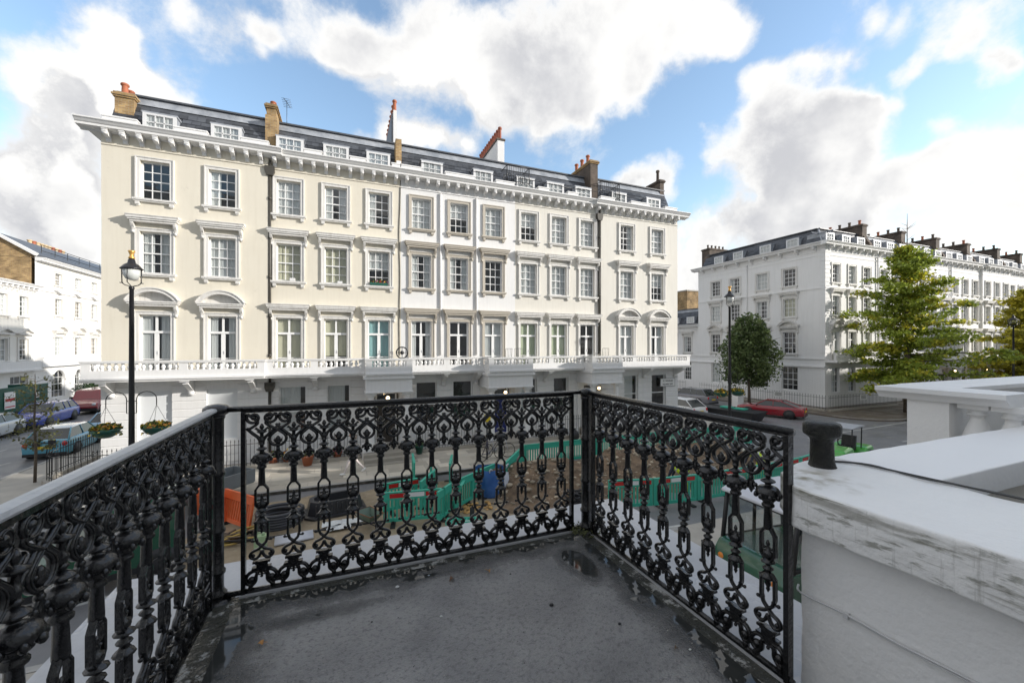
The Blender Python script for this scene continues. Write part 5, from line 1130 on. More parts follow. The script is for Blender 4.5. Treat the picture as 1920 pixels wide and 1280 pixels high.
def car(name,label,cat,loc,rz,L,W,H,paint,body,cab,belt,roofm=None,wr=.31,wx=None,group=None,estate=False,plate=True,extra=None,ground=.18,rails=False,open_glass=None):
    """body: (x,ztop,halfwidth factor) stations front(+x) to rear; cab: x of (windscreen base, roof front, roof rear, rear glass base)"""
    T=thing(name,label,cat,loc,rz,group); w=W/2; m=MB(); st=[]
    wx=wx or (L*.31,-L*.30)
    for x,zt,f in body:
        ww=w*f; zb=ground+.06*(abs(x)>L*.42)
        sec=[(ww*.88,zb),(ww*.97,zb+.08),(ww,zb+.30),(ww,zt-.22 if zt-.22>zb+.31 else zb+.31),(ww*.97,zt-.05),(ww*.90,zt),(0,zt+.015)]
        st.append([(x,y,z) for y,z in sec]+[(x,-y,z) for y,z in sec[-2::-1]])
    n=len(st[0]); vs=[p for s_ in st for p in s_]; fs=[]
    for i in range(len(st)-1):
        for k in range(n-1): fs.append((i*n+k,i*n+k+1,(i+1)*n+k+1,(i+1)*n+k))
    fs+=[tuple(range(n)),tuple((len(st)-1)*n+k for k in range(n))]
    m.add(vs,fs,True); bo=m.mesh('body',paint)
    bo_=ob('body',bo,T); 
    md=bo_.modifiers.new('b','BEVEL'); md.width=.02; md.segments=2; md.limit_method='ANGLE'
    x0,x1,x2,x3=cab; wb,wt=w*.88,w*.70; e=.0
    g=MB(); P=[(x0,wb,belt-.03),(x1,wt,H-.05),(x2,wt,H-.06),(x3,wb,belt-.03)]
    vv=[(x,y,z) for x,y,z in P]+[(x,-y,z) for x,y,z in P]; g.add(vv,[(0,1,2,3),(7,6,5,4),(0,4,5,1),(1,5,6,2),(2,6,7,3)]); ob('windows',g,T,mats=cglass)
    r_=MB(); k=.03; r_.add([(x1+k,-wt-k,H-.07),(x1+k,wt+k,H-.07),((x1+x2)/2,wt+k,H-.045),((x1+x2)/2,-wt-k,H-.045),(x2-k,wt+k,H-.08),(x2-k,-wt-k,H-.08),(x1-.05,-wt*.8,H-.02),(x1-.05,wt*.8,H-.02),((x1+x2)/2,wt*.82,H),((x1+x2)/2,-wt*.82,H),(x2+.05,wt*.8,H-.03),(x2+.05,-wt*.8,H-.03)],
      [(0,1,7,6),(1,2,8,7),(2,4,10,8),(4,5,11,10),(5,3,9,11),(3,0,6,9),(6,7,8,9),(9,8,10,11)],True); ob('roof',r_,T,mats=roofm or paint)
    p=MB()
    for s in (-1,1):
        for (a,b) in ((0,1),(2,3)):
            A=Vector(P[a]);B=Vector(P[b]); p.tube([(A.x,s*A.y,A.z),(B.x,s*B.y,B.z)],.035,5)
        for fx in ((.42,.72) if estate else (.5,)):
            xa=x1+(x2-x1)*fx; p.tube([(xa-.02,s*(wb+.003),belt),(xa,s*(wt+.004),H-.06)],.026,4)
        p.tube([(x0,s*(wb+.005),belt-.02),(x3,s*(wb+.005),belt-.02)],.018,4)
    ob('pillars',p,T,mats=paint)
    for x in wx:
        for s in (-1,1):
            wo_=ob('wheel',cached(('wh',wr),lambda:wheel_mesh(wr)),T,(x,s*(w-.10),wr))
            a=MB(); a.tube([(x+(wr+.045)*math.cos(PI*k/12),s*(w-.015),wr+(wr+.045)*math.sin(PI*k/12)) for k in range(13)],.035,5); a.lathe([(wr+.03,-.02),(wr+.03,.012)],20,M4=Matrix.Translation((x,s*(w-.01),wr))@Matrix.Rotation(R(90),4,'X')); ob('wheel_arch',a,T,mats=plast)
    xf,xr=body[0][0],body[-1][0]; zf=body[1][1]; zr=body[-2][1]
    for s in (-1,1):
        h_=MB(); h_.ball((xf-.10,s*w*.70,zf-.12),.13,8,.9,1.1,.7); ob('headlight',h_,T,mats=headl)
        h_=MB(); h_.ball((xr+.05,s*w*.78,zr-.16),.12,8,.5,.9,1.1); ob('tail_light',h_,T,mats=redl)
        h_=MB(); h_.ball((x0-.25,s*(w+.08),belt+.06),.10,8,.6,1,.75); ob('wing_mirror',h_,T,mats=plast)
        d=MB()
        for xx in ([x1-.1,(x1+x2)/2,x2+.1] if not estate else [x1,(x1+x2)/2,x2+.3]): d.box(xx-.006,xx+.006,s*(w-.0),s*(w+.004),ground+.2,belt-.1)
        ob('door_gap',d,T,mats=plast)
    b=MB(); b.box(xr-.015,xr+.1,-w*.86,w*.86,ground,ground+.14); b.box(xf-.1,xf+.01,-w*.8,w*.8,ground,ground+.12); b.box(xf-.03,xf+.012,-w*.5,w*.5,ground+.22,ground+.36); ob('bumper',b,T,mats=plast)
    if plate:
        b=MB(); b.box(xr-.03,xr-.01,-.26,.26,ground+.34,ground+.46); ob('number_plate',b,T,mats=ylp)
        b=MB(); b.box(xf+.012,xf+.03,-.26,.26,ground+.22,ground+.33); ob('number_plate',b,T,mats=whp)
    if rails:
        for s in (-1,1): b=MB(); b.tube([(x1-.1,s*wt*.95,H+.0),(x1-.2,s*wt*.95,H+.05),(x2+.2,s*wt*.95,H+.05),(x2+.1,s*wt*.95,H)],.018,5); ob('roof_rail',b,T,mats=alloy)
    return T
def paint(n,c,r=.25): return M(n,c,r,coat=.8,spec=.5)
HB=lambda L,zb,zf: [(L/2,.50,.80),(L/2-.05,.68,.88),(L/2-.45,zf,.97),(L*.17,zb,1),(0,zb,1),(-L*.25,zb,1),(-L/2+.35,zb,.98),(-L/2+.08,zb-.06,.93),(-L/2,.55,.88)]
mini=car('parked_car','turquoise blue hatchback with white roof and dark tail stripes parked at left kerb','car',(-13.35,28.1,0),R(93),3.85,1.74,1.42,paint('turquoise_paint',(.085,.30,.40)),HB(3.85,.93,.86),(1.05,.45,-1.15,-1.72),.92,roofm=paint('white_car_roof',(.75,.75,.72)),wr=.31)
b=MB(); b.box(-1.955,-1.93,-.40,-.14,.55,.93); b.box(-1.955,-1.93,.14,.40,.55,.93); b.box(-1.95,-1.93,-.34,.34,.78,.82); ob('stripe',b,mini,mats=plast)
car('parked_car','pale blue car parked ahead of the turquoise hatchback','car',(-13.2,33.2,0),R(91),4.3,1.76,1.45,paint('pale_blue_paint',(.28,.48,.66)),HB(4.3,.92,.84),(1.0,.4,-1.3,-1.95),.9)
car('parked_car','royal blue estate car with roof rails parked before the green hoarding','car',(-19.3,38.2,0),R(-88),4.75,1.84,1.5,paint('royal_blue_paint',(.03,.06,.36)),HB(4.75,.96,.86),(1.05,.35,-1.75,-2.2),.94,estate=True,rails=True,wr=.33)
car('parked_car','silver car cut off by left edge of the photo','car',(-19.4,33.0,0),R(-88),4.5,1.8,1.42,paint('silver_paint',(.55,.57,.58)),HB(4.5,.92,.82),(1.0,.35,-1.3,-2.0),.9)
def VB(L,z): return [(L/2,.55,.85),(L/2-.06,.85,.92),(L/2-.75,1.05,.98),(L/2-1.0,z,1),(0,z,1),(-L/2+.05,z,1),(-L/2,z-.03,.98)]
def van(label,loc,rz,L,W,H,pt,roofm=None,side_glass=True):
    T=thing('van',label,'van',loc,rz); w=W/2
    prof=[(L/2,.30),(L/2+.02,.62),(L/2-.05,.86),(L/2-.75,1.08),(L/2-1.35,H-.08),(L/2-1.55,H),(-L/2+.06,H),(-L/2,H-.1),(-L/2,.30)]
    m=MB(); m.prism(prof,-w,w,'y'); o=ob('body',m,T,mats=pt); md=o.modifiers.new('b','BEVEL'); md.width=.07; md.segments=3; md.limit_method='ANGLE'
    g=MB(); A=Vector((L/2-.80,0,1.12)); B=Vector((L/2-1.33,0,H-.14)); n=Vector((B.z-A.z,0,A.x-B.x)).normalized()*.012
    g.add([(A.x+n.x,-w*.88,A.z+n.z),(A.x+n.x,w*.88,A.z+n.z),(B.x+n.x,w*.82,B.z+n.z),(B.x+n.x,-w*.82,B.z+n.z)],[(0,1,2,3)]); ob('windscreen',g,T,mats=cglass)
    for s in (-1,1):
        g=MB(); g.prism([(L/2-.95,1.08),(L/2-1.40,H-.16),(L/2-2.05,H-.16),(L/2-2.05,1.05)],s*(w+.006),s*(w-.02),'y'); ob('side_window',g,T,mats=cglass)
        g=MB(); g.box(L/2-2.16,L/2-2.15,s*(w+.004),s*(w-.01),.4,H-.1); g.box(-L/2+.1,L/2-2.2,s*(w+.006),s*(w-.01),.5,.56); ob('door_gap',g,T,mats=plast)
        g=MB(); g.ball((L/2-.08,s*w*.75,.80),.15,8,.9,1.0,.8); ob('headlight',g,T,mats=headl)
        g=MB(); g.box(L/2-1.0,L/2-1.18,s*(w+.22),s*(w+.02),1.1,1.35); ob('wing_mirror',g,T,mats=plast)
        for x in (L*.5-.72,-L*.5+.75 if L>3 else -L*.5+.45):
            ob('wheel',cached(('wh',.33),lambda:wheel_mesh(.33)),T,(x,s*(w-.08),.33))
            a=MB(); a.lathe([(.41,-.02),(.41,.010)],20,M4=Matrix.Translation((x,s*(w-.005),.33))@Matrix.Rotation(R(90),4,'X')); ob('wheel_arch',a,T,mats=plast)
    b=MB(); b.box(L/2-.2,L/2+.05,-w*.98,w*.98,.28,.52); b.box(-L/2-.02,L/2,-w-.008,w+.008,.28,.42); ob('bumper',b,T,mats=plast)
    return T
van('dark red van parked beyond the royal blue estate',(-19.2,44.2,0),R(-88),4.4,1.85,1.85,paint('dark_red_paint',(.26,.02,.03)))
dgp=paint('dark_green_paint',(.012,.085,.045))
gv=van('small dark green van with phone number seen through the left railing',(-5.05,12.2,0),R(200),2.6,1.5,1.9,dgp)
for tx,x,z in (('020',.30,.95),('05',-.42,.98)):
    o=ob('lettering',text_mb(tx,.17),gv,(x,.757,z)); o.rotation_euler=(R(90),0,R(180)); o.data.materials.append(whp)
car('parked_car','dark red coupe with yellow plate parked before the corner house railings','car',(30.3,21.6,0),R(114),4.4,1.78,1.3,paint('cherry_paint',(.26,.012,.022)),HB(4.4,.86,.78),(1.0,.25,-.8,-1.9),.84)
car('parked_car','grey brown estate parked nose away by the railings of the lower house','car',(30.0,29.2,0),R(100),4.5,1.8,1.5,paint('grey_brown_paint',(.17,.17,.19)),HB(4.5,.94,.86),(1.0,.35,-1.6,-2.1),.92,estate=True)
car('parked_car','white car whose roof shows just right of the end house','car',(23.9,24.6,0),R(96),4.2,1.75,1.42,paint('white_paint',(.7,.7,.7)),HB(4.2,.9,.82),(1.0,.35,-1.3,-1.95),.88)
# dark skip with green barrier pieces on it
T=thing('skip','long black skip of rubble with green boards on top beside the red coupe','skip',(26.4,22.4,-.15),R(100)); T.scale=(.85,1,.85)
m=MB(); m.prism([(-2.6,.2),(2.6,.2),(3.0,1.0),(-3.0,1.0)],-.9,.9,'y'); ob('hull',m,T,mats=plast)
m=MB(); m.box(-3.05,3.05,-.97,-.88,.95,1.05); m.box(-3.05,3.05,.88,.97,.95,1.05); ob('rim',m,T,mats=plast)
teal=M('teal_barrier_plastic',(.045,.42,.30),.45,(3,.2,(.06,.35,.26))); orp=M('orange_barrier_plastic',(.80,.16,.045),.5,(3,.2))
for x in (-1.7,-.5): m=MB(); m.box(x,x+.9,-.5,.1,1.05,1.15); ob('board',m,T,mats=teal)
# ride-on mower
gm=paint('lime_green_paint',(.07,.42,.05),.35)
T=thing('ride_on_mower','bright green ride on machine with white canopy in the road behind the parapet','mower',(20.6,11.3,0),R(190))
m=MB()
m.prism([(.35,.35),(1.35,.35),(1.5,.6),(1.35,.95),(.5,1.02),(.35,.9)],-.5,.5,'y'); ob('bonnet',m,T,mats=gm).modifiers.new('b','BEVEL').width=.06
m=MB(); m.prism([(-1.5,.35),(-.5,.35),(-.45,.75),(-.7,.92),(-1.35,.92),(-1.6,.6)],-.62,.62,'y'); ob('rear_body',m,T,mats=gm).modifiers.new('b','BEVEL').width=.06
m=MB(); m.box(-.5,.4,-.45,.45,.33,.45); ob('floor_plate',m,T,mats=gm)
m=MB(); m.box(-.5,-.05,-.28,.28,.75,.9); m.prism([(-.55,.8),(-.42,.8),(-.55,1.35),(-.65,1.35)],-.26,.26,'y'); ob('seat',m,T,mats=plast)
m=MB(); m.tube([(.15+.0*k,.18*math.cos(k*PI/6),1.12+.18*math.sin(k*PI/6)) for k in range(12)],.02,5,closed=True); m.tube([(.35,0,.85),(.15,0,1.12)],.02,5); ob('steering_wheel',m,T,mats=plast)
m=MB()
for x in (-.6,.45):
    for s in (-1,1): m.tube([(x,s*.42,.6),(x,s*.45,1.8)],.025,5)
ob('canopy_post',m,T,mats=plast)
m=MB(); m.prism([(-.8,1.8),(.6,1.8),(.65,1.82),(-.1,1.87),(-.8,1.84)],-.5,.5,'y'); ob('canopy',m,T,mats=M('canopy_grey',(.36,.37,.39),.5))
for x,r in ((.95,.30),(-1.05,.38)):
    for s in (-1,1): ob('wheel',cached(('wh',r),lambda:wheel_mesh(r,.26)),T,(x,s*.6,r))
m=MB(); m.tube([(.0,.34*math.cos(k*PI/8),.36+.34*math.sin(k*PI/8)) for k in range(16)],.12,8,closed=True); o=ob('hose_reel',m,mats=orp); o.location=(15.9,9.2,0.0); o.rotation_euler=(0,0,R(35)); tagt(o,'round orange ring leaning behind the squat iron post','ring')
# green cab vehicle under the right railing
T=thing('utility_vehicle','dark green utility vehicle with glazed cab and pale roof below right railing','vehicle',(9.45,5.95,-.12),R(178))
w=.85
m=MB(); m.prism([(-2.0,.45),(1.65,.45),(1.78,.62),(1.80,.95),(1.62,1.22),(-.35,1.16),(-.5,1.0),(-2.0,1.0)],-w,w,'y'); o=ob('body',m,T,mats=dgp); md=o.modifiers.new('b','BEVEL'); md.width=.14; md.segments=4; md.limit_method='ANGLE'
P=[(1.50,1.2),(1.36,2.2),(-.30,2.2),(-.42,1.14)]
m=MB(); m.add([(x,s*w*.93,z) for s in (-1,1) for x,z in P],[(0,1,2,3),(4,5,6,7),(0,1,5,4),(2,3,7,6)]); ob('windows',m,T,mats=glass)
m=MB()
for s in (-1,1):
    m.tube([(1.52,s*w*.95,1.15),(1.38,s*w*.95,2.2)],.05,6); m.tube([(-.42,s*w*.95,1.1),(-.31,s*w*.95,2.2)],.05,6); m.tube([(.55,s*w*.95,1.15),(.52,s*w*.95,2.2)],.04,6)
    m.tube([(1.38,s*w*.95,2.18),(-.31,s*w*.95,2.18)],.045,6); m.tube([(1.5,s*w*.95,1.18),(-.42,s*w*.95,1.13)],.04,6)
m.tube([(1.38,-w*.95,2.18),(1.38,w*.95,2.18)],.045,6); ob('cab_frame',m,T,mats=plast)
m=MB(); m.prism([(1.5,2.2),(1.5,2.26),(1.3,2.33),(-.35,2.33),(-.5,2.25),(-.5,2.2)],-w-.03,w+.03,'y'); o=ob('roof',m,T,mats=M('pale_roof',(.55,.56,.60),.5)); md=o.modifiers.new('b','BEVEL'); md.width=.03; md.segments=2
for s in (-1,1):
    m=MB(); m.ball((1.05,s*(w+.14),1.88),.15,8,.5,.35,1.2); m.tube([(1.3,s*w,2.1),(1.05,s*(w+.14),2.1)],.015,4); ob('wing_mirror',m,T,mats=plast)
    for x in (1.0,-1.35): ob('wheel',cached(('wh',.4),lambda:wheel_mesh(.4,.26)),T,(x,s*(w-.1),.4))
    m=MB(); m.ball((1.76,s*.62,.88),.10,8,.5,1,.8); ob('headlight',m,T,mats=orl)
m=MB(); m.box(-.2,.25,-.3,.25,1.05,1.2); m.box(-.3,-.15,-.3,.25,1.15,1.7); ob('seat',m,T,mats=plast)
o=ob('lettering',text_mb('Ste',.16),T,(-.85,w+.006,.72)); o.rotation_euler=(R(90),0,R(180)); o.data.materials.append(whp)
# ================================================================ road works
mud=M('sandy_mud',(.34,.27,.18),.75,(1.3,.75,(.20,.16,.11)),(22,.9),dirt=((.42,.36,.26),5,.55,.75)); wetness(mud,1.6,.85,.45)
soil=M('clay_soil',(.21,.145,.09),.9,(2.6,.9,(.085,.06,.04)),(16,1.0),dirt=((.34,.25,.17),9,.56,.72))
def terrain(name,x0,x1,y0,y1,fn,mat,step=.12):
    nx=int((x1-x0)/step);ny=int((y1-y0)/step); m=MB(); vs=[];
    for j in range(ny+1):
        for i in range(nx+1): x=x0+(x1-x0)*i/nx;y=y0+(y1-y0)*j/ny; vs.append((x,y,fn(x,y)))
    m.add(vs,[(j*(nx+1)+i,j*(nx+1)+i+1,(j+1)*(nx+1)+i+1,(j+1)*(nx+1)+i) for j in range(ny) for i in range(nx)],True); return ob(name,m,mats=mat)
def edge(x,y,x0,x1,y0,y1,f=.5):
    d=min(x-x0,x1-x,y-y0,y1-y)+.35*noise.noise((x*1.3,y*1.3,3)); return max(0,min(1,d/f))
def fm(x,y): return -.03+.05*edge(x,y,-4.4,5.6,11.2,16.5)+.03*edge(x,y,-4.4,5.6,11.2,16.5)*noise.noise((x*1.7,y*1.7,0))
terrain('mud',-4.8,6,10.9,16.85,fm,mud)['kind']='structure'
def fs_(x,y):
    e=edge(x,y,4.6,18.5,11.4,16.3,1.3); hgt=.85*math.exp(-((y-14.6)/1.5)**2)*(.75+.5*noise.noise((x*.5,y*.4,7)))+.15
    return -.03+e*(hgt+.16*noise.noise((x*1.9,y*1.9,1))+.07*noise.noise((x*5,y*5,2))+.03*noise.noise((x*13,y*13,5)))
md_=terrain('soil_heap',4.4,18.8,11.2,16.6,fs_,soil,.075); md_['kind']='stuff'; tagt(md_,'long heap of dug brown clay along the trench between the green barriers','soil')
rg=random.Random(8); m=MB()
for i in range(900):
    x,y=rg.uniform(4.9,18),rg.uniform(11.6,16); s=.02+.09*rg.random()**3; z=fs_(x,y)
    if z<.02: continue
    m.ball((x,y,z+s*.3),s,5,1+rg.random()*.6,1,.7)
rk=ob('rubble',m,mats=M('rubble',(.36,.30,.22),.8,isl=.5),kind='stuff'); tagt(rk,'stones and lumps of brick scattered over the clay heap','rubble')
m=MB(); m.tube([(-4.5,13.05,.03),(-2,13.12,.035),(1,13.05,.03),(4.6,13.1,.03),(9,12.1,.05),(15,11.6,.05)],.035,6); tagt(ob('trench_edge_line',m,mats=plast),'black tube drawn for the dark recess of the trench edge in the mud','strip')  # dark tube drawn in place of the trench's recessed edge
def barrier(p0,p1,mat,label,stripe=True,z0=.0,tilt=0,wrd='green barriers round the roadworks',topz=1.0,lying=False):
    a=Vector((*p0,0)); b=Vector((*p1,0)); d=b-a; L=d.length; T=thing('works_barrier',label,'barrier',(a.x,a.y,z0),math.atan2(d.y,d.x),wrd)
    if lying: T.rotation_euler=(R(75),0,math.atan2(d.y,d.x))
    elif tilt: T.rotation_euler=(R(tilt),0,math.atan2(d.y,d.x))
    m=MB(); m.box(.02,L-.02,-.03,.03,.80,1.0); m.box(.02,L-.02,-.042,.042,.985,1.01); m.box(.02,L-.02,-.035,.035,.12,.22); m.box(.02,.12,-.03,.03,.22,.8); m.box(L-.12,L-.02,-.03,.03,.22,.8); m.box(.02,L-.02,-.04,.04,.775,.80); ob('frame',m,T,mats=mat)
    n=max(2,int((L-.24)/.115)); sm=cached(('slat',mat.name),lambda:MB().box(-.024,.024,-.02,.02,.22,.78).mesh('slat',mat))
    for k in range(n): ob('slat',sm,T,(.12+(L-.24)*(k+.5)/n,0,0))
    if stripe:
        q=L/4.6
        for k in range(3):
            s=MB(); s.box(.2+k*q*1.3,.2+k*q*1.3+q*1.2,-.036,-.032,.83,.96); ob('reflective_strip',s,T,mats=(redl if k%2==0 else whp))
            s=MB(); s.box(.2+k*q*1.3,.2+k*q*1.3+q*1.2,.032,.036,.83,.96); ob('reflective_strip',s,T,mats=(redl if k%2==0 else whp))
    for x in (.3,L-.3):
        s=MB(); s.box(x-.07,x+.07,-.28,.28,0,.05); s.box(x-.04,x+.04,-.05,.05,.05,.14); ob('foot',s,T,mats=plast)
    return T
def gp(px,py,z=1.0):
    f=(5.4-z)*764/(py-648); r=(px-960)/764; return (round(f*(_s+_c*r),2),round(f*(_c-_s*r),2))
barrier((1.0,12.75),(2.85,12.45),teal,'green barrier with red strips nearest the wheelbarrow')
barrier((1.05,13.55),(2.2,13.75),teal,'green barrier standing just behind the one with red strips')
barrier((2.2,13.3),(3.0,14.6),teal,'plain green barrier set at an angle behind the front ones',stripe=False)
barrier(gp(820,923),gp(846,905),teal,'plain green barrier in the diagonal run, first from the left',stripe=False)
barrier(gp(850,903),gp(888,886),teal,'plain green barrier in the diagonal run before the blue bag',stripe=False)
barrier(gp(889,885),gp(927,869),teal,'plain green barrier behind the blue bag',stripe=False)
barrier((2.35,15.5),(2.5,17.0),teal,'green barrier seen end on, leftmost of three by the kerb',stripe=False); barrier((3.0,15.6),(3.2,16.8),teal,'green barrier seen end on, middle of three by the kerb',stripe=False); barrier((3.55,14.9),(3.95,16.2),teal,'green barrier seen end on, rightmost of three by the kerb',stripe=False)
barrier((3.0,12.9),(3.4,13.7),teal,'green barrier panel tipped over toward the mud',stripe=False,tilt=25)
barrier((2.75,11.9),(3.75,11.6),teal,'low green barrier with red strip lying by the ledge',z0=.3,lying=True)
x=5.5; pts=[gp(946,868),(7.3,16.55),(9.2,16.5),(11.1,16.5),(13.0,16.45),(14.9,16.45),(16.8,16.4),(18.7,16.3),(20.4,15.6)]
nm=['first','second','third','fourth','fifth','sixth','seventh','eighth']
for i,(p,q) in enumerate(zip(pts,pts[1:])): barrier(p,q,teal,'plain green barrier behind clay heap, %s to the right of the blue bag'%nm[i],stripe=False)
pts=[(7.9,11.15),(9.4,10.75),(11.1,10.55),(12.9,10.5),(14.7,10.5),(16.5,10.6),(18.3,10.9)]
for i,(p,q) in enumerate(zip(pts,pts[1:])): barrier(p,q,teal,'green barrier with red and white strips before the clay heap, %s from the left'%nm[i],stripe=True)
pts=[(-4.1,15.2),(-3.15,14.3),(-2.75,13.3)]
barrier((-4.35,15.6),(-3.35,14.6),orp,'far orange plastic barrier behind the green van',stripe=False,wrd='orange barriers',tilt=8); barrier((-3.6,14.9),(-2.6,13.7),orp,'near orange plastic barrier leaning behind the left corner post',stripe=False,wrd='orange barriers',tilt=-10)
# coil of black duct
m=MB(); pts=[]
for k in range(150):
    a=k/150*2*PI*6; lay=k/150*6; rr=.50+.09*(lay%2)+.05*math.sin(lay*3); pts.append((rr*math.cos(a),rr*math.sin(a)*.92,.06+.075*lay))
m.tube(pts,.05,7); tagt(ob('duct_coil',m,loc=(-1.85,13.9,.02),mats=M('black_duct',(.05,.052,.06),.35)),'coil of thick black corrugated duct lying left of the black tub','coil')
# black tub
def tub(m,sc,z0,z1,i):
    pass
m=MB(); oc=lambda w,d,c:[(-w+c,-d),(w-c,-d),(w,-d+c),(w,d-c),(w-c,d),(-w+c,d),(-w,d-c),(-w,-d+c)]
def ring(m,o1,z1,o2,z2): 
    vs=[(x,y,z1) for x,y in o1]+[(x,y,z2) for x,y in o2]; m.add(vs,[(k,(k+1)%8,(k+1)%8+8,k+8) for k in range(8)])
ring(m,oc(.92,.62,.25),0,oc(.92,.62,.25),.06); ring(m,oc(.92,.62,.25),.06,oc(.82,.52,.25),.08); ring(m,oc(.82,.52,.25),.08,oc(.74,.46,.25),.46); ring(m,oc(.74,.46,.25),.46,oc(.62,.34,.2),.46); ring(m,oc(.62,.34,.2),.46,oc(.60,.32,.2),.02)
m.add([(x,y,.02) for x,y in oc(.60,.32,.2)],[tuple(range(8))])
for k in range(9): m.box(-.6+k*.15-.02,-.6+k*.15+.02,-.55,-.48,.08,.42)
tagt(ob('plastic_tub',m,loc=(-.35,14.55,.02),rz=R(8),mats=M('black_tub',(.035,.036,.04),.35)),'large upturned black plastic chamber section with ribbed sides','tub')
# ribbed white boards, canister, papers
T=thing('duct_bundle','bundle of pale grey ribbed ducts lying in front of the black coil','duct',(-1.35,12.55,.03),R(6))
for k in range(7): m=MB(); m.tube([(-.45,k*.075,.04),(.5,k*.075,.04)],.038,7); ob('duct',m,T,mats=M('grey_duct',(.55,.56,.60),.4))
m=MB(); m.box(-.14,.14,-.1,.1,0,.34); m.lathe([(.04,.34),(.04,.40)],8,(.06,0,0)); m.tube([(-.09,0,.34),(-.07,0,.41),(.0,0,.41)],.018,5); o=ob('canister',m,mats=M('pale_green_plastic',(.35,.48,.28),.4)); o.location=(-2.12,12.55,.03); tagt(o,'pale green plastic canister at the end of the grey ducts','canister')
rg=random.Random(2)
for i,(x,y,l) in enumerate(((-.25,13.0,'torn white sheet lying left of the wheelbarrow'),(.15,13.3,'crumpled white sheet just behind the torn one'),(-.4,13.35,'white plastic sheet next to the black tub'))):
    m=MB(); vs=[]; 
    for a in range(5):
        for b_ in range(4): vs.append((a*.16-.3+.04*rg.random(),b_*.13-.2+.04*rg.random(),.02+.06*rg.random()))
    m.add(vs,[(b_*1+a*4,a*4+b_+1,(a+1)*4+b_+1,(a+1)*4+b_) for a in range(4) for b_ in range(3)]); o=ob('plastic_sheet',m,mats=M('white_sheet',(.62,.64,.64),.5)); o.location=(x,y,.03); tagt(o,l,'sheet')
# wheelbarrow
T=thing('wheelbarrow','green wheelbarrow with rusty rim tipped beside the mud','wheelbarrow',(.62,12.75,.03),R(-60)); T.scale=(.8,.8,.8)
m=MB(); P0=[(-.25,-.2,.3),(.25,-.15,.3),(.25,.15,.3),(-.25,.2,.3)]; P1=[(-.45,-.33,.58),(.5,-.28,.58),(.5,.28,.58),(-.45,.33,.58)]
m.add(P0+P1,[(0,1,2,3),(0,1,5,4),(1,2,6,5),(2,3,7,6),(3,0,4,7)]); ob('tray',m,T,mats=M('green_tray',(.12,.17,.13),.5)); m=MB(); m.tube(P1,.015,5,closed=True); m.mi=0; ob('rim',m,T,mats=M('rust',(.35,.13,.05),.8))
m=MB()
for s in (-1,1): m.tube([(.62,s*.05,.2),(-.2,s*.22,.32),(-.95,s*.3,.55)],.018,6); m.tube([(-.3,s*.22,.32),(-.4,s*.24,.0)],.015,5)
ob('frame',m,T,mats=plast); ob('wheel',cached(('wh',.2),lambda:wheel_mesh(.2,.09)),T,(.62,0,.2))
# builder's bag
m=MB(); vs=[]; n=20; rg=random.Random(4)
for j in range(9):
    z=j/8*.95
    for k in range(n):
        a=2*PI*k/n; c,s=math.cos(a),math.sin(a); q=(abs(c)**4+abs(s)**4)**-.25; r=.46*q*(1-.0*z)*(1+.10*math.sin(z*3.2))*(1+.09*noise.noise((c*2,s*2,z*3))); vs.append((r*c,r*s,z*(1+.1*noise.noise((c,s,9)))))
fs=[(j*n+k,j*n+(k+1)%n,(j+1)*n+(k+1)%n,(j+1)*n+k) for j in range(8) for k in range(n)]; m.add(vs,fs,True); m.mi=1; m.add([(.4*math.cos(2*PI*k/n),.4*math.sin(2*PI*k/n),.8+.08*rg.random()) for k in range(n)],[tuple(range(n))])
T=ob('builders_bag',m,loc=(4.85,14.1,.03),rz=R(25),mats=[M('blue_woven_plastic',(.03,.12,.38),.55,(5,.4,(.10,.22,.5)),(14,.8)),soil]); tagt(T,'blue woven bulk bag standing left of the clay heap','bag')
m=MB(); m.add([(.2,-.60,.0),(.58,-.50,.0),(.50,-.46,.75),(.16,-.52,.85)],[(0,1,2,3)]); ob('label_panel',m,T,mats=M('white_woven',(.6,.63,.7),.5))
m=MB(); [m.tube(catmull([(sx*.42,-.42,.9),(sx*.46,-.5,1.06),(sx*.3,-.46,.98)],3),.018,4) for sx in (-1,1)]; ob('loop',m,T,mats=M('white_woven',(.6,.6,.6)))
# yellow and brown rags/cables by the orange barrier
m=MB(); rg=random.Random(31)
for k in range(9):
    p=[(rg.uniform(-.7,.7),rg.uniform(-.45,.45),.05+.12*rg.random()) for _ in range(5)]; m.mi=k%3; m.tube(catmull(p,4),.028,5)
tagt(ob('hose_pile',m,loc=(-3.0,13.3,.02),mats=[M('yellow_hose',(.55,.38,.10),.6),M('brown_hose',(.14,.10,.07),.7),plast]),'tangle of yellow and brown hoses below the orange barrier','hose')
m=MB(); m.tube([(6.3,13.2,.35),(7.9,14.0,.55)],.03,6); tagt(ob('pipe',m,mats=M('pink_pipe',(.55,.25,.17),.6)),'straight pinkish pipe lying on the clay heap','pipe')
m=MB(); rg=random.Random(32)
for k in range(8): p=[(rg.uniform(-.35,.35),rg.uniform(-.3,.3),.05+.45*rg.random()) for _ in range(6)]; m.tube(catmull(p,4),.03,5)
tagt(ob('hose_pile',m,loc=(7.2,11.9,.02),mats=plast),'tangled heap of black pipe just right of the corner post','hose')
m=MB(); rg=random.Random(33)
for k in range(60): m.ball((rg.gauss(0,.28),rg.gauss(0,.2),.03+.05*rg.random()),.03+.05*rg.random(),5,1.3,1,.5)
ob_=ob('sand_pile',m,loc=(3.9,12.9,.0),mats=M('orange_sand',(.50,.30,.11),.9,isl=.3),kind='stuff'); tagt(ob_,'small spill of orange sand in front of the blue bag','sand')
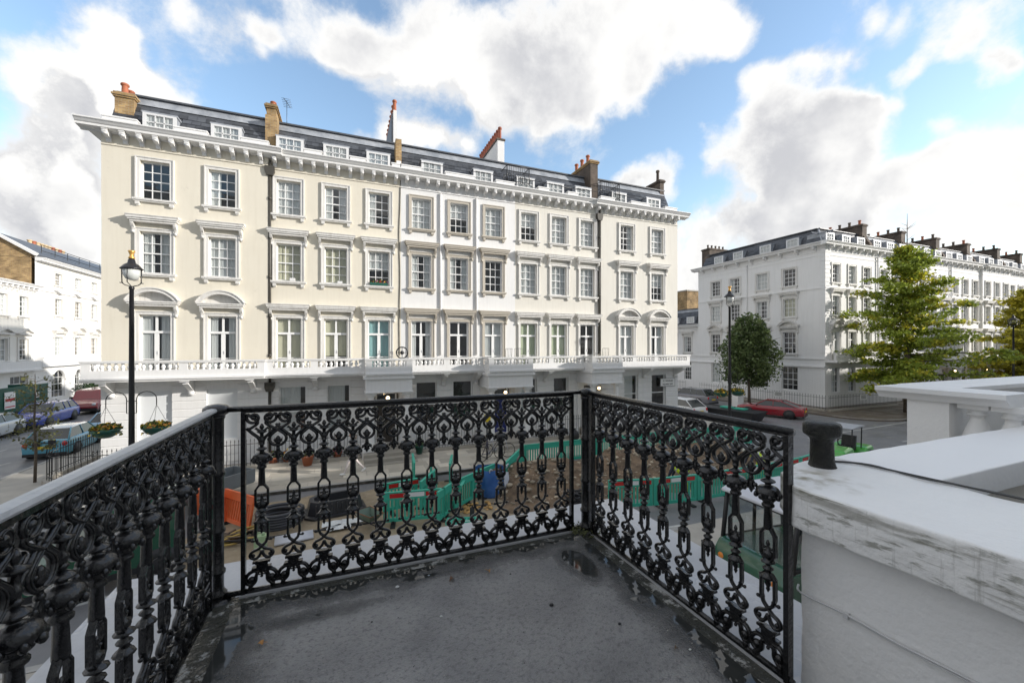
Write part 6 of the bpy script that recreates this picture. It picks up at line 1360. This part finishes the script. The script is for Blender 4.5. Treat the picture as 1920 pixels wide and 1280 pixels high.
# grey metal dropside behind the orange barrier
T=thing('metal_trough','grey dropside trailer bed behind the orange barriers','trailer',(-4.35,16.6,0),R(48)); m=MB()
m.box(-1.3,1.3,-.55,-.5,.5,.95); m.box(-1.3,1.3,.5,.55,.5,.95); m.box(-1.3,-1.25,-.5,.5,.5,.95); m.box(1.25,1.3,-.5,.5,.5,.95); m.box(-1.3,1.3,-.5,.5,.45,.5); ob('bed',m,T,mats=M('galvanised',(.22,.24,.25),.45,metal=.3))
for s in (-1,1): ob('wheel',cached(('wh',.25),lambda:wheel_mesh(.25,.16)),T,(0,s*.65,.25))
# rubbish sacks and bin
m=MB(); m.lathe([(.18,0),(.26,.1),(.27,.3),(.2,.45),(.07,.55),(.1,.62)],10,sx=1.1); o=ob('bin_bag',m,mats=plast); o.location=(11.9,20.0,.12); tagt(o,'black rubbish sack on pavement beside right corner post','bag')
m=MB(); m.box(-.35,.35,-.3,.3,0,1.15); m.mi=1; m.box(-.37,.37,-.32,.32,1.15,1.22); o=ob('white_box',m,mats=[white,plast]); o.location=(31.7,25.6,.11); tagt(o,'white cabinet standing under the baskets near the round tree','cabinet')
m=MB(); m.box(-.28,.28,-.2,.2,0,.72); o=ob('white_box',m,mats=white); o.location=(.95,20.2,.12); tagt(o,'white electrical box on pavement left of the first portico','cabinet')
# ================================================================ bicycle, sign post
T=thing('sign_post','thin black post with small yellow sign beside the bicycle','sign post',(6.05,18.0,.12))
m=MB(); m.tube([(0,0,0),(0,0,2.2)],.035,8); ob('pole',m,T,mats=ironb); m=MB(); m.box(-.16,.16,-.055,-.04,1.75,2.1); ob('sign',m,T,mats=ylp)
def bike(loc,rz,label,c):
    T=thing('bicycle',label,'bicycle',loc,rz,'bicycles leaning on the sign post')
    for x in (-.52,.52):
        m=MB(); m.tube([(x+.33*math.cos(k*PI/10),0,.34+.33*math.sin(k*PI/10)) for k in range(20)],.018,5,closed=True)
        for k in range(8): m.tube([(x,0,.34),(x+.32*math.cos(k*PI/4),0,.34+.32*math.sin(k*PI/4))],.003,3)
        ob('wheel',m,T,mats=tyre)
    m=MB(); m.tube([(-.52,0,.34),(-.1,0,.32),(.38,0,.82),(-.22,0,.85),(-.52,0,.34)],.016,5); m.tube([(-.1,0,.32),(-.26,0,.98)],.016,5); m.tube([(.52,0,.34),(.36,0,1.0)],.016,5); ob('frame',m,T,mats=c)
    m=MB(); m.ball((-.26,0,1.0),.11,8,1.2,.6,.4); ob('saddle',m,T,mats=plast); m=MB(); m.tube([(.30,-.25,1.02),(.38,0,1.03),(.30,.25,1.02)],.015,5); ob('handlebar',m,T,mats=plast)
    m=MB(); m.lathe([(.09,-.01),(.09,.01)],12,M4=Matrix.Translation((-.1,.03,.32))@Matrix.Rotation(R(90),4,'X')); ob('chainring',m,T,mats=alloy)
bike((6.2,17.85,.12),R(20),'dark bicycle leaning against the thin sign post',paint('bike_blue',(.03,.03,.08))); bike((6.6,18.15,.12),R(-15),'second bicycle with pale frame half hidden behind the dark one',paint('bike_white',(.5,.5,.55)))
# ================================================================ people
def skin_body(name,V,E,mat,parent,sub=2):
    me=bpy.data.meshes.new(name); me.from_pydata([v[0] for v in V],E,[]); o=bpy.data.objects.new(name,me); COL.objects.link(o)
    o.modifiers.new('s','SKIN'); 
    for i,v in enumerate(V): me.skin_vertices[0].data[i].radius=(v[1],v[2] if len(v)>2 else v[1])
    me.skin_vertices[0].data[0].use_root=True
    sb=o.modifiers.new('u','SUBSURF'); sb.levels=sub; sb.render_levels=sub
    dg=bpy.context.evaluated_depsgraph_get(); m2=bpy.data.meshes.new_from_object(o.evaluated_get(dg)); bpy.data.objects.remove(o)
    for p in m2.polygons: p.use_smooth=True
    m2.materials.clear(); m2.materials.append(mat); q=bpy.data.objects.new(name,m2); COL.objects.link(q)
    if parent: q.parent=parent
    return q
skinm=M('skin',(.50,.30,.21),.5); hairm=M('dark_hair',(.03,.02,.015),.6); coatm=M('dark_coat',(.022,.022,.03),.8); legm=M('pale_tights',(.62,.56,.54),.7)
T=thing('person','woman in short dark coat, bare legs and white trainers striding left along pavement','person',(.25,18.05,.12),R(180))
# local +x is the walking direction
V=[((0,0,.90),.12,.10),((0,0,1.08),.10),((0.01,0,1.30),.13,.10),((0.01,0,1.42),.07),((0.03,0,1.50),.05),((0.05,0,1.60),.085),((0.05,0,1.68),.075),
 ((.02,.09,.82),.085),((.20,.09,.48),.055),((.32,.09,.10),.036),((.42,.09,.05),.03),
 ((-.02,-.09,.82),.085),((-.14,-.09,.48),.055),((-.42,-.09,.18),.036),((-.40,-.09,.06),.03),
 ((0,.17,1.38),.05),((-.10,.21,1.12),.04),((.02,.22,.90),.032),((.07,.22,.84),.025),
 ((0,-.17,1.38),.05),((.08,-.21,1.12),.04),((.24,-.20,.98),.032),((.30,-.19,.96),.025)]
E_=[(0,1),(1,2),(2,3),(3,4),(4,5),(5,6),(0,7),(7,8),(8,9),(9,10),(0,11),(11,12),(12,13),(13,14),(2,15),(15,16),(16,17),(17,18),(2,19),(19,20),(20,21),(21,22)]
skin_body('body',V,E_,legm,T)
m=MB(); m.lathe([(.21,.62),(.20,.75),(.17,.95),(.145,1.08),(.17,1.25),(.175,1.38),(.09,1.47),(.06,1.49)],14,sx=.85,sy=1.1); 
m.tube([(0,.17,1.38),(-.10,.215,1.12),(.02,.225,.92)],[.065,.055,.045],8); m.tube([(0,-.17,1.38),(.08,-.215,1.12),(.22,-.20,.985)],[.065,.055,.045],8); ob('coat',m,T,mats=coatm)
m=MB(); m.ball((.02,0,1.63),.108,10,1,.95,1.15); m.lathe([(.06,1.40),(.085,1.5),(.08,1.6)],8,(-.06,0,0)); ob('hair',m,T,mats=hairm)
m=MB(); m.ball((.085,0,1.60),.075,10,.8,.85,1.15); m.ball((.155,0,1.595),.016,6); ob('face',m,T,mats=skinm)
for x,y,z,t_ in ((.40,.09,.05,0),(-.40,-.09,.10,1)):
    m=MB(); m.ball((0,0,0),.06,10,2.2,.8,.8); o=ob('shoe',m,T,(x,y,z),mats=M('white_trainer',(.78,.78,.76),.5)); o.rotation_euler=(0,R(45) if t_ else 0,0)
hiv=M('hi_vis_yellow',(.62,.80,.03),.6); refl=M('reflective_grey',(.6,.62,.62),.3)
def worker(loc,rz,label,bent):
    T=thing('person',label,'person',loc,rz,None)
    if bent: hip=(0,0,.82); ch=(.34,0,1.02); nk=(.46,0,1.06); hd=(.58,0,1.08); sh=(.36,.19,1.02); el=(.46,.22,.76); ha=(.55,.18,.52)
    else: hip=(0,0,.92); ch=(.03,0,1.32); nk=(.04,0,1.45); hd=(.07,0,1.60); sh=(.03,.20,1.38); el=(.05,.26,1.12); ha=(.22,.22,.98)
    V=[(hip,.14,.12),(ch,.16,.12),(nk,.06),(hd,.10)]; E_=[(0,1),(1,2),(2,3)]
    for s in (-1,1):
        b=len(V); V+=[((0,s*.10,hip[2]-.08),.10),((.06,s*.12,.46),.075),((-.02+.05*s,s*.13,.08),.055),((.10+.05*s,s*.13,.04),.045)]; E_+=[(0,b),(b,b+1),(b+1,b+2),(b+2,b+3)]
        b=len(V); V+=[((sh[0],s*sh[1],sh[2]),.07),((el[0],s*el[1],el[2]),.055),((ha[0],s*ha[1],ha[2]),.04)]; E_+=[(1,b),(b,b+1),(b+1,b+2)]
    skin_body('body',V,E_,M('work_clothes',(.03,.035,.06),.8),T)
    m=MB(); hv,cv=Vector(hip),Vector(ch); d=(cv-hv); m.tube([hv-d*.15,hv,hv+d*.5,cv,cv+d*.18],[.17,.175,.18,.185,.10],12,1.2); ob('vest',m,T,mats=hiv)
    m=MB(); m.tube([hv+d*.18,hv+d*.30],.186,12,1.2); m.tube([hv+d*.62,hv+d*.74],.190,12,1.2); ob('reflective_band',m,T,mats=refl)
    m=MB()
    for s in (-1,1): m.tube([(0,s*.10,hip[2]-.1),(.06,s*.12,.46),(-.02+.05*s,s*.13,.10)],[.12,.09,.075],10)
    ob('trousers',m,T,mats=hiv)
    m=MB(); m.lathe([(.13,-.02),(.12,.06),(.08,.12),(.02,.14)],12,(hd[0]-.0,0,hd[2]+.03)); m.tube([(hd[0]+.1,-.08,hd[2]+.02),(hd[0]+.17,0,hd[2]+.01),(hd[0]+.1,.08,hd[2]+.02)],.012,4); ob('hard_hat',m,T,mats=M('hat_white',(.75,.75,.7),.35))
    m=MB(); m.ball((hd[0]+.04,0,hd[2]-.04),.085,10,.9,.85,1.15); m.ball((hd[0]+.12,0,hd[2]-.04),.016,6); ob('face',m,T,mats=skinm)
    for s in (-1,1):
        m=MB(); m.ball((ha[0]+.03,s*ha[1],ha[2]-.03),.035,8,1.1,.8,1.3)
        for k in range(4): m.tube([(ha[0]+.03+.01*k,s*(ha[1]-.02+.015*k),ha[2]-.06),(ha[0]+.05+.01*k,s*(ha[1]-.025+.012*k),ha[2]-.10-.01*(k%2)),(ha[0]+.035+.01*k,s*(ha[1]-.03+.012*k),ha[2]-.125)],.009,5)
        ob('hand',m,T,mats=skinm)
worker((11.35,11.3,.0),R(115),'worker in yellow hi vis vest bending behind the striped green barriers',True)
worker((15.7,11.6,.0),R(150),'second worker in yellow hi vis clothes at right end of the striped barriers',True)
# ================================================================ chairs and things on the facing balcony
def bchair(loc,rz,label):
    T=thing('balcony_chair',label,'chair',loc,rz,'dark chairs on facing balcony'); m=MB()
    for sx in (-.22,.22):
        for sy in (-.2,.2): m.tube([(sx,sy,0),(sx,sy,.45)],.012,4)
        m.tube([(sx,.2,.45),(sx,.26,1.05)],.012,4)
    m.tube([(-.22,.26,1.05),(.22,.26,1.05)],.012,4); [m.tube([(-.22+.11*k,.21,.5),(-.22+.11*k,.26,1.05)],.008,3) for k in range(5)]; ob('frame',m,T,mats=ironb); m=MB(); m.box(-.22,.22,-.2,.2,.44,.47); ob('seat',m,T,mats=ironb)
bchair((8.0,20.6,4.2),R(200),'dark metal chair on the balcony above the blue door, left one'); bchair((8.75,20.6,4.2),R(160),'dark metal chair on the balcony above the blue door, right one')
bchair((14.2,20.5,4.2),R(180),'dark metal chair on balcony above the third portico')
m=MB(); m.tube([(.28*math.cos(k*PI/10),0,.28*math.sin(k*PI/10)) for k in range(20)],.035,6,closed=True); m.lathe([(.10,-.03),(.10,.03)],10,M4=Matrix.Rotation(R(90),4,'X')); [m.tube([(0,0,0),(.28*math.cos(a),0,.28*math.sin(a))],.02,4) for a in (0,PI/2,PI,3*PI/2)]; o=ob('satellite_dish',m,mats=ironb); o.location=(2.6,21.2,5.05); tagt(o,'round black dish fixed between the cream and the white house above balcony','dish')
# ================================================================ trees
bark=M('bark',(.13,.105,.08),.9,(6,.5,(.06,.05,.04)),(20,.8))
def leafmat(n,c,c2):
    """thin leaf: part of the light passes through"""
    m=M(n,c,.5,(1.1,.9,c2),isl=.4); t=m.node_tree; b=t.nodes['Principled BSDF']; s=b.inputs['Base Color'].links[0].from_socket
    tl=t.nodes.new('ShaderNodeBsdfTranslucent'); t.links.new(s,tl.inputs[0]); mx=t.nodes.new('ShaderNodeMixShader'); mx.inputs[0].default_value=.38
    o=[x for x in t.nodes if x.type=='OUTPUT_MATERIAL'][0]; t.links.new(b.outputs[0],mx.inputs[1]); t.links.new(tl.outputs[0],mx.inputs[2]); t.links.new(mx.outputs[0],o.inputs[0]); return m
def leaf_cloud(m,pts,s,rg,flat=.5):
    for p in pts:
        n=Vector((rg.gauss(0,1),rg.gauss(0,1),rg.gauss(0,1)+flat)).normalized(); u=n.orthogonal().normalized(); u.rotate(Matrix.Rotation(rg.random()*6.28,3,n)); v=n.cross(u); q=s*(.6+.8*rg.random())
        m.add([p-u*q,p+v*q*.6,p+u*q,p-v*q*.6],[(0,1,2,3)])
def round_tree(loc,label,H,cb,rad,n,mat,seed,s=.10,trunk=.14,cat='tree',group='street trees'):
    rg=random.Random(seed); T=thing('round_tree' if n>3000 else 'young_tree',label,cat,loc,0,group)
    m=MB(); m.tube([(0,0,0),(.03,0,cb*.6),(0,.03,cb),(.05,0,H*.55),(0,0,H*.85)],[trunk,trunk*.85,trunk*.75,trunk*.45,trunk*.12],8); tips=[]
    for k in range(34):
        z=cb*.9+(H-cb)*.75*(k/34)**.9; a=k*2.4; t=(z-cb*.9)/(H-cb*.9); L=rad*(.55+.5*math.sin(PI*min(1,max(.12,1-t*.95))))*rg.uniform(.75,1.05)*(1-.45*t)
        e=Vector((L*math.cos(a),L*math.sin(a),z+L*.45)); mid=Vector((e.x*.5,e.y*.5,z+L*.28)); m.tube([(0,0,z),mid,e],[trunk*.3,trunk*.2,trunk*.06],5); tips+=[(mid,.6),(e,.75),((mid+e)/2,.7)]
    ob('trunk',m,T,mats=bark); m=MB(); pts=[]
    for i in range(n):
        c,r=rg.choice(tips); r*=rad/2.4; g_=Vector((rg.gauss(0,r*.42),rg.gauss(0,r*.42),rg.gauss(0,r*.42))); p=c+g_
        hz=math.hypot(p.x,p.y); t=(p.z-cb)/(H-cb)
        if t<-.06 or t>1.02: continue
        lim=rad*(1.08 if t<.22 else 1.08*max(0,1-(t-.22)/.80)**1.0)*(1+.14*noise.noise(p*.9)+.1*noise.noise(p*2.3)) if t<1 else 0
        if hz<lim: pts.append(p)
    leaf_cloud(m,pts,s,rg); c=ob('crown',m,T,mats=mat); c['kind']='stuff'; return T
round_tree((33.1,25.6,.1),'round dark green street tree behind the red coupe',9.5,1.9,2.85,19000,leafmat('dark_foliage',(.15,.20,.07),(.075,.115,.04)),1,.115)
# bonsai-like young tree by the left corner
rg=random.Random(9); T=thing('young_tree','thin young street tree with sparse leaves beside the curved railings','tree',(-11.2,21.6,.1),0,'street trees')
m=MB(); m.tube([(0,0,0),(.03,0,1.2),(-.02,0,2.4),(.02,0,3.6),(0,0,4.2)],[.05,.045,.035,.02,.008],7); pts=[]
for k in range(26):
    z=1.2+2.9*k/26; a=k*2.4; L=(.75 if z<3.2 else .45)*rg.uniform(.6,1.1); e=Vector((L*math.cos(a),L*math.sin(a),z+L*.35)); m.tube([(0,0,z),e],[.014,.005],4)
    for _ in range(30 if z<3.2 else 22): t=rg.random(); pts.append(Vector((0,0,z)).lerp(e,.35+.65*t)+Vector((rg.gauss(0,.10),rg.gauss(0,.10),rg.gauss(0,.09))))
ob('trunk',m,T,mats=bark); m=MB(); leaf_cloud(m,pts,.055,rg); ob('crown',m,T,mats=leafmat('sparse_foliage',(.15,.15,.05),(.08,.09,.03)))['kind']='stuff'
def ginkgo(loc,label,H,rad,n,mats,seed,cb=2.3,dens=1.0,leader=2.4,s=.12):
    rg=random.Random(seed); T=thing('ginkgo_tree',label,'tree',loc,0,'ginkgo trees in the square')
    m=MB(); m.tube([(0,0,0),(.05,0,H*.3),(-.04,0,H*.55),(.03,.03,H*.8),(0,0,H+leader)],[.24,.19,.13,.07,.012],9); cl=[]
    nb=52
    for k in range(nb):
        t=(k/nb)**1.15; z=cb*.9+(H-cb)*t; a=k*2.39996+rg.uniform(-.6,.6); z+=rg.uniform(-.35,.35); L=rad*(.97*(1-t)**1.0+.04)*rg.uniform(.5,1.2)*(1.0 if t>.10 else .85)
        dr=-.22+.5*t+rg.uniform(-.12,.16); pts=[Vector((0,0,z))]
        for j in range(1,6):
            f=j/5; pts.append(Vector((L*f*math.cos(a+.12*f),L*f*math.sin(a+.12*f),z+L*(.10*f)+L*dr*f*f*.8+rg.uniform(-.06,.06))))
        m.tube(pts,[.06*(1-t)+.02,.05*(1-t)+.015,.035*(1-t)+.012,.02,.013,.007],5)
        for j in range(1,6):
            for q in range(int(3*dens)):
                c=pts[j-1].lerp(pts[j],rg.random()); off=Vector((rg.uniform(-1,1),rg.uniform(-1,1),rg.uniform(-.42,.32)))*(.24+.11*L*(.4+.6*(1-j/6))); cl.append((c+off,t))
    for k in range(7):
        a=k*2.3; z=H+leader*.15*k*.8-.3; e=Vector((.5*math.cos(a),.5*math.sin(a),z+.35)); m.tube([(0,0,z),e],[.02,.006],4)
    for a,L in ((.2,1.7),(3.4,1.4)): m.tube([(0,0,H+leader*.5),(L*math.cos(a),L*math.sin(a)*.4,H+leader*.5+(.8 if a<1 else -.15))],[.02,.006],4)
    ob('trunk',m,T,mats=bark)
    ms=[MB() for _ in mats]
    for c,t in cl:
        k=0 if rg.random()<(.86 if dens>=1 else .3) else 1; per=int(n/len(cl)); sp=rg.uniform(.14,.40)
        P=[c+Vector((rg.gauss(0,sp),rg.gauss(0,sp),rg.gauss(0,sp*.42)-.05)) for _ in range(per)]; leaf_cloud(ms[k],P,s,rg,1.0)
    for q,mt in zip(ms,mats): ob('crown',q,T,mats=mt)['kind']='stuff'
    return T
gg1=leafmat('ginkgo_green',(.36,.42,.055),(.20,.27,.04)); gg2=leafmat('ginkgo_yellow',(.60,.52,.05),(.42,.42,.05))
ginkgo((41.3,18.2,.1),'large spreading ginkgo turning yellow at its lower branch tips, with bare leader',13.4,7.2,36000,[gg1,gg2],3)
ginkgo((62.5,18.2,.1),'second thinner ginkgo mostly golden yellow at right edge',11.0,6.0,26000,[leafmat('ginkgo_olive',(.45,.40,.05),(.28,.28,.045)),gg2],6,dens=.8,s=.15)
ginkgo((74,20.5,.1),'third ginkgo with yellow leaves farthest along the square',9.0,4.5,12000,[leafmat('ginkgo_olive',(.45,.40,.05),(.28,.28,.045)),gg2],12,dens=.8,s=.15)
# clipped box bushes in front of the arched windows
for i,(y,l) in enumerate(((55.0,'left clipped bush before the arched windows'),(58.6,'right clipped bush before the arched windows'))):
    rg=random.Random(50+i); m=MB(); P=[Vector((rg.gauss(0,.45),rg.gauss(0,1.2),abs(rg.gauss(0,.45))+1.0)) for _ in range(1500)]; leaf_cloud(m,P,.09,rg); o=ob('bush',m,mats=leafmat('box_foliage',(.04,.075,.025),(.02,.04,.015))); o.location=(-23.8,y,0); tagt(o,l,'bush')
